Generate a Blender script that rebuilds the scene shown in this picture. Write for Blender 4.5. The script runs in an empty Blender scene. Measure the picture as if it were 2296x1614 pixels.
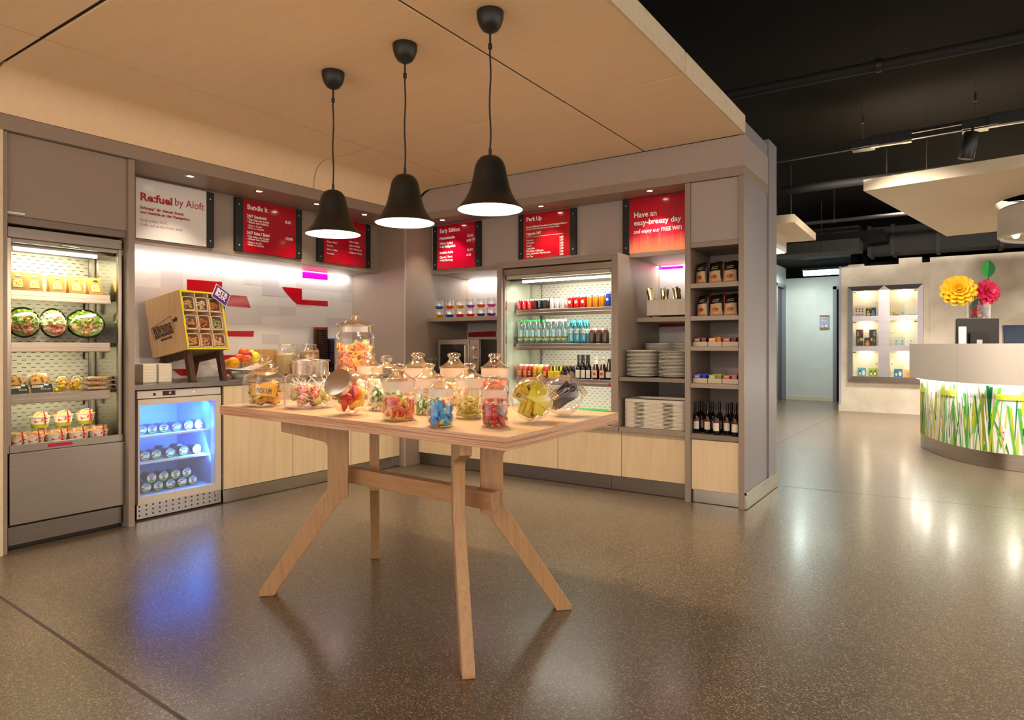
import bpy, bmesh, math, random
from mathutils import Vector, Matrix, Euler
random.seed(7)
S = bpy.context.scene
COL = S.collection
PI = math.pi
# ------------------------------------------------------------------ camera, world, exposure
W_PX, H_PX = 2296, 1614
FPX, CXP, HOR, EYE, YAW = 1478.0, 1148.0, 776.0, 1.2, math.radians(34.2)
cam = bpy.data.cameras.new('camera')
cam.sensor_width = 36.0
cam.lens = 36.0 * FPX / W_PX
cam.shift_y = -(H_PX / 2 - HOR) / W_PX
cam.clip_start = 0.05
co = bpy.data.objects.new('camera', cam)
COL.objects.link(co)
co.location = (0, 0, EYE)
co.rotation_euler = (PI / 2, 0, YAW)
S.camera = co
S.view_settings.view_transform = 'Standard'
S.view_settings.look = 'None'
S.view_settings.gamma = 1.0
S.view_settings.use_curve_mapping = False
S.view_settings.exposure = 0.78
S.cycles.max_bounces = 10
S.cycles.transparent_max_bounces = 40
S.cycles.transmission_bounces = 8
S.cycles.sample_clamp_indirect = 6.0
S.cycles.blur_glossy = 0.5
S.cycles.caustics_reflective = False
S.cycles.caustics_refractive = False
wd = bpy.data.worlds.new('world')
S.world = wd
wd.use_nodes = True
wd.node_tree.nodes['Background'].inputs[0].default_value = (1.0, 0.87, 0.735, 1)
wd.node_tree.nodes['Background'].inputs[1].default_value = 1.25

def light(name, kind, loc, power, col=(1, .85, .66), size=.1, rot=(0, 0, 0), sy=None, spot=80, blend=.5):
    l = bpy.data.lights.new(name, kind)
    l.energy = power
    l.color = col
    if kind == 'AREA':
        l.size = size
        if sy:
            l.shape = 'RECTANGLE'
            l.size_y = sy
    else:
        l.shadow_soft_size = size
    if kind == 'SPOT':
        l.spot_size = math.radians(spot)
        l.spot_blend = blend
    o = bpy.data.objects.new(name, l)
    COL.objects.link(o)
    o.location = loc
    o.rotation_euler = rot
    return o

# planes of the two counter runs (metres)
XP, XD, XK, XS, XW = -4.54, -4.64, -4.67, -4.96, -5.33
YP, YD, YK, YS, YW = 4.945, 5.02, 5.05, 5.23, 5.834
CEIL, TOPZ, TABZ, CTZ = 2.755, 2.455, 0.9, 0.935
WARM, WHITE = (1, .80, .56), (1, .97, .92)
# LED strips under the menu shelves
light('led_strip_left', 'AREA', (XW + .035, 3.50, 1.943), 7.5, WHITE, .03, (0, math.radians(12), 0), 2.5)
light('led_strip_back', 'AREA', (-4.05, YW - .035, 1.943), 3.6, WHITE, .95, (math.radians(12), 0, 0), .03)
light('led_strip_cutlery', 'AREA', (-2.03, YW - .035, 1.943), 2.2, WHITE, .55, (math.radians(12), 0, 0), .03)
# added fill spots under the dark ceiling, without lamp bodies, brightening floor and room
for x, y, p in ((0.2, 4.6, 110), (1.6, 1.6, 130), (-0.6, 10.9, 560), (0.9, 11.2, 560), (-.6, 7.9, 230), (.9, 6.2, 150), (-2.5, 12.8, 60)):
    light('lobby_fill_spot', 'SPOT', (x, y, 3.3), p, (1, .88, .72), .3, (0, 0, 0), spot=125, blend=1.0)
light('hall_light', 'AREA', (-2.7, 14.5, 2.75), 26, (.82, 1, .93), .12, (0, 0, 0), 1.0)

def aim(name, loc, target, power, col, spot=70, size=.12):
    d = Vector(target) - Vector(loc)
    return light(name, 'SPOT', loc, power, col, size, d.to_track_quat('-Z', 'Y').to_euler(), spot=spot, blend=.9)
for l_, t_, p_ in (((-.75, 7.3, 3.12), (-1.2, 13.5, 1.3), 520), ((.3, 7.3, 3.12), (.5, 13.5, 1.5), 520), ((-.8, 6.5, 3.1), (.15, 8.2, 1.0), 200), ((1.3, 6.5, 3.1), (.7, 8.2, 1.0), 160)):
    aim('lobby_fill_beam', l_, t_, p_, (1, .9, .78))  # added beams to brighten concrete wall and desk front, no lamp bodies modelled

def ray(px, py):
    r = Vector((math.cos(YAW), math.sin(YAW), 0))
    f = Vector((-math.sin(YAW), math.cos(YAW), 0))
    return f + r * ((px - CXP) / FPX) + Vector((0, 0, 1)) * ((HOR - py) / FPX)

def at(px, py, x=None, y=None, z=None):
    """the point of the plane x=, y= or z= that the photograph shows at a pixel"""
    d = ray(px, py)
    k = x / d.x if x is not None else y / d.y if y is not None else (z - EYE) / d.z
    return Vector((0, 0, EYE)) + d * k
# ------------------------------------------------------------------ materials
def lin(h):
    h = h.lstrip('#')
    c = [int(h[i:i + 2], 16) / 255 for i in (0, 2, 4)]
    return tuple((v / 12.92 if v <= .04045 else ((v + .055) / 1.055) ** 2.4) for v in c) + (1,)

MATS = {}
def M(col, rough=.5, metal=0., emit=0., spec=.5, alpha=1., bump=0., sss=0., coat=0., bscale=400):
    key = (col, rough, metal, emit, spec, alpha, bump, sss, coat, bscale)
    if key in MATS:
        return MATS[key]
    m = bpy.data.materials.new('paint_' + col.strip('#'))
    m.use_nodes = True
    nt = m.node_tree
    p = nt.nodes['Principled BSDF']
    c = lin(col)
    p.inputs['Base Color'].default_value = c
    p.inputs['Roughness'].default_value = rough
    p.inputs['Metallic'].default_value = metal
    p.inputs['Specular IOR Level'].default_value = spec
    p.inputs['Alpha'].default_value = alpha
    if emit:
        p.inputs['Emission Color'].default_value = c
        p.inputs['Emission Strength'].default_value = emit
    if sss:
        p.inputs['Subsurface Weight'].default_value = sss
        p.inputs['Subsurface Radius'].default_value = (.02, .01, .006)
    if coat:
        p.inputs['Coat Weight'].default_value = coat
        p.inputs['Coat Roughness'].default_value = .06
    if bump:
        n = nt.nodes.new('ShaderNodeTexNoise')
        n.inputs['Scale'].default_value = bscale
        b = nt.nodes.new('ShaderNodeBump')
        b.inputs['Strength'].default_value = bump
        b.inputs['Distance'].default_value = .002
        t = nt.nodes.new('ShaderNodeTexCoord')
        nt.links.new(t.outputs['Object'], n.inputs['Vector'])
        nt.links.new(n.outputs[0], b.inputs['Height'])
        nt.links.new(b.outputs[0], p.inputs['Normal'])
    MATS[key] = m
    return m

def ramp_mat(name, stops, scale=(1, 1, 1), nscale=5, detail=4, rough=.5, metal=0, dist=0., bump=0., coat=0., spec=.5, rough2=None):
    """noise -> colour ramp on object coordinates stretched by scale"""
    m = bpy.data.materials.new(name)
    m.use_nodes = True
    nt = m.node_tree
    p = nt.nodes['Principled BSDF']
    t = nt.nodes.new('ShaderNodeTexCoord')
    mp = nt.nodes.new('ShaderNodeMapping')
    mp.inputs['Scale'].default_value = scale
    n = nt.nodes.new('ShaderNodeTexNoise')
    n.inputs['Scale'].default_value = nscale
    n.inputs['Detail'].default_value = detail
    n.inputs['Distortion'].default_value = dist
    r = nt.nodes.new('ShaderNodeValToRGB')
    e = r.color_ramp.elements
    while len(e) < len(stops):
        e.new(.5)
    for k, (pos, c) in enumerate(stops):
        e[k].position = pos
        e[k].color = lin(c)
    nt.links.new(t.outputs['Object'], mp.inputs[0])
    nt.links.new(mp.outputs[0], n.inputs['Vector'])
    nt.links.new(n.outputs[0], r.inputs[0])
    nt.links.new(r.outputs[0], p.inputs['Base Color'])
    p.inputs['Roughness'].default_value = rough
    p.inputs['Metallic'].default_value = metal
    p.inputs['Specular IOR Level'].default_value = spec
    if coat:
        p.inputs['Coat Weight'].default_value = coat
        p.inputs['Coat Roughness'].default_value = .05
    if bump:
        b = nt.nodes.new('ShaderNodeBump')
        b.inputs['Strength'].default_value = bump
        b.inputs['Distance'].default_value = .002
        nt.links.new(n.outputs[0], b.inputs['Height'])
        nt.links.new(b.outputs[0], p.inputs['Normal'])
    return m

def thin_glass(name, col='#ffffff', refl=1.0, rough=.02, lo=.04, hi=.75, blend=.25, tint=None):
    """thin clear shell: transparent seen face on, reflecting and whitish towards its edges"""
    m = bpy.data.materials.new(name)
    m.use_nodes = True
    nt = m.node_tree
    nt.nodes.clear()
    o = nt.nodes.new('ShaderNodeOutputMaterial')
    tr = nt.nodes.new('ShaderNodeBsdfTransparent')
    tr.inputs[0].default_value = lin(tint or col)
    gl = nt.nodes.new('ShaderNodeBsdfGlossy')
    gl.inputs['Color'].default_value = lin(col)
    gl.inputs['Roughness'].default_value = rough
    lw = nt.nodes.new('ShaderNodeLayerWeight')
    lw.inputs[0].default_value = blend
    mr = nt.nodes.new('ShaderNodeMapRange')
    mr.inputs[3].default_value = lo
    mr.inputs[4].default_value = hi
    mx = nt.nodes.new('ShaderNodeMixShader')
    nt.links.new(lw.outputs['Facing'], mr.inputs[0])
    nt.links.new(mr.outputs[0], mx.inputs[0])
    nt.links.new(tr.outputs[0], mx.inputs[1])
    nt.links.new(gl.outputs[0], mx.inputs[2])
    nt.links.new(mx.outputs[0], o.inputs[0])
    return m

def sheet(name, col, mix=.5):
    """translucent plastic / gum: part clear, part tinted diffuse"""
    m = bpy.data.materials.new(name)
    m.use_nodes = True
    p = m.node_tree.nodes['Principled BSDF']
    p.inputs['Base Color'].default_value = lin(col)
    p.inputs['Roughness'].default_value = .25
    p.inputs['Alpha'].default_value = mix
    return m

LAM = ramp_mat('taupe_laminate', [(.3, '#948376'), (.7, '#9c8b7e')], (1, 1, 1), 220, 3, .42)
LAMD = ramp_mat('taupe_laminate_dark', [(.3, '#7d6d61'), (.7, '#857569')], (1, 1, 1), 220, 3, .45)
LAML = ramp_mat('pale_taupe_laminate', [(.3, '#a89b94'), (.7, '#b0a39c')], (1, 1, 1), 220, 3, .42)
MAPLE = ramp_mat('maple_veneer', [(.25, '#e3c79d'), (.5, '#ead1aa'), (.75, '#eed9b6')], (14, 14, .8), 2.2, 6, .42, dist=.3)
MAPLEC = ramp_mat('maple_ceiling_veneer', [(.2, '#f4d5ac'), (.5, '#f7dab3'), (.8, '#f9e0bd')], (.8, 14, 14), 2.0, 6, .55, dist=.35)
MAPLEF = ramp_mat('pale_ash_board', [(.25, '#dcc6a4'), (.5, '#e2cfb0'), (.75, '#e8d7bb')], (1, 9, 9), 2.0, 6, .5, dist=.3)
OAK = ramp_mat('oak_leg', [(.2, '#b08155'), (.45, '#c29569'), (.6, '#b5885c'), (.8, '#cea67c')], (26, 26, 1.4), 1.6, 6, .42, dist=.7, bump=.06)
OAKH = ramp_mat('oak_rail', [(.2, '#ab7a50'), (.45, '#bc8e64'), (.6, '#ae8157'), (.8, '#c79d73')], (1.4, 26, 26), 1.6, 6, .42, dist=.7, bump=.06)
OAKT = ramp_mat('table_top_oak', [(.2, '#dcb283'), (.45, '#e3bd91'), (.65, '#dfb78a'), (.8, '#e9c89f')], (1.2, 16, 16), 1.8, 6, .38, dist=.5)
PLY = ramp_mat('table_edge_grain', [(.35, '#b5785a'), (.5, '#e2b896'), (.62, '#bd8466')], (1.2, 1.2, 190), 1.0, 2, .5)
WALNUT = ramp_mat('dark_stained_wood', [(.3, '#3b2119'), (.6, '#55321f'), (.8, '#6b4630')], (30, 30, 2), 1.5, 5, .4, dist=.5)
BEECH = ramp_mat('beech_box', [(.3, '#d9ae79'), (.55, '#e2bb88'), (.8, '#e8c798')], (22, 22, 1), 1.5, 5, .5, dist=.4)
STEEL = ramp_mat('brushed_steel', [(.3, '#94887d'), (.7, '#9f9388')], (1, 1, 160), 3, 3, .30, 1.0)
STEELD = ramp_mat('brushed_steel_dark', [(.3, '#786e66'), (.7, '#847a71')], (1, 1, 160), 3, 3, .33, 1.0)
STEELH = ramp_mat('polished_steel', [(.3, '#c6c0ba'), (.7, '#d5d0ca')], (1, 1, 60), 3, 2, .16, 1.0)
CONC = ramp_mat('exposed_concrete', [(.25, '#bfb4a3'), (.5, '#d0c6b6'), (.75, '#dbd3c4')], (1, 1, 1), 3.5, 10, .85, dist=.2, bump=.15)
BLACK = M('#121110', .5)
BLACKM = M('#17140f', .42)
DARKC = ramp_mat('black_ceiling_paint', [(.3, '#080707'), (.7, '#0b0a09')], (1, 1, 1), 2, 4, .9, spec=.12)
SLAB = M('#3a3532', .25)
WHT = M('#f2efe9', .35)
CREAM = M('#efe6d3', .5)
GLASS = thin_glass('clear_jar_glass', '#ffffff', lo=.018, hi=.9, blend=.22)
GLASSK = thin_glass('clear_lid_glass', '#fffaf2', lo=.07, hi=.8, blend=.32, rough=.05)
PANE = thin_glass('flat_pane_glass', '#fdfffd', lo=.05, hi=.6, blend=.2)
PET = thin_glass('clear_plastic', '#ffffff', lo=.05, hi=.7, blend=.3, rough=.1)

def terrazzo():
    m = bpy.data.materials.new('polished_terrazzo')
    m.use_nodes = True
    nt = m.node_tree
    p = nt.nodes['Principled BSDF']
    t = nt.nodes.new('ShaderNodeTexCoord')
    v = nt.nodes.new('ShaderNodeTexVoronoi')
    v.inputs['Scale'].default_value = 230
    r = nt.nodes.new('ShaderNodeValToRGB')
    e = r.color_ramp.elements
    for k in range(3):
        e.new(.5)
    for k, (pos, c) in enumerate([(0, '#4f4237'), (.3, '#635546'), (.62, '#716251'), (.86, '#7f705c'), (.97, '#b3a084')]):
        e[k].position = pos
        e[k].color = lin(c)
    n = nt.nodes.new('ShaderNodeTexNoise')
    n.inputs['Scale'].default_value = 1.1
    n.inputs['Detail'].default_value = 5
    mx = nt.nodes.new('ShaderNodeMix')
    mx.data_type = 'RGBA'
    mx.blend_type = 'MULTIPLY'
    mx.inputs[0].default_value = .22
    sep = nt.nodes.new('ShaderNodeSeparateColor')
    nt.links.new(t.outputs['Object'], v.inputs['Vector'])
    nt.links.new(t.outputs['Object'], n.inputs['Vector'])
    nt.links.new(v.outputs['Color'], sep.inputs[0])
    nt.links.new(sep.outputs[0], r.inputs[0])
    nt.links.new(r.outputs[0], mx.inputs[6])
    nt.links.new(n.outputs[0], mx.inputs[7])
    nt.links.new(mx.outputs[2], p.inputs['Base Color'])
    p.inputs['Roughness'].default_value = .29
    p.inputs['Specular IOR Level'].default_value = .5
    p.inputs['Coat Weight'].default_value = .2
    p.inputs['Coat Roughness'].default_value = .16
    return m
TERR = terrazzo()

# ------------------------------------------------------------------ mesh builder
class MB:
    def __init__(s):
        s.v, s.f, s.mi, s.m = [], [], [], 0
    def mat(s, k):
        s.m = k
        return s
    def add(s, vs, fs):
        b = len(s.v)
        s.v += [tuple(v) for v in vs]
        s.f += [tuple(b + i for i in f) for f in fs]
        s.mi += [s.m] * len(fs)
        return s
    def box(s, x0, x1, y0, y1, z0, z1):
        vs = [(x, y, z) for z in (z0, z1) for y in (y0, y1) for x in (x0, x1)]
        return s.add(vs, [(0, 2, 3, 1), (4, 5, 7, 6), (0, 1, 5, 4), (1, 3, 7, 5), (3, 2, 6, 7), (2, 0, 4, 6)])
    def cbox(s, c, d):
        return s.box(c[0] - d[0] / 2, c[0] + d[0] / 2, c[1] - d[1] / 2, c[1] + d[1] / 2, c[2] - d[2] / 2, c[2] + d[2] / 2)
    def prism(s, pts, axis, a, b):
        """polygon pts (2d) extruded from a to b along axis; 2d = the other two axes in xyz order"""
        n = len(pts)
        def P(p, t):
            return (t, p[0], p[1]) if axis == 'x' else (p[0], t, p[1]) if axis == 'y' else (p[0], p[1], t)
        vs = [P(p, a) for p in pts] + [P(p, b) for p in pts]
        fs = [tuple(range(n))[::-1], tuple(range(n, 2 * n))] + [(i, (i + 1) % n, n + (i + 1) % n, n + i) for i in range(n)]
        return s.add(vs, fs)
    def lathe(s, prof, c=(0, 0, 0), seg=24, cap0=False, cap1=False, sx=1, sy=1, pw=None):
        """profile [(r,z)] around z; pw: superellipse power for squarish sections"""
        vs, fs, k = [], [], len(prof)
        for i in range(seg):
            a = 2 * PI * i / seg
            ca, sa = math.cos(a), math.sin(a)
            q = 1 if pw is None else (abs(ca) ** pw + abs(sa) ** pw) ** (-1 / pw)
            for r, z in prof:
                vs.append((c[0] + r * ca * q * sx, c[1] + r * sa * q * sy, c[2] + z))
        for i in range(seg):
            j = (i + 1) % seg
            for t in range(k - 1):
                fs.append((i * k + t, j * k + t, j * k + t + 1, i * k + t + 1))
        if cap0:
            fs.append(tuple(i * k for i in range(seg))[::-1])
        if cap1:
            fs.append(tuple(i * k + k - 1 for i in range(seg)))
        return s.add(vs, fs)
    def cyl(s, p, q, r, seg=16, r2=None):
        p, q = Vector(p), Vector(q)
        d = q - p
        u = d.orthogonal().normalized()
        w = d.normalized().cross(u)
        r2 = r if r2 is None else r2
        vs = []
        for i in range(seg):
            a = 2 * PI * i / seg
            e = u * math.cos(a) + w * math.sin(a)
            vs += [p + e * r, q + e * r2]
        fs = [(2 * i, 2 * ((i + 1) % seg), 2 * ((i + 1) % seg) + 1, 2 * i + 1) for i in range(seg)]
        fs += [tuple(2 * i for i in range(seg))[::-1], tuple(2 * i + 1 for i in range(seg))]
        return s.add(vs, fs)
    def tube(s, pts, r, seg=8, closed=False):
        pts = [Vector(p) for p in pts]
        n = len(pts)
        vs, fs = [], []
        u = None
        for i, p in enumerate(pts):
            a = pts[(i + 1) % n] if closed or i < n - 1 else p
            b = pts[i - 1] if closed or i > 0 else p
            d = (a - b).normalized()
            u = d.orthogonal().normalized() if u is None else (u - d * u.dot(d)).normalized()
            w = d.cross(u)
            rr = r[i] if isinstance(r, (list, tuple)) else r
            for k in range(seg):
                t = 2 * PI * k / seg
                vs.append(p + (u * math.cos(t) + w * math.sin(t)) * rr)
        for i in range(n if closed else n - 1):
            j = (i + 1) % n
            for k in range(seg):
                l = (k + 1) % seg
                fs.append((i * seg + k, i * seg + l, j * seg + l, j * seg + k))
        if not closed:
            fs += [tuple(range(seg))[::-1], tuple((n - 1) * seg + k for k in range(seg))]
        return s.add(vs, fs)
    def ball(s, c, r, seg=12, rings=8, sx=1, sy=1, sz=1):
        prof = [(max(1e-5, r * math.sin(PI * i / rings)), -r * math.cos(PI * i / rings) * sz) for i in range(rings + 1)]
        return s.lathe(prof, c, seg, True, True, sx, sy)
    def rot(s, e, start=0, about=(0, 0, 0)):
        m = Euler(e).to_matrix()
        a = Vector(about)
        for i in range(start, len(s.v)):
            s.v[i] = tuple(m @ (Vector(s.v[i]) - a) + a)
        return s
    def move(s, d, start=0):
        for i in range(start, len(s.v)):
            s.v[i] = tuple(Vector(s.v[i]) + Vector(d))
        return s

def rrect(x0, x1, y0, y1, r, n=5):
    out = []
    for cx, cy, a0 in ((x1 - r, y1 - r, 0), (x0 + r, y1 - r, 90), (x0 + r, y0 + r, 180), (x1 - r, y0 + r, 270)):
        for k in range(n + 1):
            a = math.radians(a0 + 90 * k / n)
            out.append((cx + r * math.cos(a), cy + r * math.sin(a)))
    return out

def build(name, mb, mats, parent=None, smooth=True, bevel=0., loc=None, seg=2, angle=40):
    me = bpy.data.meshes.new(name)
    me.from_pydata(mb.v, [], mb.f)
    mats = mats if isinstance(mats, (list, tuple)) else [mats]
    for m in mats:
        me.materials.append(m)
    if len(mats) > 1:
        me.polygons.foreach_set('material_index', mb.mi)
    bm = bmesh.new()
    bm.from_mesh(me)
    bmesh.ops.recalc_face_normals(bm, faces=bm.faces)
    bm.to_mesh(me)
    bm.free()
    if smooth:
        me.polygons.foreach_set('use_smooth', [True] * len(me.polygons))
        me.set_sharp_from_angle(angle=math.radians(angle))
    me.update()
    o = bpy.data.objects.new(name, me)
    COL.objects.link(o)
    if parent is not None:
        o.parent = parent
    if loc is not None:
        o.location = loc
    if bevel:
        b = o.modifiers.new('edge', 'BEVEL')
        b.width = bevel
        b.segments = seg
        b.limit_method = 'ANGLE'
        b.angle_limit = math.radians(50)
    return o

def tag(o, label=None, cat=None, group=None, kind=None):
    for k, v in (('label', label), ('category', cat), ('group', group), ('kind', kind)):
        if v:
            o[k] = v
    return o

def thing(name, label, cat, loc=(0, 0, 0), rz=0, group=None, rot=None):
    o = bpy.data.objects.new(name, None)
    o.empty_display_size = .05
    COL.objects.link(o)
    o.location = loc
    o.rotation_euler = rot or (0, 0, rz)
    return tag(o, label, cat, group)

def wpart(name, mb, mats, parent, **k):
    """a part whose mesh was laid out in world metres, under an unrotated thing"""
    p = parent
    off = Vector((0, 0, 0))
    while p is not None:
        off += p.location
        p = p.parent
    mb.move(-off)
    return build(name, mb, mats, parent, **k)

def struct(name, mb, mats, **k):
    return tag(build(name, mb, mats, **k), kind='structure')

KIDS = {}
def kids(o):
    return [c for c in o.children]

def dup(o, loc=None, rot=None, label=None, group=None, name=None):
    def cp(q, par):
        c = q.copy()
        COL.objects.link(c)
        if par is not None:
            c.parent = par
        for ch in q.children:
            if ch is not c:
                cp(ch, c)
        return c
    r = cp(o, None)
    if name:
        r.name = name
    if loc is not None:
        r.location = loc
    if rot is not None:
        r.rotation_euler = rot
    if label:
        r['label'] = label
    if group:
        r['group'] = group
    return r

def local(parent, p):
    off = Vector((0, 0, 0))
    q = parent
    while q is not None:
        off += q.location
        q = q.parent
    return Vector(p) - off

ROTS = {'L': (PI / 2, 0, PI / 2), 'B': (PI / 2, 0, 0)}
def text(s, p, size, plane, mat, parent, width=None, bold=0., name='lettering', ext=.0006, align='LEFT', rot=None):
    c = bpy.data.curves.new(name, 'FONT')
    c.body = s
    c.size = size
    c.extrude = ext
    c.offset = bold
    c.align_x = align
    c.resolution_u = 2
    tmp = bpy.data.objects.new('tmp_letters', c)
    COL.objects.link(tmp)
    bpy.context.view_layer.update()
    me = bpy.data.meshes.new_from_object(tmp.evaluated_get(bpy.context.evaluated_depsgraph_get()))
    bpy.data.objects.remove(tmp)
    bpy.data.curves.remove(c)
    me.materials.clear()
    me.materials.append(mat)
    o = bpy.data.objects.new(name, me)
    COL.objects.link(o)
    if parent is not None:
        o.parent = parent
        p = local(parent, p) if rot is None else p
    o.location = p
    o.rotation_euler = rot or ROTS[plane]
    if width and len(me.vertices):
        xs = [v.co.x for v in me.vertices]
        k = width / max(1e-6, max(xs) - min(xs))
        for v in me.vertices:
            v.co.x *= k
    return o

def text_px(s, p0, p1, hpx, plane, mat, parent, bold=0., **k):
    """one line of lettering from pixel p0 (left end of the baseline) to p1, capitals hpx high"""
    a = at(*p0, **k)
    b = at(*p1, **k)
    hgt = (at(p0[0], p0[1] - hpx, **k) - a).length
    return text(s, a, hgt / .69, plane, mat, parent, width=(b - a).length, bold=bold)
# ------------------------------------------------------------------ setting
struct('floor', MB().box(-6.2, 6, -3.5, 17, -.1, 0), TERR)
def joint(a, b, w=.006):
    a, b = Vector(a), Vector(b)
    d = (b - a).normalized()
    n = Vector((-d.y, d.x)) * w / 2
    p = [(a - n), (b - n), (b + n), (a + n)]
    return MB().add([(q.x, q.y, .0006) for q in p], [(0, 1, 2, 3)])
JM = M('#4a4038', .7)
struct('trim_floor_joint', joint((-4.5, 1.262), (0.5, 1.05), .014), JM)
struct('trim_floor_joint', joint((-1.25, 5.98), (4.5, 6.36), .008), JM)
struct('trim_floor_joint', joint((-2.6, 8.30), (3.0, 8.22), .006), JM)
struct('trim_floor_joint', joint((-1.86, 8.25), (-1.78, 13.5), .006), JM)
struct('wall_left', MB().box(-5.6, -5.40, -1.0, 6.0, 0, 2.79), LAM)
struct('wall_back', MB().box(-5.6, -1.36, 5.93, 6.05, 0, 2.79), LAM)
# corner block between both runs
struct('wall_corner', MB().box(-5.39, -4.57, 4.83, 5.92, 0, 2.45), LAM, bevel=.003)
struct('trim_corner_edge', MB().box(-4.578, -4.566, 4.824, 4.84, 0, 2.45), LAML)
# pale panel left of the chilled display
struct('wall_panel_left', MB().box(-5.38, -4.53, -1.0, 1.484, 0, 2.44), MAPLEF)
# bulkheads
m = MB().box(-5.39, -4.52, -1.0, 4.95, 2.44, 2.53)
struct('trim_fascia_left', m, LAM, bevel=.003)
m = MB().box(-4.52, -1.305, 4.94, 5.92, 2.455, 2.522)
struct('trim_fascia_back', m, LAM, bevel=.003)
# fascia panel above with the rounded cove end
pts = [(-4.50, 2.522), (-1.305, 2.522), (-1.305, 2.752)]
for k in range(9):
    a = math.radians(90 + 90 * k / 8)
    pts.append((-4.315 + .185 * math.cos(a), 2.567 + .185 * math.sin(a)))
struct('trim_fascia_upper_back', MB().prism(pts, 'y', 4.952, 5.92), LAML)
struct('trim_cove_leak_stop', MB().box(-5.39, -4.0, 4.956, 5.0, 2.53, 2.795), BLACK)  # added black slab, stops light leaking through the gap at the cove end
# walls the menu boards hang on, and the shelves with LED strips under them
struct('wall_menu_left', MB().box(-5.39, XS, 2.22, 4.83, 1.985, 2.44), LAM)
struct('wall_menu_back', MB().box(-4.57, -1.75, YS, 5.92, 1.985, 2.455), LAML)
struct('trim_menu_shelf_left', MB().box(-5.345, XS + .012, 2.22, 4.83, 1.945, 1.985), LAM, bevel=.002)
struct('trim_menu_shelf_back', MB().box(-4.57, -3.535, YS - .012, YW, 1.945, 1.985), LAM, bevel=.002)
struct('trim_menu_shelf_right', MB().box(-2.31, -1.75, YS - .06, YW, 1.945, 1.985), LAM, bevel=.002)
# maple ceiling: nine panels, the left ones curving down into the cove
def cove(y0, y1):
    inner, outer = [(-4.52, 2.532), (-4.52, 2.60)], []
    for k in range(1, 11):
        a = math.radians(180 - 90 * k / 10)
        inner.append((-4.35 + .17 * math.cos(a), 2.585 + .17 * math.sin(a)))
    inner.append((-3.844, 2.755))
    outer = [(-3.844, 2.785), (-4.40, 2.785), (-4.56, 2.70), (-4.56, 2.532)]
    return MB().prism(inner + outer, 'y', y0, y1)
for y0, y1 in ((-1.0, 1.412), (1.432, 3.666), (3.676, 4.945)):
    struct('ceiling', cove(y0, y1), MAPLEC, angle=30)
    struct('ceiling', MB().box(-3.836, -2.0965, y0, y1, 2.755, 2.785), MAPLEC, bevel=.003)
    struct('ceiling', MB().box(-2.0825, -1.315, y0, y1, 2.755, 2.785), MAPLEC, bevel=.003)
    struct('ceiling', MB().box(-1.315, -1.297, y0, y1 - .002, 2.755, 2.885), MAPLEF, bevel=.002)
struct('ceiling', MB().box(-5.6, -1.32, -1.0, 5.0, 2.80, 2.90), DARKC)
for b in ((-3.8435, -3.8365, -1.0, 4.944), (-2.096, -2.083, -1.0, 4.944), (-4.33, -1.32, 3.6665, 3.6755), (-4.33, -1.32, 1.4125, 1.4315)):
    struct('trim_ceiling_seam_shade', MB().box(*b, 2.762, 2.799), M('#2a1a10', .9))  # dark filler strips stand in for the shade inside the open seams
struct('ceiling', MB().box(-6.2, 6.0, -3.5, 17, 3.6, 3.7), DARKC)
# tall end wall of the back run, its cap strips and steel skirting
struct('wall_end', MB().box(-1.345, -1.312, 4.975, 5.93, 0, 2.86), M('#8f8a8d', .5))
struct('trim_end_front', MB().box(-1.348, -1.305, 4.945, 4.975, 0, 2.455), LAM, bevel=.002)
struct('trim_end_line', MB().box(-1.312, -1.307, 4.945, 5.66, 2.452, 2.462), LAML)
struct('trim_end_back', MB().box(-1.36, -1.296, 5.66, 5.93, 0, 2.90), M('#8f8a8d', .5), bevel=.002)
struct('baseboard_end', MB().box(-1.312, -1.288, 4.95, 5.95, .004, .125).box(-1.312, -1.284, 4.95, 5.955, .105, .128), STEELH, bevel=.002)

# ------------------------------------------------------------------ left run
def box_thing(name, label, cat, parts, base, group=None):
    t = thing(name, label, cat, base, group=group)
    for pn, mb, mt in parts:
        wpart(pn, mb, mt, t, bevel=.0018)
    return t

box_thing('tall_cabinet', 'tall taupe laminate surround framing the chilled sandwich display on the left', 'cabinet', [
    ('side_panel', MB().box(-5.38, XP, 1.487, 1.508, 0, 2.438), LAM),
    ('side_panel', MB().box(-5.38, XP, 2.177, 2.217, 0, 2.438), LAM),
    ('front_panel', MB().box(-5.38, XP - .02, 1.509, 2.176, 1.962, 2.438), LAM),
    ('bottom_rail', MB().box(-5.38, XP - .028, 1.509, 2.176, 1.915, 1.9615), LAMD)], (-4.9, 1.85, 0))
stk = tag(build('sticker', MB().box(XP - .02, XP - .0185, 1.511, 1.60, 1.972, 1.982), WHT), 'small white inventory sticker on the taupe panel above the sandwich display', 'sticker')

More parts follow.
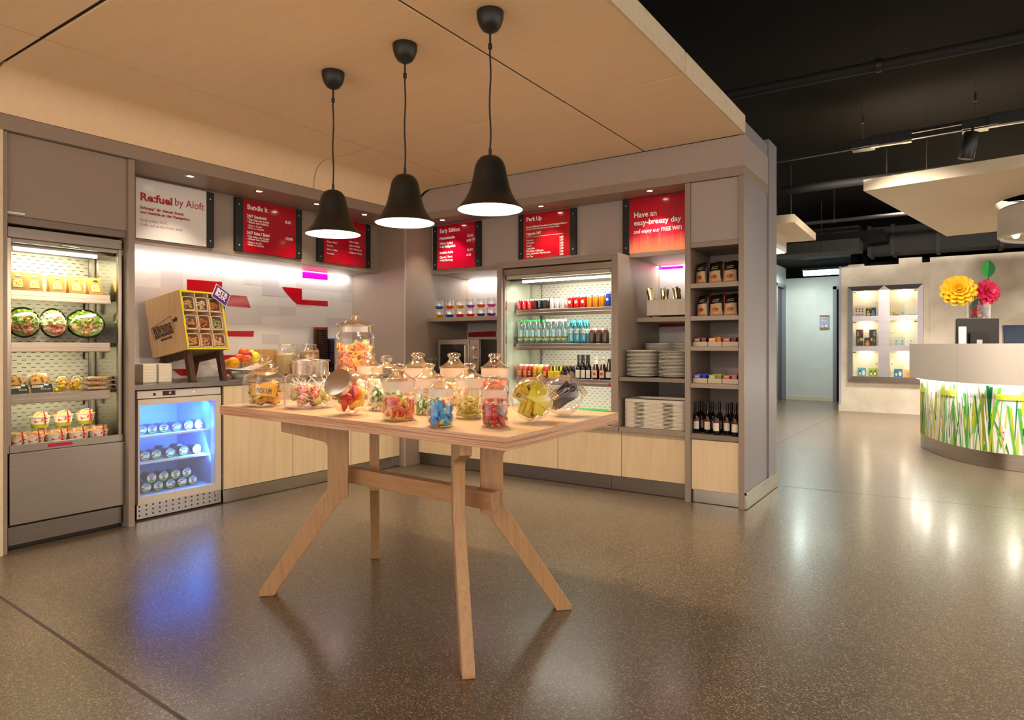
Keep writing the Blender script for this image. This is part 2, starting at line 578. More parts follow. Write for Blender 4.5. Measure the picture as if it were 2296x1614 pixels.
def drawer_door(name, label, b, mat, base, group):
    t = thing(name, label, 'cabinet', base, group=group)
    c = b['c']
    zk = b['d'][4] - .004
    inset = .12
    lo = (c[0], c[1] - inset, c[2], c[3]) if c[1] < -4.65 and c[3] < 4.83 else (c[0], c[1], c[2] + inset, c[3])
    wpart('carcass', MB().box(*c[:4], zk, c[5]).box(*lo, c[4], zk), LAMD, t)
    wpart('door', MB().box(*b['d']), mat, t, bevel=.002)
    return t
Ls = ['first pale maple base cabinet right of the glass door freezer', 'second pale maple base cabinet along the left counter, half behind the table leg', 'last pale maple base cabinet of the left counter beside the corner post']
ys = [2.918, 3.549, 4.19, 4.828]
for k in range(3):
    drawer_door('base_cabinet', Ls[k], {'c': (-5.33, XD - .02, ys[k] + .002, ys[k + 1] - .002, .004, .897), 'd': (XD - .019, XD, ys[k] + .003, ys[k + 1] - .003, .105, .895)}, MAPLE, (-4.98, (ys[k] + ys[k + 1]) / 2, 0), 'base cabinets of the left counter')
tag(build('kick_plate', MB().box(XK - .01, XK + .022, 2.92, 4.825, .003, .1), STEELH, bevel=.001), 'brushed steel kick plate under the left counter', 'kick plate')
t = thing('countertop', 'dark polished countertop of the left counter carrying the snack box', 'countertop', (-4.98, 3.5, .9))
wpart('slab', MB().box(XW + .002, -4.632, 2.219, 4.828, .9, CTZ), SLAB, t, bevel=.002)
wpart('edge_strip', MB().box(-4.632, -4.618, 2.219, 4.828, .9, CTZ - .001), STEELD, t, bevel=.001)

# glass splashback with the printed graphic (curved letter shapes, grey brick blocks)
def plate(plane, d):
    """returns a function adding a flat polygon given in pixels, lifted d metres off the plane"""
    def f(mb, pts, lift=0.):
        if plane == 'L':
            vs = [at(*p, x=XW + d + lift) for p in pts]
        else:
            vs = [at(*p, y=YW - d - lift) for p in pts]
        return mb.add(vs, [tuple(range(len(pts)))])
    return f
sb = thing('splashback', 'glossy white glass splashback printed with red and grey shapes on the left wall', 'splashback', (XW, 3.5, CTZ))
wpart('glass_panel', MB().box(-5.398, XW, 2.22, 4.829, CTZ + .001, 1.944), M('#dcd6d2', .13), sb)
f = plate('L', .0008)
greys, rm = MB(), MB()
rnd = random.Random(3)
def yz(mb, y0, y1, z0, z1, d):
    return mb.add([(XW + d, y0, z0), (XW + d, y1, z0), (XW + d, y1, z1), (XW + d, y0, z1)], [(0, 1, 2, 3)])
for k in range(4):                      # grey brick blocks in two tones
    greys.mat(k % 2)
for i in range(14):
    y = 2.24 + .187 * i
    for j in range(11):
        z = .95 + .09 * j
        q = rnd.random()
        if q < .30:
            yz(greys.mat(0 if q < .16 else 1), y, min(y + .187 * rnd.choice((1, 1, 2)), 4.82), z, z + .09 * rnd.choice((1, 1, 2)) - .001, .0005 + .0001 * (i % 3))
for c, rr in (((3.03, 1.36), .50), ((4.25, 1.58), .34)):         # large pale discs
    greys.mat(2).add([(XW + .0004, c[0] + rr * math.cos(a * PI / 20), min(1.94, max(.945, c[1] + rr * math.sin(a * PI / 20)))) for a in range(40)], [tuple(range(40))])
wpart('print_grey', greys, [M('#d3ccca', .13), M('#cac2c2', .13), M('#d8d2ce', .13)], sb, smooth=False)
for pts in ([(419, 626), (498, 632), (498, 660), (553, 664), (562, 690), (419, 679)],
            [(632, 643), (677, 647), (677, 672), (735, 675), (735, 687), (666, 682), (655, 672), (645, 661), (638, 652)],
            [(507, 742), (570, 742), (568, 755), (507, 754)],
            [(498, 796), (536, 796), (536, 808), (498, 809)],
            [(385, 827), (420, 827), (420, 842), (404, 842)], [(498, 830), (518, 828), (520, 838), (498, 840)]):
    reds = MB()
    f(reds, pts, .0006)
    wpart('print_red', reds, M('#b50013', .12), sb, smooth=False)
mg = MB()
f(mg, [(678, 606), (735, 611), (735, 628), (678, 623)], .0006)
wpart('print_magenta', mg, M('#d4006c', .12), sb, smooth=False)

# ------------------------------------------------------------------ back run
DB = [(-4.566, -4.05), (-4.046, -3.537), (-3.533, -2.927), (-2.923, -2.318), (-2.314, -1.755)]
LB = ['pale maple base cabinet in the corner under the microwave counter, left of its pair', 'second pale maple base cabinet under the microwave counter',
      'low maple cabinet under the left half of the drinks cooler', 'low maple cabinet under the right half of the drinks cooler', 'low maple cabinet under the tray shelf']
for k, (a, b) in enumerate(DB):
    top = .897 if k < 2 else .50
    drawer_door('base_cabinet', LB[k], {'c': (a, b, YD + .02, 5.83, .004, top), 'd': (a + .001, b - .001, YD, YD + .019, .122, top - .002)}, MAPLE, ((a + b) / 2, 5.4, 0), 'base cabinets of the back run')
drawer_door('base_cabinet', 'narrow low maple cabinet under the wine bottles at the right end', {'c': (-1.708, -1.35, 4.985, 5.83, .004, .488), 'd': (-1.707, -1.351, 4.965, 4.984, .105, .486)}, MAPLE, (-1.53, 5.4, 0), 'base cabinets of the back run')
tag(build('kick_plate', MB().box(-4.566, -2.42, YK - .006, YK + .012, .003, .117), STEELD, bevel=.001), 'longer brushed steel kick plate under the back run', 'kick plate')
tag(build('kick_plate', MB().box(-2.416, -1.755, YK - .008, YK + .012, .003, .117), STEELD, bevel=.001), 'shorter brushed steel kick plate beside the shelf post', 'kick plate')
tag(build('kick_plate', MB().box(-1.708, -1.35, 4.99, 5.02, .003, .1), STEELH, bevel=.001), 'short steel kick plate under the wine shelves', 'kick plate')
tag(build('shelf_upright', MB().box(-1.752, -1.710, YP, YP + .03, 0, 2.452).box(-1.742, -1.72, YP + .03, 5.83, .5, 2.452), LAM, bevel=.002), 'taupe upright between the plate shelves and the wine shelves', 'upright')
t = thing('countertop', 'dark countertop under the microwave in the corner', 'countertop', (-4.05, 5.4, .9))
wpart('slab', MB().box(-4.566, -3.537, 5.012, YW - .001, .9, CTZ), SLAB, t, bevel=.002)
wpart('edge_strip', MB().box(-4.566, -3.537, 4.998, 5.012, .9, CTZ - .001), STEELD, t, bevel=.001)
sb = thing('splashback', 'white splashback with a dark red stripe behind the microwave', 'splashback', (-4.05, YW, CTZ))
wpart('glass_panel', MB().box(-4.569, -3.538, YW, 5.92, CTZ + .001, 1.944), M('#dcd6d2', .12, coat=.3), sb)
f = plate('B', .0012)
mb = MB()
f(mb, [(1050, 745), (1112, 742), (1112, 755), (1050, 756)])
wpart('print_red', mb, M('#9c0012', .12), sb, smooth=False)
mb = MB()
f(mb.mat(0), [(1050, 600), (1050, 636), (1112, 636), (1112, 600)])
wpart('print_grey', mb, M('#d2cccb', .14), sb, smooth=False)
sb = thing('splashback', 'white splashback with a magenta arc behind the cutlery box', 'splashback', (-2.03, YW, 1.4))
wpart('glass_panel', MB().box(-2.3125, -1.754, YW, 5.92, .52, 1.944), M('#d8d2ce', .12, coat=.3), sb)
mb = MB()
f(mb, [(1464, 606), (1464, 600), (1473, 597), (1490, 593), (1510, 592.5), (1524, 594), (1532, 596), (1532, 601)])
wpart('print_magenta', mb, M('#d4006c', .12), sb, smooth=False)
mb = MB()
f(mb, [(1464, 720), (1550, 716), (1550, 731), (1464, 734)])
wpart('print_red', mb, M('#96001a', .12), sb, smooth=False)
# shelves of the back run
tag(build('shelf', MB().box(-4.569, -3.537, 5.16, YW - .002, 1.452, 1.494), LAM, bevel=.002), 'taupe shelf carrying the coloured tumblers above the microwave', 'shelf')
tag(build('shelf', MB().box(-2.306, -1.752, 5.30, YW - .002, 1.407, 1.445), LAM, bevel=.002), 'taupe shelf carrying the cutlery box', 'shelf')
tag(build('shelf', MB().box(-2.306, -1.752, YP + .005, YW - .002, .916, .946), LAMD, bevel=.002), 'taupe shelf carrying the stacks of white plates', 'shelf')
tag(build('shelf', MB().box(-2.306, -1.752, YP, YW - .002, .502, .54), LAM, bevel=.002), 'taupe shelf carrying the pale serving trays', 'shelf')
SH = [(1.643, 1.679, 'topmost narrow shelf, carrying three dark crisp bags'), (1.395, 1.429, 'second narrow shelf, carrying crisp bags above the tea boxes'), (1.165, 1.197, 'narrow shelf carrying the orange and purple tea boxes'), (.882, .916, 'narrow shelf carrying the blue, green and red tea boxes'), (.492, .53, 'lowest narrow shelf, carrying the wine bottles')]
for z0, z1, l in SH:
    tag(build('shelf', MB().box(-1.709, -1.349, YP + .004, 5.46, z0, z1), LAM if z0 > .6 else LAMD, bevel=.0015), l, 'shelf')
t = thing('wall_cabinet', 'pale taupe closed cabinet front at the top of the narrow shelves', 'cabinet', (-1.53, 5.2, 1.95))
wpart('door', MB().box(-1.709, -1.349, YP + .014, YP + .032, 1.992, 2.452), LAML, t, bevel=.0015)
wpart('bottom_rail', MB().box(-1.709, -1.349, YP + .004, 5.46, 1.952, 1.990), LAM, t, bevel=.0015)
struct('wall_shelf_back', MB().box(-1.719, -1.347, 5.462, 5.50, .5, 1.95), LAML)
# ------------------------------------------------------------------ high table
TQ = [Vector((-3.096, 1.927)), Vector((-1.230, 1.779)), Vector((-1.276, 2.731)), Vector((-3.142, 2.879))]
tb = thing('high_table', 'light oak high table with splayed trestle legs standing in the middle of the room', 'table', (-2.18, 2.33, 0))
n4 = list(range(4))
ed = lambda z: [(p.x, p.y, z) for p in TQ]
wpart('table_top', MB().mat(0).add(ed(.8556) + ed(TABZ), [(4, 5, 6, 7), (3, 2, 1, 0)]).mat(1).add(ed(.8556) + ed(TABZ), [(0, 1, 5, 4), (1, 2, 6, 5), (2, 3, 7, 6), (3, 0, 4, 7)]), [OAKT, PLY], tb)
prof = [(0, .0), (.07, .0), (.09, .035), (.385, .452), (.40, .458), (.414, .458), (.414, .855), (.10, .855), (.10, .788), (.295, .735), (.309, .727), (.316, .712), (.316, .50), (0, .022)]
for (x, y), ang in (((-2.79, 1.945), 45), ((-2.775, 2.69), -45), ((-1.462, 1.875), 135), ((-1.477, 2.648), -135)):
    a = math.radians(ang)
    mb = MB().prism(prof, 'y', -.024, .024)
    mb.rot((0, 0, a)).move((x, y, .001))
    wpart('leg', mb, OAK, tb, bevel=.003)
wpart('rail', MB().prism([(-2.57, 2.285), (-1.615, 2.225), (-1.615, 2.283), (-2.57, 2.343)], 'z', .512, .588), OAKH, tb, bevel=.002)
for y0, dy in ((1.99, 0), (2.60, 0)):
    pass
wpart('underframe', MB().box(-2.80, -1.52, 2.26, 2.33, .83, .8555), OAKH, tb)

# ------------------------------------------------------------------ pendant lamps
SHADEIN = M('#fff6e6', .6)
BULB = M('#ffeccb', .5, emit=14.)
def pendant(loc, label):
    x, y = loc
    t = thing('pendant_lamp', label, 'lamp', (x, y, 1.835), group='black bell pendants over the high table')
    k = CEIL - 1.835
    o = [(.1535, 0), (.150, .006), (.137, .022), (.118, .046), (.102, .075), (.091, .107), (.083, .14), (.077, .17), (.071, .20), (.062, .222), (.048, .239), (.03, .248), (.012, .251)]
    build('lamp_shade', MB().lathe(o, seg=48, cap1=True), BLACKM, t)
    build('shade_lining', MB().lathe([(max(.003, r - .0035), z - .001 + .0012) for r, z in o], seg=48), SHADEIN, t)
    build('rim', MB().tube([(.1525 * math.cos(a * PI / 24), .1525 * math.sin(a * PI / 24), .001) for a in range(48)], .0028, 6, True), M('#2a241d', .4), t)
    build('bulb', MB().ball((0, 0, .085), .034, 16, 10), BULB, t)
    build('socket', MB().cyl((0, 0, .25), (0, 0, .282), .0075, 12).cyl((0, 0, .282), (0, 0, .288), .0055, 12).cyl((0, 0, .11), (0, 0, .246), .02, 12), BLACKM, t)
    pts = [(.0035 * math.sin(j * .9) * (1 if 0 < j < 12 else 0), 0, .285 + (k - .105 - .285 - .05) * j / 12) for j in range(13)]
    build('cord', MB().tube(pts, .0042, 8), M('#1c1612', .6), t)
    build('cord_grip', MB().cyl((0, 0, k - .172), (0, 0, k - .148), .0095, 12).cyl((0, 0, k - .15), (0, 0, k - .09), .0052, 10), BLACKM, t)
    c = [(.063, k - .001), (.0635, k - .012), (.061, k - .035), (.052, k - .062), (.038, k - .083), (.02, k - .094), (.006, k - .097)]
    build('ceiling_cup', MB().lathe(c, seg=32, cap0=True, cap1=True), BLACKM, t)
    light('pendant_bulb', 'POINT', (x, y, 1.855), 17, WARM, .035)
PEND = [(-2.944, 2.525), (-2.368, 2.502), (-1.809, 2.481)]
for p, l in zip(PEND, ('black bell pendant lamp hanging furthest from the ceiling edge, left of three', 'black bell pendant lamp in the middle of the row of three', 'black bell pendant lamp nearest the ceiling edge, right of three')):
    pendant(p, l)

# ------------------------------------------------------------------ downlights in both bulkheads
def downlight(x, y, z, label):
    t = thing('downlight', label, 'downlight', (x, y, z), group='recessed downlights above the menu boards')
    build('ring', MB().lathe([(.022, .002), (.024, -.004), (.036, -.005), (.04, -.001), (.04, .001)], seg=24), STEELH, t)
    build('lens', MB().lathe([(.0005, -.0015), (.022, -.0015)], seg=16), M('#fff1d6', .4, emit=22.), t)
    light('downlight_beam', 'SPOT', (x, y, z - .012), 11, (1, .86, .66), .02, (0, 0, 0), spot=95, blend=.6)
DL = [at(417, 397, z=2.44), at(570, 431, z=2.44), at(700, 459, z=2.44), at(810, 482, z=2.44)]
for p, l in zip(DL, ('recessed downlight above the white board', 'recessed downlight above the first red board', 'recessed downlight between the two red boards of the left wall', 'recessed downlight above the red board half hidden by a pendant')):
    downlight(-4.64, p.y, 2.44, l)
for px, l in ((992, 'recessed downlight above the breakfast board'), (1213, 'recessed downlight above the coffee price board, behind a pendant'), (1457, 'recessed downlight above the red wifi board at the right')):
    downlight(at(px, 460, y=5.03).x, 5.03, 2.455, l)

# ------------------------------------------------------------------ open chilled displays
def perforated(nm, w_ax, a0, a1, z0, z1, pl, par, step=.052, hz=.024, inner=-1):
    """steel back panel with rows of dark slots: slots are printed on as thin darker plates"""
    base, sl = MB(), MB()
    if w_ax == 'y':
        base.box(pl - .008, pl, a0, a1, z0, z1)
    else:
        base.box(a0, a1, pl, pl + .008, z0, z1)
    z, k = z0 + .02, 0
    while z < z1 - .01:
        a = a0 + .012 + (k % 2) * step / 2
        while a < a1 - .03:
            if w_ax == 'y':
                base.mat(1).add([(pl + .0006, a, z), (pl + .0006, a + .024, z), (pl + .0006, a + .024, z + .0035), (pl + .0006, a, z + .0035)], [(0, 1, 2, 3)])
            else:
                base.mat(1).add([(a, pl - .0006, z), (a + .024, pl - .0006, z), (a + .024, pl - .0006, z + .0035), (a, pl - .0006, z + .0035)], [(0, 1, 2, 3)])
            a += step
        base.mat(0)
        z += hz
        k += 1
    return wpart(nm, base, [M('#b9b2a4', .45, .3), M('#2b2722', .8)], par, smooth=False)

FLUO = M('#fbffe8', .4, emit=9.)
# left display: frame along y
cd = thing('chilled_display', 'steel open chilled display of sandwiches and salads at the left', 'refrigerator', (-4.85, 1.85, 0))
y0, y1 = 1.523, 2.161
wpart('lower_panel', MB().box(-4.62, -4.585, 1.532, 2.176, .15, .57), STEEL, cd, bevel=.002)
wpart('kick_panel', MB().box(-4.62, -4.60, 1.53, 2.16, .03, .138).box(-4.60, -4.597, 1.54, 1.548, .04, .048).box(-4.60, -4.597, 2.14, 2.148, .04, .048), STEELD, cd, bevel=.001)
wpart('plinth', MB().box(-5.36, -4.625, 1.53, 2.16, .005, .56), BLACK, cd)
wpart('deck', MB().box(-5.02, -4.60, y0 + .02, y1 - .01, .562, .585), STEELD, cd)
wpart('deck_lip', MB().box(-4.602, -4.59, 1.535, 2.168, .572, .618), STEEL, cd, bevel=.002)
wpart('header', MB().box(-4.70, -4.59, y0, y1, 1.836, 1.903), STEELD, cd, bevel=.004)
wpart('header_badge', MB().box(-4.59, -4.588, 2.118, 2.156, 1.885, 1.895), M('#c9962e', .35), cd)
wpart('top_panel', MB().box(-5.36, -4.70, y0, y1, 1.80, 1.903), STEELD, cd)
bl = wpart('night_blind', MB().box(-4.62, -4.60, y0 + .02, y1 - .02, 1.812, 1.835), M('#a9a197', .4), cd, bevel=.002)
build('blind_handle', MB().tube([local(cd, p) for p in ((-4.60, 1.795, 1.822), (-4.575, 1.798, 1.822), (-4.575, 1.895, 1.818), (-4.60, 1.898, 1.818))], .003, 8), STEELH, bl)
for y in (y0 + .011, y1 - .011):
    wpart('side_frame', MB().box(-4.625, -4.595, y - .011, y + .011, .57, 1.836), STEEL, cd, bevel=.002)
wpart('side_wall', MB().box(-5.0, -4.625, y0 + .002, y0 + .012, .585, 1.80), STEELH, cd)
wpart('side_wall', MB().box(-5.0, -4.625, y1 - .012, y1 - .002, .585, 1.80), STEELH, cd)
perforated('back_panel', 'y', y0 + .012, y1 - .012, .585, 1.80, -4.975, cd)
for zz in (1.476, 1.163, .852):
    s_ = wpart('shelf', MB().box(-4.965, -4.665, y0 + .016, y1 - .045, zz + .046, zz + .058).box(-4.665, -4.655, y0 + .016, y1 - .045, zz, zz + .060).box(-4.66, -4.648, y0 + .016, y1 - .045, zz + .004, zz + .03), STEEL, cd, bevel=.0015)
    build('bracket', MB().tube([local(cd, p) for p in ((-4.96, 2.085, zz - .05), (-4.955, 2.085, zz + .01), (-4.93, 2.085, zz + .035), (-4.70, 2.085, zz + .040))], .007, 8), BLACK, s_)
wpart('shelf_rail', MB().box(-4.974, -4.962, 2.118, 2.132, .6, 1.8), STEELD, cd)
wpart('light_tube', MB().cyl((-4.72, 1.60, 1.79), (-4.72, 2.06, 1.79), .011, 10), FLUO, cd)
wpart('price_tag', MB().box(-4.59, -4.5885, 1.73, 1.865, .585, .605), M('#b50038', .4), cd)
light('display_tube', 'AREA', (-4.74, 1.84, 1.775), 2.6, (1, .96, .62), .04, (0, math.radians(14), 0), .5)
for zz in (1.47, 1.157, .846):
    wpart('shelf_light', MB().box(-4.70, -4.69, 1.56, 2.09, zz + .034, zz + .044), M('#fff7b8', .4, emit=5.), cd)
    light('shelf_strip', 'AREA', (-4.70, 1.84, zz + .025), .8, (1, .96, .60), .02, (0, math.radians(16), 0), .5)

# back display: frame along x
dc = thing('drinks_cooler', 'steel open drinks cooler full of cans and bottles on the back wall', 'refrigerator', (-2.93, 5.3, .5))
x0, x1 = -3.530, -2.313
YF = 4.98
for a, b, yb_ in ((x0, -3.478, 5.56), (-2.372, x1, 5.832)):
    wpart('side_frame', MB().box(a, b, YP, yb_, .54, 1.966), LAM, dc, bevel=.002)
wpart('top_frame', MB().box(-3.477, -2.373, YP, 5.56, 1.912, 1.966), LAM, dc, bevel=.002)
wpart('bottom_frame', MB().box(x0, x1, YP, 5.56, .505, .539), LAM, dc, bevel=.002)
wpart('header', MB().box(-3.474, -2.376, 4.972, 5.08, 1.846, 1.905), STEEL, dc, bevel=.004)
wpart('top_panel', MB().box(-3.474, -2.376, 5.08, 5.52, 1.80, 1.905), STEELD, dc)
bl = wpart('night_blind', MB().box(-3.45, -2.40, 4.985, 5.005, 1.812, 1.845), M('#b7aea2', .4), dc, bevel=.002)
build('blind_handle', MB().tube([local(dc, p) for p in ((-2.985, 4.985, 1.832), (-2.98, 4.968, 1.832), (-2.885, 4.968, 1.832), (-2.88, 4.985, 1.832))], .003, 8), STEELH, bl)
wpart('side_post', MB().box(-3.476, -3.458, 4.978, 5.0, .55, 1.846), STEELH, dc, bevel=.002)
wpart('side_post', MB().box(-2.392, -2.374, 4.978, 5.0, .55, 1.846), STEELH, dc, bevel=.002)
wpart('side_wall', MB().box(-3.470, -3.458, 5.0, 5.52, .55, 1.80), M('#c3c6b4', .22, .6), dc)
wpart('side_wall', MB().box(-2.392, -2.380, 5.0, 5.52, .55, 1.80), M('#c3c6b4', .22, .6), dc)
perforated('back_panel', 'x', -3.458, -2.392, .57, 1.80, 5.505, dc)
wpart('deck', MB().box(-3.458, -2.392, 5.0, 5.50, .545, .575), M('#cfd0c8', .4), dc)
wpart('deck_lip', MB().box(-3.458, -2.392, 4.985, 4.999, .542, .60), STEEL, dc, bevel=.002)
for zz in (1.476, 1.163, .852):
    s_ = wpart('shelf', MB().box(-3.42, -2.40, 5.11, 5.49, zz + .046, zz + .058).box(-3.42, -2.40, 5.10, 5.11, zz, zz + .060).box(-3.42, -2.40, 5.094, 5.105, zz + .004, zz + .03), STEEL, dc, bevel=.0015)
    build('bracket', MB().tube([local(dc, p) for p in ((-3.385, 5.49, zz - .05), (-3.385, 5.485, zz + .01), (-3.385, 5.46, zz + .035), (-3.385, 5.16, zz + .040))], .008, 8), STEELD, s_)
    wpart('shelf_light', MB().box(-3.38, -2.44, 5.13, 5.14, zz + .034, zz + .044), M('#fbffe0', .4, emit=6.), dc)
    light('shelf_strip', 'AREA', (-2.91, 5.13, zz + .022), 2.2, (1, 1, .84), .9, (math.radians(16), 0, 0), .02)
wpart('shelf_rail', MB().box(-3.40, -3.385, 5.49, 5.503, .6, 1.8), STEELD, dc)
wpart('light_tube', MB().cyl((-3.32, 5.06, 1.79), (-2.40, 5.06, 1.79), .011, 10), FLUO, dc)
wpart('price_tag', MB().box(-2.47, -2.40, 5.0925, 5.094, .858, .882), M('#c4005a', .4), dc)
light('display_tube', 'AREA', (-2.91, 5.08, 1.775), 6, (1, 1, .86), .95, (math.radians(14), 0, 0), .04)

# ------------------------------------------------------------------ glass door freezer under the left counter
fz = thing('glass_door_freezer', 'small white freezer with a glass door, lit blue inside, under the left counter', 'freezer', (-4.95, 2.59, 0))
FXF = -4.648
wpart('control_panel', MB().box(-4.70, FXF, 2.285, 2.90, .838, .892), M('#d9cfc3', .35), fz, bevel=.003)
wpart('switch', MB().box(FXF, FXF + .002, 2.392, 2.41, .855, .873), BLACK, fz)
dsp = wpart('display', MB().box(FXF, FXF + .003, 2.458, 2.548, .852, .884), BLACK, fz)
wpart('digit', MB().box(FXF + .003, FXF + .0035, 2.503, 2.517, .862, .876), M('#ff2a2a', .4, emit=3.), dsp)
wpart('lock', MB().cyl((FXF - .002, 2.682, .866), (FXF + .006, 2.682, .866), .009, 16), STEELH, fz)
dr = wpart('door_frame', MB().box(-4.70, FXF + .004, 2.288, 2.30, .112, .832).box(-4.70, FXF + .004, 2.852, 2.90, .112, .832).box(-4.70, FXF + .004, 2.30, 2.852, .792, .832).box(-4.70, FXF + .004, 2.30, 2.852, .112, .163), M('#d8cdc0', .35), fz)
wpart('pane', MB().box(FXF - .003, FXF + .001, 2.30, 2.852, .163, .792), PANE, dr)
FB = M('#8fb0ea', .5)
wpart('liner', MB().box(-5.20, -5.19, 2.30, 2.86, .15, .80).box(-5.19, -4.70, 2.29, 2.30, .15, .80).box(-5.19, -4.70, 2.86, 2.87, .15, .80).box(-5.19, -4.70, 2.30, 2.86, .797, .807).box(-5.19, -4.70, 2.30, 2.86, .145, .155), FB, fz)
wpart('housing', MB().box(-5.22, -5.20, 2.285, 2.90, .11, .83).box(-5.22, -4.70, 2.872, 2.90, .11, .83).box(-5.22, -4.70, 2.285, 2.2895, .11, .83).box(-5.22, -4.70, 2.285, 2.90, .81, .837), M('#d8cdc0', .4), fz)
for zz in (.57, .384):
    wpart('shelf', MB().box(-5.18, -4.73, 2.302, 2.858, zz - .012, zz), M('#dfe9ff', .3), fz)
g = MB().box(-4.665, -4.66, 2.288, 2.91, .012, .108)
for i in range(13):
    for z_, m_ in ((.03, 1), (.062, 2), (.092, 1)):
        yy = 2.30 + i * .0465
        g.mat(m_).box(-4.66, -4.6592, yy, yy + .011, z_, z_ + .011)
wpart('grille', g, [STEELH, BLACK, M('#4f4a44', .4, .8)], fz, smooth=False)
wpart('hinge', MB().box(-4.66, -4.65, 2.86, 2.90, .075, .105), STEELH, fz, bevel=.003)
wpart('plinth', MB().box(-5.2, -4.67, 2.29, 2.90, .01, .108), BLACK, fz)
light('freezer_led', 'AREA', (-4.735, 2.835, .48), 6, (.16, .42, 1), .60, (0, PI / 2 - .25, PI / 2 - .65), .03)
light('freezer_led', 'AREA', (-4.76, 2.58, .785), 4.2, (.05, .24, 1), .02, (0, .35, 0), .5)
# ------------------------------------------------------------------ menu boards
RED = M('#b3061f', .14, coat=.4)
WTXT, RTXT, RTXT2 = M('#ffffff', .5), M('#b01030', .5), M('#c9788a', .5)
def board(label, plane, q, face, strips, lines, group='menu boards', band=None, cat='sign'):
    """q = px of the board (left, right, y of the four corners); strips = px ranges of the black clamp strips"""
    k = {'x': XS + .028} if plane == 'L' else {'y': YS - .028}
    kb = {'x': XS + .0005} if plane == 'L' else {'y': YS - .0005}
    xl, xr, tl, bl, tr, br = q
    def lerp(px, top):
        f = (px - xl) / (xr - xl)
        return (tl + (tr - tl) * f) if top else (bl + (br - bl) * f)
    c = at((xl + xr) / 2, lerp((xl + xr) / 2, False), **k)
    t = thing('menu_board', label, cat, c, group=group)
    zt, zb = at(xl, tl, **k).z, at(xr, br, **k).z
    zt, zb = min(zt, 2.436 if plane == 'L' else 2.45), max(zb, 1.9865)
    def slab(a, b, d0, d1, z0=zb, z1=zt):
        pa, pb = at(a, lerp(a, 1), **k), at(b, lerp(b, 1), **k)
        return MB().box(XS + d0, XS + d1, pa.y, pb.y, z0, z1) if plane == 'L' else MB().box(pa.x, pb.x, YS - d1, YS - d0, z0, z1)
    s0 = strips[0][1] if strips and strips[0][0] == xl else xl
    s1 = strips[-1][0] if strips and strips[-1][1] == xr else xr
    wpart('face', slab(s0, s1, .001, .027), face, t)
    for a, b in strips:
        st = wpart('side_strip', slab(a, b, .001, .029), BLACK, t, bevel=.001)
        for top in (True, False):
            z = zt - .055 if top else zb + .05
            m_ = (a + b) / 2
            p = at(m_, lerp(m_, 1), **k)
            n = Vector((.004, 0, 0)) if plane == 'L' else Vector((0, -.004, 0))
            e = Vector((XS + .0285, p.y, z)) if plane == 'L' else Vector((p.x, YS - .0285, z))
            wpart('screw', MB().cyl(e, e + n * .6, .005, 10), M('#e8e4dc', .3), st)
    for ln in lines:
        s, p0, p1, h = ln[:4]
        text_px(s, p0, p1, h, plane, ln[4] if len(ln) > 4 else WTXT, t, bold=ln[5] if len(ln) > 5 else 0., **k)
    return t, slab, k
B1, B2 = .0009, .0004
board('white board with dark red lettering at the left end of the menu wall', 'L', (305, 480, 397, 537, 430, 556), M('#f0ebe8', .22), [(463, 480)], [
    ('Re:fuel', (313.8, 447.8), (385.2, 459.7), 17, RTXT, .0028), ('by Aloft', (391.2, 460.2), (456.5, 472.5), 17, RTXT),
    ('Schnapp\u2019 dir deinen Snack', (313.8, 467), (412.6, 482.2), 6, RTXT, B1), ('und bezahle an der Rezeption.', (313.8, 477), (426.3, 494.4), 6, RTXT, B1),
    ('Grab a bite 24/7.', (313.3, 494.4), (375, 502.3), 6, RTXT2), ('Cash out at the front desk.', (313.3, 504.5), (410.2, 517.7), 6, RTXT2)])
board('red menu board with sandwich and salad bundle prices, next to the white board', 'L', (528, 677, 441, 566, 470, 581), RED, [(528, 545), (663, 677)], [
    ('Bundle It', (554, 468), (599.7, 475.2), 11, WTXT, B1), ('24/7 Sandwich', (553.8, 486.2), (597.4, 492.6), 6.6, WTXT, B1),
    ('\u2022 T\u00fcte Chips oder Cookie', (553.8, 493), (603.2, 501.2), 4.4, WTXT, B2), ('\u2022 Wasser oder Softdrink', (553.8, 499), (602, 506.3), 4.4, WTXT, B2),
    ('\u2022 Chips or Cookie', (553.8, 506.3), (587, 511.8), 4.2), ('\u2022 Water or Softdrink', (553.8, 511.8), (592, 517.7), 4.2), ('8,00', (639.4, 500.8), (652.2, 502.7), 6.5, WTXT, B2),
    ('24/7 Salat / Salad', (553.5, 523.7), (604, 531), 6.6, WTXT, B1), ('\u2022 T\u00fcte Chips oder Cookie', (553.5, 531), (603.2, 538.3), 4.4, WTXT, B2),
    ('\u2022 Wasser oder Softdrink', (553.5, 536.5), (602, 543.5), 4.4, WTXT, B2), ('\u2022 Chips or Cookie', (553.5, 543.8), (587, 548.4), 4.2), ('\u2022 Water or Softdrink', (553.5, 549.3), (591.7, 554.4), 4.2),
    ('10,00', (639.4, 537.4), (655, 539.3), 6.5, WTXT, B2)])
board('red menu board in two columns at the corner, partly hidden by the left pendant lamp', 'L', (713, 831, 480, 587, 502, 601), RED, [(713, 726), (820, 831)], [
    ('Wasser / Water', (732.6, 542.9), (756, 546.2), 4), ('Tee / Tea', (732.9, 551.8), (746.3, 553.2), 4), ('Kaffee / Coffee', (732.6, 560), (756.3, 563), 4), ('Smoothies', (732.9, 568.8), (749.1, 570.6), 4),
    ('Salate / Salads', (783.2, 543.2), (804, 545.9), 4), ('Joghurt / Yoghurt', (783.2, 551.5), (807.8, 554.8), 4), ('Obst / Whole Fruits', (783.2, 559.2), (810.3, 562.9), 4), ('S\u00fc\u00dfigkeiten / Sweets', (783.2, 567.3), (811.8, 571.3), 4)])
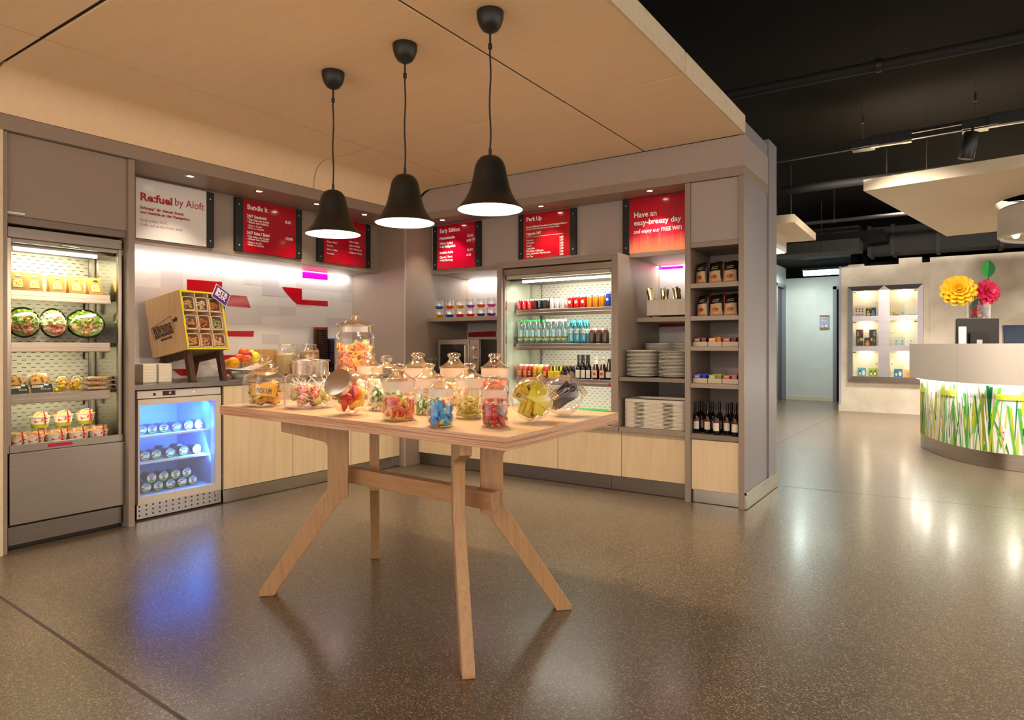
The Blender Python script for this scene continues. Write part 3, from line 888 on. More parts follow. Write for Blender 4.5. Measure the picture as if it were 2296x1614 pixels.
board('red menu board with breakfast buffet prices above the tumbler shelf', 'B', (971, 1077, 508, 604, 494, 596), M('#c00632', .14, coat=.4), [(971, 980), (1065, 1077)], [
    ('Early Edition', (986, 523), (1029.9, 516.8), 9, WTXT, B1), ('Fr\u00fchst\u00fccksbuffet', (985.8, 537.8), (1019.8, 535), 5.3, WTXT, B1), ('W\u00e4hle 3 Artikel', (985.8, 549.4), (1014.8, 546.6), 5.3, WTXT, B1),
    ('+ ein Hei\u00dfgetr\u00e4nk', (985.8, 556.5), (1021.4, 552.4), 5.3, WTXT, B1), ('Breakfast Buffet', (985.8, 569.8), (1015.6, 566.5), 5.2, WTXT, B2), ('Choose 3 Items', (985.8, 579.7), (1014, 577.6), 5.2, WTXT, B2),
    ('+ Hot Beverage', (985.8, 586.7), (1015.3, 584.4), 5.2, WTXT, B2), ('12,50', (1046.4, 530.9), (1059.2, 529.2), 5, WTXT, B2), ('6,50', (1046, 541.6), (1055.9, 540.8), 5, WTXT, B2),
    ('12,50', (1046.4, 562.7), (1058.8, 561.5), 5), ('6,50', (1046, 573.9), (1055.9, 572.6), 5)])
pl = []
for nme, y0_, x1_, y1_, pr, yp in (('Espresso', 541.2, 1195, 539.7, '2,80', 533.4), ('Americano', 547.1, 1196.9, 545.5, '3,00', 539.7), ('Mocha', 553.7, 1191, 552.4, '3,00', 546.3),
                               ('Cappuccino', 559.5, 1198.5, 557.9, '3,50', 552.4), ('Milchkaffee / Caf\u00e9 Latte', 565.7, 1218, 562, '3,50', 558.5), ('Hei\u00dfe Schokolade / Hot Chocolate', 571.4, 1233.8, 566.5, '3,00', 565.2), ('Tee / Tea', 577.6, 1194.4, 575.9, '2,00', 571.4)):
    pl.append((nme, (1180.3, y0_), (x1_, y1_), 4.0))
    pl.append((pr, (1254.5, yp), (1262.7, yp - 1), 4.4, WTXT, .0003))
t, slab, k = board('red menu board with the coffee price list above the drinks cooler', 'B', (1162, 1291, 482, 580, 464, 570), RED, [(1162, 1174), (1278, 1291)], [
    ('Perk Up', (1180.3, 497), (1213.9, 493.3), 9.5, WTXT, B1), ('Fairtrade Kaffee und Tee w\u00e4hrend des Fr\u00fchst\u00fccks inklusive /', (1180, 511.5), (1271.5, 501.1), 3.6, WTXT, .0003),
    ('Fairtrade coffee and tea are for free during breakfast', (1180, 516.3), (1253.6, 508.5), 3.2), ('Upgrade 24/7', (1180, 527.6), (1213, 524), 5.8, WTXT, B2)] + pl)
a, b = at(1180.3, 532.2, **k), at(1262.7, 523.4, **k)
wpart('rule_line', MB().box(a.x, b.x, YS - .0288, YS - .0272, a.z - .0012, a.z + .0012), WTXT, t)
# the wifi board: printed curtain folds fading from red to orange
def curtain():
    m = bpy.data.materials.new('printed_curtain')
    m.use_nodes = True
    nt = m.node_tree
    p = nt.nodes['Principled BSDF']
    tc = nt.nodes.new('ShaderNodeTexCoord')
    mp = nt.nodes.new('ShaderNodeMapping')
    mp.inputs['Scale'].default_value = (26, 1, 1.5)
    n = nt.nodes.new('ShaderNodeTexNoise')
    n.inputs['Scale'].default_value = 1.5
    sx = nt.nodes.new('ShaderNodeSeparateXYZ')
    mr = nt.nodes.new('ShaderNodeMapRange')
    mr.inputs[1].default_value, mr.inputs[2].default_value = .52, -.04
    ad = nt.nodes.new('ShaderNodeMath')
    ad.operation = 'MULTIPLY_ADD'
    ad.inputs[1].default_value = .22
    r = nt.nodes.new('ShaderNodeValToRGB')
    e = r.color_ramp.elements
    e.new(.5)
    for q, (ps, c) in enumerate([(.40, '#bb0529'), (.80, '#d42a44'), (1.0, '#f0906a')]):
        e[q].position, e[q].color = ps, lin(c)
    L_ = nt.links.new
    L_(tc.outputs['Object'], mp.inputs[0]); L_(mp.outputs[0], n.inputs['Vector']); L_(tc.outputs['Object'], sx.inputs[0]); L_(sx.outputs[2], mr.inputs[0])
    L_(n.outputs[0], ad.inputs[0]); L_(mr.outputs[0], ad.inputs[2]); L_(ad.outputs[0], r.inputs[0]); L_(r.outputs[0], p.inputs['Base Color'])
    p.inputs['Roughness'].default_value = .15
    return m
board('red board advertising free wifi at the right end of the menu wall', 'B', (1396, 1541, 448, 565, 429, 557.5), curtain(), [(1396, 1411)], [
    ('Have an', (1421, 488.8), (1471.1, 483.3), 12.3, WTXT, B1), ('easy-breezy day', (1421, 506.1), (1527.2, 493.2), 11.5, WTXT, .0012), ('and enjoy our FREE WIFI', (1421, 524.3), (1528.2, 514), 8.5, WTXT, .0004)])

# ------------------------------------------------------------------ microwave corner
mw = thing('microwave', 'stainless steel microwave oven standing on the corner counter', 'microwave', (-4.2, 5.42, CTZ))
mx0, mx1, my0, my1, mz0, mz1 = -4.462, -3.932, 5.215, 5.62, CTZ + .012, 1.268
mdr = -4.052
MWS = ramp_mat('microwave_steel', [(.3, '#a79e95'), (.7, '#b7aea5')], (1, 1, 90), 3, 2, .3, 1.0)
wpart('housing', MB().box(mx0, mx1, my0 + .012, my1, mz0, mz1), MWS, mw, bevel=.006)
fr = wpart('door', MB().box(mx0, mdr - .004, my0 - .012, my0 + .011, mz0, mz1), MWS, mw, bevel=.004)
wpart('window', MB().box(mx0 + .035, mdr - .048, my0 - .0145, my0 - .012, mz0 + .05, mz1 - .05), M('#14100e', .12), fr)
build('handle', MB().tube([local(fr, p) for p in ((mdr - .03, my0 - .012, mz0 + .07), (mdr - .03, my0 - .045, mz0 + .07), (mdr - .03, my0 - .045, mz1 - .06), (mdr - .03, my0 - .012, mz1 - .06))], .007, 8), STEELH, fr)
cp = wpart('control_panel', MB().box(mdr, mx1, my0 - .008, my0 + .011, mz0, mz1), MWS, mw, bevel=.003)
mkx = mdr + .062
for z in (mz1 - .085, mz1 - .185):
    kn = wpart('knob', MB().cyl((mkx, my0 - .008, z), (mkx, my0 - .030, z), .023, 24).box(mkx - .003, mkx + .003, my0 - .034, my0 - .029, z - .019, z + .019), STEELH, cp, bevel=.001)
    for q in range(11):
        a_ = math.radians(-130 + 26 * q)
        e = Vector((mkx + .032 * math.sin(a_), my0 - .0083, z + .032 * math.cos(a_)))
        wpart('dial_mark', MB().cyl(e, e + Vector((0, .0006, 0)), .0018, 6), M('#3a3532', .5), cp)
wpart('button', MB().box(mkx - .035, mkx + .035, my0 - .012, my0 - .008, mz0 + .022, mz0 + .055), STEELH, cp, bevel=.002)
for p in ((mx0 + .04, my0 + .03), (mx1 - .04, my0 + .03), (mx0 + .04, my1 - .03), (mx1 - .04, my1 - .03)):
    wpart('foot', MB().cyl((p[0], p[1], CTZ + .0005), (p[0], p[1], mz0), .014, 10), BLACK, mw)
def can_plant(loc, label, seed):
    t = thing('potted_herb', label, 'plant', loc, group='tin can plants beside the microwave')
    r_ = random.Random(seed)
    tin = MB()
    pr = [(.001, .001), (.034, .001)]
    for k_ in range(12):
        pr += [(.034, .004 + k_ * .006), (.0352, .007 + k_ * .006)]
    pr += [(.034, .078), (.034, .084), (.032, .084), (.032, .05)]
    build('tin_can', MB().lathe(pr, seg=20, cap0=True), STEELH, t)
    build('saucer', MB().lathe([(.001, -.001), (.036, -.001), (.040, .022), (.038, .022)], (0, 0, 0), 20), M('#d9c878', .5), t) if False else None
    build('soil', MB().lathe([(.0005, .07), (.031, .07)], seg=14), M('#2c2018', .9), t)
    st, lf = MB(), MB()
    for q in range(16):
        a_, s_ = r_.uniform(0, 2 * PI), r_.uniform(.01, .045)
        top = Vector((s_ * math.cos(a_), s_ * math.sin(a_), r_.uniform(.10, .16)))
        st.tube([(top.x * .2, top.y * .2, .068), (top.x * .6, top.y * .6, .10), top], .0009, 4)
        for w in range(3):
            d = Vector((r_.uniform(-.008, .008), r_.uniform(-.008, .008), r_.uniform(-.016, .004)))
            lf.ball(top + d, .0042, 6, 4, 1, 1, .5)
    build('stems', st, M('#4b5331', .7), t)
    build('sprigs', lf, M('#8d9662', .7), t)
    return t
p1, p2 = at(973, 833, z=CTZ + .001), at(1104, 833, z=CTZ + .001)
can_plant((-4.43, 5.08, CTZ + .001), 'tin can with a small herb left of the microwave', 1)
can_plant((-3.66, 5.10, CTZ + .001), 'tin can with a small herb right of the microwave', 2)
# coloured tumblers on the shelf, two tiers
CT = [('blue', '#2f9ff0'), ('orange', '#ff6a2c'), ('yellow', '#ffc21e'), ('lilac', '#b66be0'), ('red orange', '#f2522a'), ('pink', '#ef5fae')]
def pale(c, k=.5):
    return '#' + ''.join('%02x' % int(int(c[i:i + 2], 16) * k + 255 * (1 - k)) for i in (1, 3, 5))
TG = {n: thin_glass('tumbler_' + n.replace(' ', '_'), c, lo=.10, hi=.8, blend=.4, tint=pale(c, .62)) for n, c in CT}
TCL = thin_glass('tumbler_clear', '#ffffff', lo=.12, hi=.9, blend=.35)
ORD = 'first second third fourth fifth sixth seventh eighth ninth tenth eleventh twelfth thirteenth fourteenth fifteenth sixteenth'.split()
def tumbler(loc, colname, label):
    t = thing('tumbler', label, 'glass', loc, group='coloured tumblers on the shelf')
    build('base', MB().lathe([(.001, .001), (.024, .001), (.036, .009), (.042, .022), (.0435, .030)], seg=20), TG[colname], t)
    build('cup', MB().lathe([(.0435, .030), (.044, .046), (.042, .068), (.0395, .088)], seg=20), TCL, t)
    return t
bot = ['yellow', 'blue', 'orange', 'red orange', 'blue', 'lilac']
topc = ['blue', 'orange', 'yellow', 'lilac', 'orange', 'pink']
for k_ in range(6):
    px = 985 + k_ * 23.4
    p = at(px, 706, y=5.22)
    tumbler((p.x, 5.22, 1.4945), bot[k_], '%s tumbler, %s from the left in the lower tier on the shelf' % (bot[k_], ORD[k_]))
    tumbler((p.x, 5.22, 1.4945 + .0885), topc[k_], '%s tumbler, %s from the left in the upper tier on the shelf' % (topc[k_], ORD[k_]))
    c = CT[(k_ * 2 + 1) % 6][0]
    tumbler((p.x + .045, 5.325, 1.4945), c, '%s tumbler standing behind the %s lower tumbler from the left' % (c, ORD[k_]))
# ------------------------------------------------------------------ goods in the sandwich display
KRAFT = M('#c2944a', .55)
FILLS = ramp_mat('sandwich_filling', [(.3, '#7d9a2b'), (.48, '#e6dc7e'), (.58, '#f2e8b0'), (.7, '#b86a4a')], (1, 1, 1), 70, 3, .6)
GREENS = ramp_mat('salad_leaves', [(.3, '#3f6b16'), (.5, '#86b02c'), (.65, '#c4d35a'), (.8, '#d9bb4c')], (1, 1, 1), 55, 4, .5, bump=.6)
REDS = ramp_mat('salad_meat', [(.3, '#7a2a1c'), (.55, '#b9563c'), (.75, '#d98a6a')], (1, 1, 1), 50, 4, .5, bump=.6)
FRUITS = ramp_mat('cut_fruit', [(.3, '#e88a10'), (.5, '#f7c318'), (.62, '#e9dc4a'), (.75, '#7a1f2c')], (1, 1, 1), 26, 2, .35, bump=.4)
COOKIE = ramp_mat('cookie_dough', [(.35, '#4a2a14'), (.47, '#c08a42'), (.7, '#d9a557')], (1, 1, 1), 60, 3, .7, bump=.4)
GRAN = ramp_mat('granola_mix', [(.3, '#7a3d1c'), (.5, '#c98a4a'), (.65, '#e2b67a'), (.8, '#b34a34')], (1, 1, 1), 110, 3, .7, bump=.6)

def sandwich(loc, rz, label, badge):
    t = thing('sandwich_pack', label, 'sandwich', loc, rz, group='wedge sandwich packs on the top display shelf')
    a, b = (.0, .0), (-.055, .118)          # slanted face facing +x
    w = .043
    mb = MB().prism([a, (-.095, 0), b], 'y', -w, w)
    build('carton', mb, KRAFT, t, bevel=.002)
    n = Vector((.118, 0, .055)).normalized() * .0012
    def on(u, v, k=1):
        return (a[0] + (b[0] - a[0]) * v + n.x * k, u, (b[1] - a[1]) * v + n.z * k)
    build('window', MB().add([on(-.026, .18), on(.026, .18), on(.022, .62), on(-.022, .62)], [(0, 1, 2, 3)]), FILLS, t, smooth=False)
    if badge:
        build('badge', MB().add([on(.0 + .014 * math.cos(q * PI / 8) + .006, .80 + .05 * math.sin(q * PI / 8), 1.2) for q in range(16)], [tuple(range(16))]), M(badge, .5), t, smooth=False)
    return t
SW = [(40, '#d9ecf2', 'leftmost wedge sandwich pack on the top display shelf, half hidden by the frame'), (77, '#cfe6f0', 'second wedge sandwich pack from the left, with a pale blue badge'), (128, '#c9c2a4', 'third wedge sandwich pack from the left on the top display shelf'), (171, '#c9c2a4', 'fourth wedge sandwich pack from the left on the top display shelf'), (214, '#5a1a2a', 'rightmost wedge sandwich pack, with a dark badge')]
for px, bd, l in SW:
    p = at(px, 660, x=-4.70)
    sandwich((-4.685, p.y, 1.5345), -.12, l, bd)
for px, l in ((48, 'sandwich pack behind the gap between the two leftmost front packs'), (100, 'sandwich pack behind the gap of the second and third front packs'), (150, 'sandwich pack behind the gap of the third and fourth front packs'), (188, 'sandwich pack behind the gap left of the rightmost front pack')):
    p = at(px, 640, x=-4.84)
    sandwich((-4.80, min(p.y, 2.04), 1.5345), -.12, l, None)

def salad(loc, label, top, side, sx):
    t = thing('salad_bowl', label, 'salad', loc, rot=(0, math.radians(62), math.radians(-14)))
    build('bowl', MB().lathe([(.001, 0), (.072, 0), (.096, .03), (.110, .04), (.112, .043)], seg=28, sx=.98, sy=sx), M('#14140f', .25), t)
    r_ = random.Random(len(label))
    sal = MB()
    for q in range(120):
        a_, d = r_.uniform(0, 2 * PI), .092 * math.sqrt(r_.random())
        x_, y_ = d * math.cos(a_) * .98, d * math.sin(a_) * sx
        sal.mat(1 if x_ > .018 + r_.uniform(-.01, .01) else 0).ball((x_, y_, .046 + r_.uniform(-.006, .014) + .012 * (1 - d / .09)), r_.uniform(.007, .013), 7, 5, r_.uniform(.5, 1.2), r_.uniform(.6, 1.6), .5)
    build('salad', sal, [top, side], t)
    build('bed', MB().lathe([(.001, .050), (.07, .049), (.098, .044)], seg=24, sx=.98, sy=sx), M('#6d8a2a' if top is GREENS else '#a9a878', .6), t)
    if top is GREENS:
        rk = MB()
        for q in range(70):
            a_, d = r_.uniform(0, 2 * PI), .06 * math.sqrt(r_.random())
            x_, y_ = d * math.cos(a_) - .012, d * math.sin(a_) * sx
            u_, w_ = r_.uniform(-.022, .022), r_.uniform(-.022, .022)
            rk.tube([(x_, y_, .062), (x_ + u_ * .5, y_ + w_ * .5, .070), (x_ + u_, y_ + w_, .064)], [.0012, .0022, .0010], 4)
        build('rocket', rk, M('#5f8f1e', .5), t)
    for q in range(3):
        a_ = 1.2 + q * 1.9
        build('onion_ring' if top is GREENS else 'pepper_strip', MB().tube([(-.02 + .02 * math.cos(b_ * PI / 7) + .012 * math.cos(a_) , .03 * math.sin(a_) + .024 * math.sin(b_ * PI / 7), .068) for b_ in range(11)], .0035, 6), M('#e06a2a' if q % 2 else '#d9a0b4', .4), t)
    build('lid', MB().lathe([(.113, .044), (.111, .047), (.100, .066), (.086, .080), (.066, .085), (.001, .086)], seg=28, sx=.98, sy=sx), PET, t)
    return t
for px, py, l, tp, sd, sx in ((60, 765, 'oval salad bowl with yellow pepper strips at the left of the display shelf', GREENS, REDS, .80), (127, 765, 'salad bowl with a foggy reflecting lid between two others', M('#cfd8a8', .5), REDS, .68), (199, 765, 'large salad bowl heaped with rocket at the right of the display shelf', GREENS, M('#c98a5a', .6), 1.0)):
    p = at(px, 740, x=-4.74)
    salad((-4.80, p.y, 1.327), l, tp, sd, sx)

def cookie_pack(px0, px1, label, wtxt):
    p, q = at(px0, 880, x=-4.69), at(px1, 880, x=-4.69)
    w, c = (q.y - p.y), (p.y + q.y) / 2
    t = thing('cookie_pack', label, 'cookies', (-4.70, c, .912))
    h = .118
    for k_ in range(3):
        build('cookie', MB().lathe([(.001, -.006), (w * .41, -.005), (w * .43, 0), (w * .41, .006), (.001, .009)], seg=24).rot((0, PI / 2 - .25, 0)).move((-.034 - k_ * .016, 0, .064)), COOKIE, t)
    build('film', MB().prism([(.006, 0), (-.065, 0), (-.095, h), (-.045, h)], 'y', -w / 2 + .002, w / 2 - .002), PET, t, smooth=False)
    build('label', MB().add([(.0075, -w / 2 + .002, .001), (.0075, w / 2 - .002, .001), (-.0135, w / 2 - .002, .052), (-.0135, -w / 2 + .002, .052)], [(0, 1, 2, 3)]), M('#15120f', .3), t, smooth=False)
    build('price_sticker', MB().add([(-.0095, w * .12, .044), (-.0095, w * .32, .044), (-.0135, w * .32, .054), (-.0135, w * .12, .054)], [(0, 1, 2, 3)]), M('#a9d4e8', .4), t, smooth=False)
    text('COOKIES', (-.0055, -w * .42, .033), .02, 'L', WTXT, t, width=w * .5, bold=.0004, rot=(PI / 2 - .38, 0, PI / 2))
    text('Dark Chocolate', (.001, -w * .05, .020), .01, 'L', WTXT, t, width=w * .42, rot=(PI / 2 - .38, 0, PI / 2))
cookie_pack(24, 67, 'pack of dark chip cookies at the left edge of the third display shelf', 1)
cookie_pack(70, 121, 'pack of dark chip cookies right of its twin on the third display shelf', 1)
def fruit_pot(px, label, seed):
    p = at(px, 878, x=-4.70)
    t = thing('fruit_pot', label, 'fruit salad', (-4.71, p.y, .9115))
    build('pot', MB().lathe([(.001, 0), (.030, 0), (.041, .055), (.043, .057)], seg=20), PET, t)
    r_ = random.Random(seed)
    fr = MB()
    for q in range(26):
        a_, d, z_ = r_.uniform(0, 2 * PI), .030 * math.sqrt(r_.random()), r_.uniform(.010, .080)
        fr.ball((d * math.cos(a_), d * math.sin(a_), z_), r_.uniform(.009, .013), 7, 5)
    build('fruit', fr, FRUITS, t)
    build('lid', MB().lathe([(.044, .057), (.043, .07), (.034, .094), (.02, .104), (.001, .106)], seg=20), PET, t)
fruit_pot(139, 'clear pot of cut fruit next to the cookies', 5)
fruit_pot(172, 'clear pot of cut fruit next to the granola bars', 9)
for k_ in range(3):
    p = at(222, 870, x=-4.72)
    t = thing('granola_bar', '%s granola bar of the stack at the right of the third display shelf' % ('lowest', 'middle', 'topmost')[k_], 'bar', (-4.73, min(p.y, 2.065) + .004 * k_, .9115 + k_ * .031), -.04, 'stacked granola bars')
    build('bar', MB().cbox((0, 0, .014), (.07, .135, .020)), GRAN, t, bevel=.006)
    build('wrapper', MB().cbox((0, 0, .015), (.078, .150, .028)), PET, t, bevel=.008)

def muesli_tub(px, z, x, label, lime=True, top='#d98a3a'):
    p = at(px, 950, x=x)
    t = thing('yoghurt_tub', label, 'yoghurt', (x, min(max(p.y, 1.602), 2.085), z), group='yoghurt tubs with granola lids')
    r = .0555
    build('cup', MB().lathe([(.001, 0), (r * .80, 0), (r * .86, .024)], seg=24), M('#a9b02a' if lime else '#efe6da', .35), t)
    build('sleeve', MB().lathe([(r * .86, .024), (r * .97, .066)], seg=24), M('#efe8dc', .35), t)
    build('rim', MB().lathe([(r * .97, .066), (r * 1.04, .067), (r * 1.04, .071), (r * .9, .072)], seg=24), M('#f3c9a0', .35), t)
    build('granola', MB().lathe([(.001, .094), (r * .6, .090), (r * .85, .0725)], seg=18), GRAN, t)
    build('lid', MB().lathe([(r * .92, .0725), (r * .88, .094), (r * .8, .101), (.001, .103)], seg=24), PET, t)
    f_ = lambda a, z_, e=.0006: ((r * (.86 + .11 * (z_ - .024) / .042) + e) * math.cos(a), (r * (.86 + .11 * (z_ - .024) / .042) + e) * math.sin(a), z_)
    build('print', MB().add([f_(-.9 + .22 * i, .032 + .003 * i) for i in range(5)] + [f_(-.02 - .22 * i, .060 - .002 * i) for i in range(5)], [tuple(range(10))]), M('#d93a20', .35), t, smooth=False)
    build('print_leaf', MB().add([f_(.1, .03), f_(.5, .034), f_(.62, .056), f_(.3, .060)], [(0, 1, 2, 3)]), M('#3a2d1c', .4), t, smooth=False)
    build('spoon', MB().tube([(r * 1.0, .012, .02), (r * 1.06, .008, .06), (r * .98, .002, .105)], .0038, 6), M('#d4141c', .35), t)
for px, l in ((89, 'yoghurt tub with a red spoon, left of the three in the upper row'), (141, 'yoghurt tub with a red spoon, middle of the three in the upper row'), (191, 'yoghurt tub with a red spoon, right of the three in the upper row')):
    muesli_tub(px, .689, -4.79, l)
for k_, px in enumerate((88, 141, 191)):
    muesli_tub(px, .5855, -4.79, 'yoghurt tub supporting the %s tub of the upper row' % ('left', 'middle', 'right')[k_])
for k_, px in enumerate((30, 76, 127, 176, 221)):
    muesli_tub(px, .5855, -4.67 - .0 * k_, 'yoghurt tub, %s from the left in the front row at the display bottom' % ORD[k_], lime=False)

# ------------------------------------------------------------------ ice cream tubs in the freezer
ICE = [M('#d6ecf2', .35), M('#5aa0d8', .35), M('#7cc06a', .4), M('#c9407a', .4), M('#1a1c26', .3)]
def ice_tub(y, z, x, label, tint):
    t = thing('ice_cream_tub', label, 'ice cream', (x, y, z), group='ice cream tubs in the freezer')
    r = .0372
    build('tub', MB().lathe([(r * .80, -.10), (r * .93, -.008)], seg=24, cap0=True).rot((0, PI / 2, 0)), M('#2a3a5c', .4), t)
    build('lid_rim', MB().lathe([(r * .95, -.008), (r, -.008), (r, .004), (r * .93, .005), (r * .92, .002)], seg=24).rot((0, PI / 2, 0)), ICE[4], t)
    d = MB()
    def disc(rr, x_, lo, hi, m_):
        pts = [(x_, rr * math.cos(a * PI / 14), max(lo, min(hi, rr * math.sin(a * PI / 14)))) for a in range(28)]
        d.mat(m_).add(pts, [tuple(range(28))])
    disc(r * .93, .0022, -1, 1, 0)
    disc(r * .92, .0026, r * .42, 1, 1)
    disc(r * .92, .0026, -1, -r * .42, 2)
    d.mat(4).add([(.003, -r * .55, r * .12), (.003, r * .5, r * .22), (.003, r * .52, r * .36), (.003, -r * .53, r * .26)], [(0, 1, 2, 3)])
    d.mat(3).add([(.003, r * tint * .6 + r * .28 * math.cos(a * PI / 6), -r * .15 + r * .24 * math.sin(a * PI / 6)) for a in range(12)], [tuple(range(12))])
    d.mat(4).add([(.0032, -r * .35, -r * .62), (.0032, r * .35, -r * .62), (.0032, r * .35, -r * .5), (.0032, -r * .35, -r * .5)], [(0, 1, 2, 3)])
    build('lid', d, ICE, t, smooth=False)
ri = random.Random(8)
def ys_(pxs, py, x=-4.79):
    return [at(p, py, x=x).y for p in pxs]
for k_, y in enumerate(ys_((318, 341, 367, 395.4, 422, 445.5), 947)):
    ice_tub(max(y, 2.342), .570 + .0375, -4.79, 'ice cream tub, %s from the left on the upper freezer shelf' % ORD[k_], ri.choice((-1, 0, 1)))
for k_, y in enumerate(ys_((325, 350, 381.2, 411.2, 440.8), 1005)):
    ice_tub(max(y, 2.342), .384 + .0375, -4.79, 'ice cream tub, %s from the left in front on the middle freezer shelf' % ORD[k_], ri.choice((-1, 0, 1)))
for k_, y in enumerate(ys_((369, 402.4), 1000, -4.93)):
    ice_tub(y, .384 + .0375, -4.93, 'ice cream tub behind the %s tubs of the middle shelf' % ('second and third front', 'third and fourth front')[k_], 0)
lowy = ys_((327.8, 354.9, 382, 408.3, 431.9), 1085)
for k_, y in enumerate(lowy):
    ice_tub(max(y, 2.342), .156 + .0375, -4.79, 'ice cream tub, %s from the left in the lowest row of the freezer' % ORD[k_], ri.choice((-1, 0, 1)))
for k_ in range(4):
    ice_tub((lowy[k_] + lowy[k_ + 1]) / 2 - .006, .156 + .0375 + .064, -4.79, 'ice cream tub, %s from the left on top of the lowest row' % ORD[k_], ri.choice((-1, 0, 1)))

# ------------------------------------------------------------------ drinks
ALU = M('#cfcac4', .25, 1.)
def can(loc, label, col, r, h, band=None, cat='can', group='drink cans on the top cooler shelf', mark=None):
    t = thing('drink_can', label, cat, loc, group=group)
    build('body', MB().lathe([(r * .72, .001), (r * .96, .006), (r, .010), (r, h - .012)], seg=18, cap0=True), M(col, .28, .35), t)
    build('top', MB().lathe([(r, h - .012), (r * .86, h - .002), (r * .82, h), (r * .78, h - .003), (.001, h - .004)], seg=18), ALU, t)
    if mark:
        kind, mc = mark
        e = r + .0006
        P_ = lambda a, z_: (e * math.sin(a), -e * math.cos(a), z_)
        mm = MB()
        if kind == 'bottle':
            w = [(.10, .86), (.12, .68), (.34, .52), (.30, .34), (.36, .14)]
            for i in range(4):
                mm.add([P_(-w[i][0], h * w[i][1]), P_(w[i][0], h * w[i][1]), P_(w[i + 1][0], h * w[i + 1][1]), P_(-w[i + 1][0], h * w[i + 1][1])], [(0, 1, 2, 3)])
        elif kind == 'script':
            for i in range(6):
                z_ = h * (.22 + .1 * i)
                mm.add([P_(-.28 + .05 * (i % 2), z_), P_(.30, z_ + .004), P_(.34, z_ + h * .06), P_(-.22, z_ + h * .05)], [(0, 1, 2, 3)])
        else:                                   # burst
            mm.add([P_((.62 if i % 2 else .38) * math.cos(i * PI / 9), h * .52 + r * (.62 if i % 2 else .38) * math.sin(i * PI / 9)) for i in range(18)], [tuple(range(18))])
        build('print', mm, M(mc, .35), t, smooth=False)
    return t
ZS1, ZS2, ZS3, ZD = 1.5345, 1.2215, .9105, .5755
RC = [(1165.8, '#c4101a', 'red mini can with a white bottle print', ('bottle', '#f2ede8'), .0225, .098), (1176.8, '#c4101a', '', ('bottle', '#f2ede8'), .0225, .098), (1188.8, '#c4101a', '', ('bottle', '#f2ede8'), .0225, .098),
      (1200.5, '#1a1715', 'black mini can', ('script', '#c9202a'), .0225, .098), (1211.5, '#1a1715', '', ('script', '#d8d0c8'), .0225, .098), (1223, '#1a1715', '', ('script', '#c9202a'), .0225, .098),
      (1238.5, '#c9c5c2', 'silver mini can with red script', ('script', '#c4303a'), .0225, .098), (1250, '#c9c5c2', '', ('script', '#c4303a'), .0225, .098), (1261.8, '#c9c5c2', '', ('script', '#c4303a'), .0225, .098),
      (1280, '#cf1f14', 'wide red can with a pale burst', ('burst', '#c9d2c4'), .028, .108), (1294, '#cf1f14', '', ('burst', '#c9d2c4'), .028, .108), (1309, '#cf1f14', '', ('burst', '#c9d2c4'), .028, .108),
      (1322.5, '#e08a1c', 'orange can with a dark print', ('script', '#4a2410'), .0275, .108), (1336, '#e08a1c', '', ('script', '#4a2410'), .0275, .108), (1350, '#e08a1c', '', ('script', '#4a2410'), .0275, .108),
      (1364, '#1e3fae', 'slim tall blue and silver can', ('burst', '#d8d4d0'), .024, .126)]
base_l, cnt = '', 0
for px, col, l, mk, r, h in RC:
    if l:
        base_l, cnt = l, 0
    p = at(px, 690, y=5.14)
    lab = '%s at the right end of the top cooler shelf' % base_l if 'slim' in base_l else '%s, %s from the left of its front row' % (base_l, ORD[cnt])
    cnt += 1
    can((p.x, 5.14, ZS1), lab, col, r, h, mark=mk)
cnt, last = 0, ''
for px, col, l, mk, r, h in RC[:-1]:
    if l:
        base_l, cnt = l, 0
    p = at(px + 5, 690, y=5.20)
    can((p.x, 5.205, ZS1), '%s standing behind the %s such can from the left' % (base_l.split(' with')[0], ORD[cnt]), col, r, h)
    cnt += 1

def bottle(loc, label, prof, body, cap, capr, caph, lab=None, labz=None, cat='bottle', group=None, liquid=None, name='drink_bottle', patch=None, mark=None):
    """prof: (r,z) from base to mouth; label band over z range labz"""
    t = thing(name, label, cat, loc, group=group)
    build('body', MB().lathe(prof, seg=18, cap0=True), body, t)
    z_ = prof[-1][1]
    build('cap', MB().lathe([(capr, z_ - caph * .6), (capr, z_ + caph * .4), (.001, z_ + caph * .4)], seg=14), cap, t)
    def rad(z):
        for (r0, a), (r1, b) in zip(prof, prof[1:]):
            if a <= z <= b and b > a:
                return r0 + (r1 - r0) * (z - a) / (b - a)
        return prof[-1][0]
    if liquid:
        m_, zt = liquid
        build('drink', MB().lathe([(max(r - .002, .001), z + .0015) for r, z in prof if z < zt] + [(rad(zt) - .002, zt), (.001, zt)], seg=16, cap0=True), m_, t)
    if lab:
        zz = [labz[0], labz[1]] if len(labz) == 2 else labz
        build('label', MB().lathe([(rad(z) + .0006, z) for z in zz], seg=18), lab, t)
    if patch:
        m_, z0_, z1_, ha = patch
        q = MB()
        for i in range(4):
            a0_, a1_ = -ha + i * ha / 2, -ha + (i + 1) * ha / 2
            q.add([((rad(z) + .0012) * math.sin(a), -(rad(z) + .0012) * math.cos(a), z) for a, z in ((a0_, z0_), (a1_, z0_), (a1_, z1_), (a0_, z1_))], [(0, 1, 2, 3)])
        lp = build('front_label', q, m_, t, smooth=False)
        if mark:
            e = rad((z0_ + z1_) / 2) + .002
            n_ = 14
            build('emblem', MB().add([(e * math.sin(mark[1] * math.cos(a * 2 * PI / n_) / e), -e * math.cos(mark[1] * math.cos(a * 2 * PI / n_) / e), (z0_ + z1_) / 2 + mark[1] * math.sin(a * 2 * PI / n_)) for a in range(n_)], [tuple(range(n_))]), mark[0], lp, smooth=False)
    return t
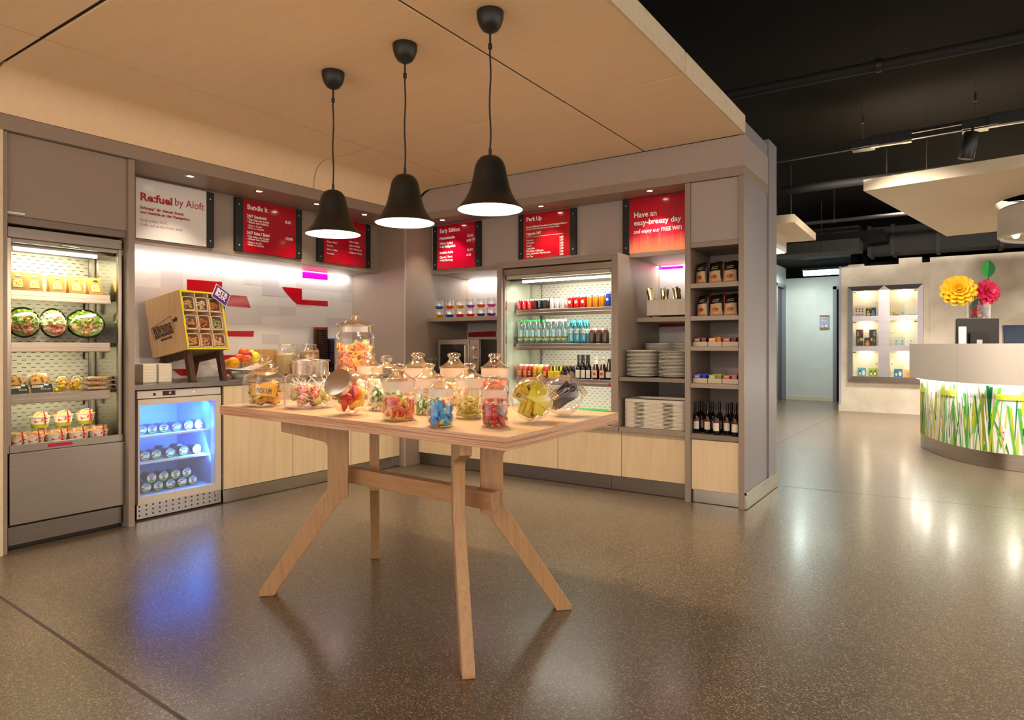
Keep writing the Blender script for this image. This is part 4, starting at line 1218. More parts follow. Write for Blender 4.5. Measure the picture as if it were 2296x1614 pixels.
WAT = thin_glass('water_bottle_plastic', '#e9f6fb', lo=.16, hi=.85, blend=.4, rough=.1, tint='#e4f2f4')
TEAL = thin_glass('teal_water_plastic', '#bfeaf5', lo=.18, hi=.85, blend=.4, rough=.1, tint='#b4e6f0')
WPROF = [(.012, .001), (.026, .001), (.0285, .006), (.0285, .075), (.027, .085), (.0285, .095), (.0285, .125), (.022, .165), (.0125, .200), (.0115, .215)]
GLAB = ramp_mat('green_yellow_label', [(.42, '#2b5a24'), (.5, '#9cc21e'), (.56, '#f0f0e0')], (1, 1, 1), 90, 1, .4)
def water(px, y, capc, label):
    p = at(px, 765, y=y)
    t = bottle((p.x, y, ZS2), label, WPROF, WAT, M(capc, .35), .0135, .018, GLAB, (.030, .068), group='clear water bottles in the drinks cooler')
for k_, px in enumerate((1168, 1182, 1194.5, 1208)):
    water(px, 5.15, '#1fa84a', 'clear water bottle with a green cap, %s from the left in front' % ORD[k_])
for k_, px in enumerate((1176, 1189, 1202, 1219)):
    water(px, 5.22, '#1fa84a', 'clear water bottle with a green cap, %s from the left in the second row' % ORD[k_])
for k_, px in enumerate((1227.5, 1241, 1255, 1267)):
    water(px, 5.15, '#f2f4f2', 'clear water bottle with a white cap, %s from the left in front' % ORD[k_])
for k_, px in enumerate((1235, 1248, 1262)):
    water(px, 5.22, '#f2f4f2', 'clear water bottle with a white cap, %s from the left in the second row' % ORD[k_])
TPROF = [(.012, .001), (.028, .001), (.031, .006), (.031, .05), (.028, .07), (.031, .09), (.031, .135), (.028, .165), (.017, .188), (.0165, .2)]
TLAB = ramp_mat('blue_wave_label', [(.40, '#1b94c4'), (.5, '#eaf6f8'), (.62, '#e8d84a')], (1, 1, 1), 42, 1, .4)
for k_, px in enumerate((1281, 1295, 1309)):
    p = at(px, 765, y=5.15)
    bottle((p.x, 5.15, ZS2), 'pale blue water bottle with a turquoise cap, %s from the left in front' % ORD[k_], TPROF, TEAL, M('#4cc3d9', .35), .019, .02, TLAB, (.092, .132), group='pale blue water bottles in the drinks cooler')
for k_, px in enumerate((1289, 1303, 1316)):
    p = at(px, 765, y=5.22)
    bottle((p.x, 5.22, ZS2), 'pale blue water bottle with a turquoise cap, %s from the left behind' % ORD[k_], TPROF, TEAL, M('#4cc3d9', .35), .019, .02, TLAB, (.092, .132), group='pale blue water bottles in the drinks cooler')
SPROF = [(.012, .001), (.027, .001), (.0295, .005), (.0295, .085), (.026, .105), (.017, .122), (.016, .130)]
for k_, px in enumerate((1328, 1343, 1358)):
    p = at(px, 767, y=5.15)
    c = ('#d8206a', '#d8206a', '#cf1c2c')[k_]
    bottle((p.x, 5.15, ZS2), 'dark smoothie bottle with a pale cap, %s from the left on the second shelf' % ORD[k_], SPROF, M('#4a3c34', .3), M('#f2d6c8', .4), .019, .018, None, None, group='dark smoothie bottles', patch=(M('#6b5a4c', .4), .02, .095, .5))
    if k_ < 2:
        q = at((1328, 1343, 1358)[k_] + 7.5, 767, y=5.21)
        bottle((q.x, 5.215, ZS2), '%s smoothie bottle standing behind the %s dark one' % ('pink', ORD[k_]), SPROF, M('#d8206a', .3), M('#f6efe8', .4), .019, .018, group='pink smoothie bottles')
J = [(1167, '#e0604a', 'salmon'), (1178.5, '#e0604a', 'salmon'), (1189, '#c2241c', 'red'), (1200, '#e39a1c', 'orange'), (1211.5, '#dcb820', 'yellow'), (1223, '#c62a1c', 'red')]
JP = [(.01, .001), (.021, .001), (.0235, .004), (.0235, .088), (.021, .1), (.017, .108), (.0165, .114)]
for k_, (px, c, n) in enumerate(J):
    p = at(px, 848, y=5.14)
    bottle((p.x, 5.14, ZS3), '%s juice bottle, %s from the left on the third cooler shelf' % (n, ORD[k_]), JP, M(c, .3), M('#f3ece4', .4), .0185, .018, group='juice bottles on the third cooler shelf', patch=(M('#d7d98a', .4), .025, .06, .55), mark=(M('#6b9a2a', .4), .010))
    p2_ = at(px + 3, 840, y=5.21)
    bottle((p2_.x, 5.21, ZS3), '%s juice bottle standing behind the %s front one' % (n, ORD[k_]), JP, M(c, .3), M('#f3ece4', .4), .0185, .018, group='juice bottles on the third cooler shelf')
# carriers of yellow-labelled bottles
DKB = M('#1a120c', .12)
BPROF = [(.01, .001), (.019, .001), (.0205, .005), (.0205, .06), (.017, .078), (.009, .095), (.0085, .118)]
for k_, px in enumerate((1236, 1250)):
    p = at(px, 845, y=5.14)
    t = thing('bottle_carrier', 'yellow cardboard bottle carrier, %s of the pair next to the juices' % ('left', 'right')[k_], 'carrier', (p.x, 5.17, ZS3), group='yellow bottle carriers')
    build('carton', MB().box(-.026, .026, -.045, .045, .001, .065), M('#e9cf10', .4), t, bevel=.002)
    build('handle', MB().box(-.002, .002, -.04, .04, .06, .108), M('#e9cf10', .4), t)
    build('bottle_neck', MB().lathe([(.012, .065), (.009, .08), (.009, .11), (.001, .11)], (.013, -.022, 0), 12), DKB, t)
    build('bottle_neck', MB().lathe([(.012, .065), (.009, .08), (.009, .11), (.001, .11)], (-.013, -.022, 0), 12), DKB, t)
for k_, px in enumerate((1263, 1272.5, 1282)):
    p = at(px, 845, y=5.14)
    bottle((p.x, 5.14, ZS3), 'small dark bottle, %s of three between the yellow carriers and the wine' % ORD[k_], BPROF, DKB, M('#c9a24a', .35, .6), .0095, .01, M('#2b2438', .4), (.02, .052), group='small dark bottles in the cooler')
for k_, px in enumerate((1268, 1278, 1287)):
    p = at(px, 840, y=5.21)
    bottle((p.x, 5.21, ZS3), 'small dark bottle, %s of three in the second row between carriers and wine' % ORD[k_], BPROF, DKB, M('#c9a24a', .35, .6), .0095, .01, M('#2b2438', .4), (.02, .052), group='small dark bottles in the cooler')
WINEP = [(.01, .001), (.0225, .001), (.0245, .005), (.0245, .095), (.0235, .108), (.016, .126), (.0098, .140), (.0095, .195)]
for k_, px in enumerate((1297, 1308.5, 1320)):
    p = at(px, 850, y=5.14)
    bottle((p.x, 5.14, ZS3), 'small wine bottle with a white label, %s of three in front in the cooler' % ORD[k_], WINEP, M('#120f0c', .1), M('#14110f', .4), .0105, .05, None, None, group='small wine bottles in the cooler', patch=(M('#e8e2da', .5), .012, .082, .95))
    if k_ < 2:
        q = at(px + 7, 840, y=5.21)
        bottle((q.x, 5.21, ZS3), 'small wine bottle standing behind the %s front wine bottle' % ORD[k_], WINEP, M('#120f0c', .1), M('#14110f', .4), .0105, .05, M('#e8e2da', .5), (.012, .082), group='small wine bottles in the cooler')
BEER = [(.01, .001), (.028, .001), (.0305, .005), (.0305, .075), (.027, .10), (.014, .15), (.0125, .19)]
for k_, px in enumerate((1336, 1352)):
    p = at(px, 850, y=5.14)
    bottle((p.x, 5.14, ZS3), 'brown beer bottle with a pale emblem label, %s of the pair' % ('left', 'right')[k_], BEER, M('#3a1208', .12), M('#d8c2b4', .35), .0135, .016, M('#d9c4b6', .45), (.135, .175), group='brown beer bottles in the cooler', patch=(M('#e8cdb2', .5), .018, .082, .72), mark=(M('#c0402a', .5), .014))
p = at(1366, 850, y=5.14)
bottle((p.x, 5.14, ZS3), 'dark green beer bottle with a white ring label at the cooler edge', BEER, M('#10140e', .12), M('#d9d4c8', .35), .0135, .016, M('#d8dad2', .5), (.02, .07), group=None)
YP_ = [(.01, .001), (.0235, .001), (.026, .004), (.026, .04), (.021, .058), (.019, .064), (.019, .072)]
YL = ramp_mat('yoghurt_drink_label', [(.38, '#6fc21e'), (.47, '#f0efe4'), (.62, '#e6d24a')], (1, 1, 1), 45, 1, .4)
for row, (y, pxs) in enumerate(((5.06, (1302, 1314.5, 1327, 1339.5, 1352, 1364)), (5.125, (1308, 1321, 1334, 1347, 1360)), (5.19, (1304, 1317, 1330, 1343, 1356)))):
    for k_, px in enumerate(pxs):
        p = at(px, 915, y=y)
        bottle((p.x, y, ZD), 'small white green-capped bottle, %s from the left, %s row, cooler bottom' % (ORD[k_], ORD[row]), YP_, M('#f1efe6', .35), M('#2fa83a', .4), .0205, .014, YL, (.006, .038), group='small white drink bottles at the cooler bottom')
# ------------------------------------------------------------------ jars of sweets on the high table
SEAL = sheet('frosted_seal', '#f7e6d8', .55)
def depth(p):
    return p.x * -math.sin(YAW) + p.y * math.cos(YAW)
TIERS = {
    'apothecary': lambda hb: ([(.55, .0), (.86, .0), (.97, .06), (1.0, .16), (1.0, hb), (.97, hb + .10), (.88, hb + .18), (.88, hb + .22)],
                              [(.88, hb + .24), (.92, hb + .30), (.92, hb + .78), (.94, hb + .84)],
                              [(.90, hb + .80), (.98, hb + .86), (.96, hb + .92), (.78, hb + 1.02), (.56, hb + 1.17), (.40, hb + 1.33), (.33, hb + 1.46)],
                              [(.33, hb + 1.46), (.33, hb + 1.53), (.42, hb + 1.62), (.45, hb + 1.71), (.40, hb + 1.80), (.25, hb + 1.86), (.001, hb + 1.88)])}
def jar(px, py, rpx, hpx, label, kind='apothecary', z=TABZ, pw=None, sx=1., seg=32, seal=True, group='glass jars of sweets on the high table'):
    p = at(px, py, z=z)
    # the pixel is the front of the base: step back by the radius
    d = Vector((p.x, p.y, 0)).normalized()
    R = rpx / FPX * depth(p)
    R = rpx / FPX * depth(p + d * R * .9)
    c = p + d * R * .9
    H = hpx / FPX * depth(c)
    t = thing('candy_jar', label, 'jar', (c.x, c.y, z + .0008), group=group)
    if kind == 'apothecary':
        hb = max(H / R - 1.88, .9)
        body, seal_, lid, knob = TIERS[kind](hb)
    elif kind == 'dome':                       # ball knob on a low dome
        hb = H / R - 1.42
        body = [(.55, 0), (.86, 0), (.97, .06), (1, .16), (1.03, hb * .6), (.98, hb), (.84, hb + .16), (.78, hb + .24), (.78, hb + .30)]
        seal_ = [(.80, hb + .30), (.80, hb + .48)]
        lid = [(.80, hb + .46), (.92, hb + .52), (.90, hb + .58), (.80, hb + .70), (.55, hb + .84), (.25, hb + .92), (.2, hb + .96)]
        knob = [(.2, hb + .96), (.18, hb + 1.0), (.30, hb + 1.08), (.345, hb + 1.2), (.30, hb + 1.33), (.15, hb + 1.41), (.001, hb + 1.42)]
    elif kind == 'octagon':
        hb = H / R - 1.25
        body = [(.6, 0), (.88, 0), (.97, .05), (1, .15), (1, hb * .82), (.93, hb), (.74, hb + .12), (.64, hb + .2), (.66, hb + .30)]
        seal_ = [(.67, hb + .30), (.70, hb + .40)]
        lid = [(.70, hb + .40), (.82, hb + .43), (.82, hb + .48), (.74, hb + .62), (.5, hb + .76), (.22, hb + .82), (.17, hb + .85)]
        knob = [(.17, hb + .85), (.16, hb + .9), (.25, hb + .97), (.29, hb + 1.07), (.24, hb + 1.19), (.1, hb + 1.245), (.001, hb + 1.25)]
    elif kind == 'drum':                       # wide jar, straight collar, flange, disc knob
        hb = H / R - .99
        body = [(.6, 0), (.92, 0), (.98, .04), (1, .12), (1, hb * .86), (.97, hb * .95), (.86, hb), (.83, hb + .04)]
        seal_ = [(.84, hb + .05), (.84, hb + .16)]
        lid = [(.85, hb + .16), (.85, hb + .64), (.91, hb + .67), (.91, hb + .71), (.84, hb + .72), (.3, hb + .76), (.17, hb + .78)]
        knob = [(.17, hb + .78), (.17, hb + .82), (.28, hb + .85), (.29, hb + .95), (.25, hb + .985), (.001, hb + .99)]
    else:                                      # tall: big cylinder with a flared low lid
        hb = H / R - .98
        body = [(.6, 0), (.94, 0), (.99, .04), (1, .1), (1, hb * .9), (.96, hb * .96), (.86, hb), (.84, hb + .06)]
        seal_ = [(.85, hb + .06), (.85, hb + .32)]
        lid = [(.85, hb + .08), (.85, hb + .36), (.96, hb + .42), (.95, hb + .45), (.75, hb + .54), (.4, hb + .64), (.18, hb + .70)]
        knob = [(.18, hb + .70), (.16, hb + .76), (.28, hb + .84), (.30, hb + .90), (.22, hb + .96), (.001, hb + .98)]
    f = lambda pr: [(r * R, q * R) for r, q in pr]
    build('jar_body', MB().lathe(f(body), seg=seg, cap0=True, pw=pw, sx=sx), GLASS, t)
    build('thick_base', MB().lathe(f([(.001, .035), (.80, .035), (.93, .07)]), seg=seg, pw=pw, sx=sx), GLASSK, t)
    build('seal', MB().lathe(f(seal_), seg=seg, sx=sx), SEAL if seal else GLASSK, t)
    l_ = build('lid', MB().lathe(f(lid), seg=seg, sx=sx), GLASSK, t)
    build('knob', MB().lathe(f(knob), seg=20), GLASSK, l_)
    FIT[0] = ('cyl', R, (hb + .15) * R)
    return c, R, hb * R

def globe(px, py, rpx, face, label, tilt=48, lid=True, steel=True):
    """round flat-sided jar lying tilted; face = heading of the mouth (radians, world)"""
    p = at(px, py, z=TABZ)
    d = Vector((p.x, p.y, 0)).normalized()
    R = rpx / FPX * depth(p + d * .05)
    c = p + d * R * .35
    t = thing('candy_jar', label, 'jar', (c.x, c.y, TABZ + R * 1.004), rot=(0, math.radians(90 - tilt), face), group='tilted round jars of sweets')
    # local z is the mouth axis
    pr = [(.001, -.96), (.4, -.90), (.72, -.68), (.93, -.36), (1.0, 0), (.93, .36), (.76, .62), (.62, .74), (.60, .80), (.62, .84)]
    f = lambda q: [(r * R, z_ * R) for r, z_ in q]
    build('jar_body', MB().lathe(f(pr), seg=36), GLASS, t)
    if steel:
        cap = [(.001, 1.10), (.62, 1.10), (.66, 1.07), (.67, .80), (.64, .79)]
        build('screw_lid', MB().lathe(f(cap), seg=36), M('#cfc0b8', .28, 1.), t)
    else:
        for z_ in (.80, .90, 1.0):
            build('mouth_ring', MB().lathe(f([(.62, z_ - .04), (.69, z_ - .02), (.69, z_ + .03), (.62, z_ + .05)]), seg=36), GLASSK, t)
    FIT[0] = ('ball', R)
    return Vector((c.x, c.y, TABZ + R * 1.004)), R, t

def pile(n, R, z0, z1, rnd, inner=.3):
    out = []
    for i in range(n):
        z_ = z0 + (z1 - z0) * (i + .5) / n
        a = i * 2.39996 + rnd.uniform(-.3, .3)
        r = R * math.sqrt(rnd.uniform(inner, 1))
        out.append(Vector((r * math.cos(a), r * math.sin(a), z_)))
    return out

FIT = [None]
def sweets(protos, pts, c, label, group, rnd, rot=None):
    fit = FIT[0]
    _sweets(protos, pts, c, label, group, rnd, rot, fit)
def _sweets(protos, pts, c, label, group, rnd, rot=None, fit=None):
    """scatter copies of the prototype sweets (objects) at pts around c"""
    used = set()
    for i, p in enumerate(pts):
        k = i % len(protos) if rnd is None else rnd.randrange(len(protos))
        o = protos[k]
        q = o if k not in used else dup(o)
        used.add(k)
        q.rotation_euler = rot(p, i) if rot else (rnd.uniform(0, 6.3), rnd.uniform(0, 6.3), rnd.uniform(0, 6.3))
        if fit:
            m_ = q.rotation_euler.to_matrix()
            vs = [m_ @ v.co for ob in ([q] if q.type == 'MESH' else q.children) for v in ob.data.vertices]
            p = p.copy()
            for _ in range(8):
                if fit[0] == 'cyl':
                    ex = max((math.hypot(p.x + v.x, p.y + v.y), v.x, v.y) for v in vs)
                    over = ex[0] - fit[1] * .955
                    if over <= 0:
                        break
                    d_ = Vector((p.x + ex[1], p.y + ex[2], 0)).normalized()
                    p -= d_ * over
                else:
                    ex = max(((p + v).length, tuple(v)) for v in vs)
                    over = ex[0] - fit[1] * .93
                    if over <= 0:
                        break
                    p -= (p + Vector(ex[1])).normalized() * over
            if fit[0] == 'cyl':
                p.z = max(p.z, fit[1] * .06 - min(v.z for v in vs))
                p.z = min(p.z, fit[2] - max(v.z for v in vs)) if len(fit) > 2 else p.z
        q.location = c + p
        if isinstance(label, (list, tuple)):
            q['label'] = label[k]
        else:
            q['label'] = label
        q['group'] = group
    for k, o in enumerate(protos):
        if k not in used:
            for ch in list(o.children):
                bpy.data.objects.remove(ch)
            bpy.data.objects.remove(o)

def sw(name, mb, mat, cat='sweet', smooth=True, bevel=0.):
    return tag(build(name, mb, mat, smooth=smooth, bevel=bevel), 'x', cat)
def wrapper_bar(name, L, W, T, col, ends, writing=None, wcol=None, cat='chocolate bar'):
    t = thing(name, 'x', cat)
    mb = MB().prism([(-L * .40, -T * .35), (-L * .36, -T * .5), (L * .36, -T * .5), (L * .40, -T * .35), (L * .40, T * .35), (L * .36, T * .5), (-L * .36, T * .5), (-L * .40, T * .35)], 'y', -W / 2, W / 2)
    build('wrapper', mb, M(col, .28, .15), t, bevel=T * .12)
    for s in (-1, 1):
        zz = MB()
        pts = [(s * L * .40, -W * .5), (s * L * .5, -W * .54)] + [(s * L * (.5 if q % 2 else .485), -W * .54 + W * 1.08 * q / 8) for q in range(1, 8)] + [(s * L * .5, W * .54), (s * L * .40, W * .5)]
        zz.prism(pts, 'z', -.0008, .0008)
        build('crimped_end', zz, M(ends, .3, .2), t, smooth=False)
    if writing:
        text(writing, (-L * .33, -W * .22, T * .5 + .0006), W * .6, None, wcol, t, width=L * .62, bold=.0006, rot=(0, 0, 0))
    return t

GUM = {}
def gum(c, a=.82):
    if c not in GUM:
        GUM[c] = sheet('gum_' + c.strip('#'), c, a)
    return GUM[c]
JG = 'sweets in the glass jars'
# 1 chocolate biscuit bars
r1 = random.Random(1)
c, R, hb = jar(593, 913, 38, 115, 'octagonal glass jar of yellow and brown wrapped bars, leftmost on the table', 'octagon', pw=5, seg=48, seal=False)
BLUET = M('#1b2b7a', .4)
front = wrapper_bar('biscuit_bar', R * 1.35, R * .62, R * .16, '#e2a81c', '#d99a18', 'PiCK UP!', BLUET)
front['label'] = 'yellow biscuit bar with blue lettering facing out of the leftmost jar'
dcam = Vector((c.x, c.y, 0)).normalized()
hd = math.atan2(-dcam.y, -dcam.x)
front.location = c + Vector((-dcam.x, -dcam.y, 0)) * R * .84 + Vector((0, 0, R * .95))
front.rotation_euler = (math.radians(84), math.radians(8), hd + PI / 2)
pr = [wrapper_bar('biscuit_bar', R * 1.15, R * .42, R * .28, '#e2a81c', '#d99a18'), wrapper_bar('biscuit_bar', R * 1.1, R * .42, R * .28, '#3a2316', '#d99a18'), wrapper_bar('biscuit_bar', R * 1.1, R * .38, R * .3, '#c98a1c', '#7a3d1c')]
tang = lambda rr: (lambda p, i: (rr.uniform(-.5, .5), rr.uniform(-.5, .5), math.atan2(p.y, p.x) + PI / 2 + rr.uniform(-.3, .3)))
sweets(pr, [p for p in pile(30, R * .95, R * .22, hb * .72, r1, .6)], c, ['plain yellow wrapped bar in the leftmost jar', 'brown wrapped bar in the leftmost jar', 'golden brown wrapped bar in the leftmost jar'], 'bars in the leftmost jar', r1, tang(r1))
# 2 lollipops
r2 = random.Random(2)
c, R, hb = jar(696, 918, 47, 120, 'wide squarish glass jar of wrapped lollipops with white sticks', 'drum', pw=4.5, seg=48, seal=False)
def lolly(col, name):
    t = thing('lollipop', 'x', 'lollipop')
    rr = R * .20
    b = MB()
    b.ball((0, 0, 0), rr, 14, 10)
    for i, v in enumerate(b.v):
        k = 1 + .06 * math.sin(7 * math.atan2(v[1], v[0]))
        b.v[i] = (v[0] * k, v[1] * k, v[2])
    build('wrapped_head', b, ramp_mat('lolly_' + name, [(.42, col), (.52, '#f4e2c4'), (.58, col)], (1, 1, 1), 60, 2, .2), t)
    build('stick', MB().cyl((0, 0, -rr * .9), (0, 0, -rr * 4.6), rr * .13, 8), M('#f6f2ea', .4), t)
    return t
pr = [lolly('#c9201c', 'red'), lolly('#e8641c', 'orange'), lolly('#a8c22a', 'green')]
sweets(pr, pile(46, R * .95, R * .22, hb * .62, r2, .3), c, ['red wrapped lollipop in the wide jar', 'orange wrapped lollipop in the wide jar', 'green wrapped lollipop in the wide jar'], 'lollipops in the wide jar', r2,
       lambda p, i: (PI + r2.uniform(-1.2, 1.2) if p.z > hb * .3 else r2.uniform(0, 6), r2.uniform(-1.1, 1.1), r2.uniform(0, 6)))
# 3 tilted jar with steel lid
r3 = random.Random(3)
c, R, t = globe(786, 931, 49, hd + math.radians(-46), 'tilted round jar with a brushed steel lid, holding red and yellow gummies', 30)
def gummy(col, L, W, T, bend=.2):
    b = MB()
    pts = [(L * (q / 6 - .5), 0, bend * L * ((q / 3 - 1) ** 2)) for q in range(7)]
    b.tube(pts, [W * .55, W * .9, W, W * .85, W, W * .8, W * .4], 10)
    for i, v in enumerate(b.v):
        b.v[i] = (v[0], v[1], v[2] * T)
    return sw('sugared_gummy', b, M(col, .5, sss=.25, bump=.3, bscale=900), 'gummy')
pr = [gummy('#e0320f', R * .95, R * .20, .6), gummy('#e8b81c', R * .8, R * .24, .5), gummy('#d93a18', R * .8, R * .18, .7), gummy('#a9b85a', R * .7, R * .2, .5)]
pts = []
for q in range(16):
    a = q * 2.4
    rr = R * .60 * math.sqrt(r3.uniform(.3, 1))
    pts.append(Vector((rr * math.cos(a), rr * math.sin(a), -R * .5 + R * .72 * q / 16)))
sweets(pr, pts, c, ['red sugared gummy in the steel-lidded jar', 'yellow sugared gummy in the steel-lidded jar', 'orange red sugared gummy in the steel-lidded jar', 'pale green sugared gummy in the steel-lidded jar'], 'gummies in the steel-lidded jar', r3)
# frogs
def frog(s, n):
    t = thing('gummy_frog', 'x', 'gummy')
    b = MB().ball((0, 0, 0), s, 12, 8, 1.25, .85, .45)
    b.ball((s * 1.0, s * .38, s * .28), s * .26, 8, 6)
    b.ball((s * 1.0, -s * .38, s * .28), s * .26, 8, 6)
    for sx_ in (-1, 1):
        b.ball((-s * .75, sx_ * s * .75, -s * .05), s * .42, 8, 6, 1.3, .7, .6)
    build('green_back', b, M('#5f9a2a', .4, sss=.2), t)
    build('white_belly', MB().ball((0, 0, -s * .25), s * .98, 12, 8, 1.22, .84, .30), M('#efe9d8', .5), t)
    return t
for px, py, rpx, hpx, kind, lb, gl, sd, seal in ((866, 922, 40, 122, 'dome', 'ribbed glass jar with a ball knob, holding green and white frog gummies', 'frog gummy in the ribbed jar', 4, False),
                                          (961, 931, 33, 114, 'apothecary', 'smooth glass jar of green and white frog gummies behind the blue sweets', 'frog gummy in the smooth jar behind the blue sweets', 5, True)):
    rr = random.Random(sd)
    c, R, hb = jar(px, py, rpx, hpx, lb, kind, seal=seal)
    if kind == 'dome':
        rb = MB()
        for q in range(22):
            a = q * PI / 11
            rb.tube([(R * 1.005 * math.cos(a), R * 1.005 * math.sin(a), R * .15), (R * 1.035 * math.cos(a), R * 1.035 * math.sin(a), hb * .6), (R * .985 * math.cos(a), R * .985 * math.sin(a), hb)], R * .022, 6)
        build('ribs', rb, GLASSK, bpy.data.objects[[o.name for o in bpy.data.objects if o.get('label') == lb][0]])
    sweets([frog(R * .23, sd)], pile(34, R * .9, R * .18, hb * .62, rr, .4), c, gl, gl.replace('gummy', 'gummies'), rr)
# rings
r5 = random.Random(6)
c, R, hb = jar(895, 945, 38.5, 126, 'glass jar of yellow, orange and red gummy rings at the table front')
def ringg(col):
    return sw('gummy_ring', MB().tube([(R * .24 * math.cos(a * PI / 8), R * .24 * math.sin(a * PI / 8), 0) for a in range(16)], R * .10, 8, True), gum(col, .96), 'gummy')
pr = [ringg('#e8b424'), ringg('#e8741c'), ringg('#d93a1c'), ringg('#f0cf8a')]
sweets(pr, pile(52, R * .9, R * .16, hb * .80, r5, .35), c, ['yellow gummy ring in the front ring jar', 'orange gummy ring in the front ring jar', 'red gummy ring in the front ring jar', 'pale gummy ring in the front ring jar'], 'gummy rings', r5)
# blue sweets
r6 = random.Random(7)
c, R, hb = jar(988, 959, 30.5, 116, 'small glass jar of blue gummies at the table front')
def capsule(col, L, W, tip=None):
    t = thing('blue_gummy', 'x', 'gummy')
    build('body', MB().tube([(-L * .5, 0, 0), (-L * .42, 0, 0), (L * .1, 0, 0), (L * .45, 0, 0), (L * .5, 0, 0)], [W * .5, W * .9, W, W * .75, W * .3], 10), M(col, .4, sss=.25), t)
    build('head', MB().ball((L * .52, 0, 0), W * .85, 10, 7), M(tip or col, .4, sss=.2), t)
    return t
pr = [capsule('#2f9ad6', R * .62, R * .19), capsule('#3a8fd0', R * .55, R * .22, '#d9481c'), capsule('#2a86c8', R * .55, R * .2, '#d9c43a')]
sweets(pr, pile(40, R * .9, R * .18, hb * .82, r6, .35), c, ['plain blue gummy in the small front jar', 'blue gummy with a red tip in the small front jar', 'blue gummy with a yellow tip in the small front jar'], 'blue gummies', r6)
# yellow strings
r7 = random.Random(8)
c, R, hb = jar(1053, 940, 32.5, 123, 'glass jar of yellow liquorice strings')
def stringy(col, L, W, bend):
    return sw('liquorice_string', MB().tube([(L * (q / 8 - .5), bend * L * math.sin(q / 8 * PI), bend * .3 * L * math.sin(q / 4 * PI)) for q in range(9)], W, 7), M(col, .5, sss=.15), 'liquorice')
pr = [stringy('#d9c452', R * 1.5, R * .07, .08), stringy('#e0cd66', R * 1.25, R * .07, .22), stringy('#d2bc48', R * 1.4, R * .065, -.12)]
sweets(pr, [Vector((p.x * .8, p.y * .8, p.z)) for p in pile(50, R * .9, R * .15, hb * .66, r7, .3)], c, 'yellow liquorice string in its glass jar', 'yellow liquorice strings', r7,
       lambda p, i: (r7.uniform(-.4, .4), r7.uniform(-.75, .75) * (1 if p.z > hb * .3 else .25), r7.uniform(0, 6.3)))
# red chews
r8 = random.Random(9)
c, R, hb = jar(1109, 959, 30.5, 114, 'small glass jar of red gummies with brown wavy strips, rightmost small jar in front')
pr = [sw('red_gummy', MB().ball((0, 0, 0), R * .26, 10, 8, 1.25, .9, .7), gum('#c21410', .97), 'gummy'), sw('wavy_strip', MB().tube([(R * (q / 8 - .5) * .9, R * .12 * math.sin(q * 1.4), 0) for q in range(9)], R * .075, 8), M('#7d6a4a', .45, sss=.1), 'gummy'), sw('red_gummy', MB().tube([(R * .2 * math.cos(a * PI / 6), R * .2 * math.sin(a * PI / 6), 0) for a in range(9)], R * .12, 8), gum('#b8140f', .97), 'gummy')]
sweets(pr, pile(60, R * .9, R * .18, hb * .84, r8, .35), c, ['red drop gummy in the small right jar', 'brown wavy strip in the small right jar', 'red hook gummy in the small right jar'], 'red gummies', r8)
# back row: discs, eggs, orange sticks, white drops
r9 = random.Random(10)
c, R, hb = jar(937, 906, 35, 114, 'glass jar of pale blue and white wafer discs in the back row')
pr = [sw('wafer_disc', MB().lathe([(.001, -R * .09), (R * .2, -R * .07), (R * .34, 0), (R * .2, R * .07), (.001, R * .09)], seg=16), M(cc, .6), 'sweet') for cc in ('#b9c8e0', '#efe3dc', '#e9c2c0')]
sweets(pr, pile(40, R * .9, R * .14, hb * .92, r9, .35), c, ['pale blue wafer disc in the back row jar', 'white wafer disc in the back row jar', 'pink wafer disc in the back row jar'], 'wafer discs', r9)
r10 = random.Random(11)
c, R, hb = jar(1018, 911, 34, 118, 'glass jar of pastel sugar eggs in the back row')
pr = [sw('sugar_egg', MB().ball((0, 0, 0), R * .19, 12, 9, 1, 1, 1.3), M(cc, .35), 'sweet') for cc in ('#f0d9a0', '#f2c8a4', '#f3e6cf', '#ecd37a')]
sweets(pr, pile(64, R * .92, R * .2, hb * .9, r10, .35), c, ['yellow sugar egg in the back row jar', 'peach sugar egg in the back row jar', 'white sugar egg in the back row jar', 'golden sugar egg in the back row jar'], 'sugar eggs', r10)
r11 = random.Random(12)
c, R, hb = jar(1109, 912, 33, 118, 'glass jar of orange red liquorice sticks in the back row')
pr = [sw('liquorice_stick', MB().cyl((0, 0, -R * .4), (0, 0, R * .4), R * .08, 9), M('#d9482a', .45, sss=.15), 'liquorice'), sw('gum_ball', MB().ball((0, 0, 0), R * .2, 12, 8), M('#e0581c', .35), 'sweet')]
sweets(pr, pile(64, R * .92, R * .16, hb * .95, r11, .35), c, ['orange red liquorice stick in the back row jar', 'orange ball in the back row jar'], 'liquorice sticks', r11)
r12 = random.Random(13)
c, R, hb = jar(829, 897, 31, 106, 'glass jar of white marshmallow drops in front of the tall jar')
pr = [sw('marshmallow', MB().ball((0, 0, 0), R * .26, 12, 8, 1, 1, .8), M(cc, .6), 'sweet') for cc in ('#f4eee4', '#f2dcc8')]
sweets(pr, pile(36, R * .9, R * .2, hb * .85, r12, .35), c, ['white marshmallow in the jar before the tall one', 'peach marshmallow in the jar before the tall one'], 'marshmallows', r12)
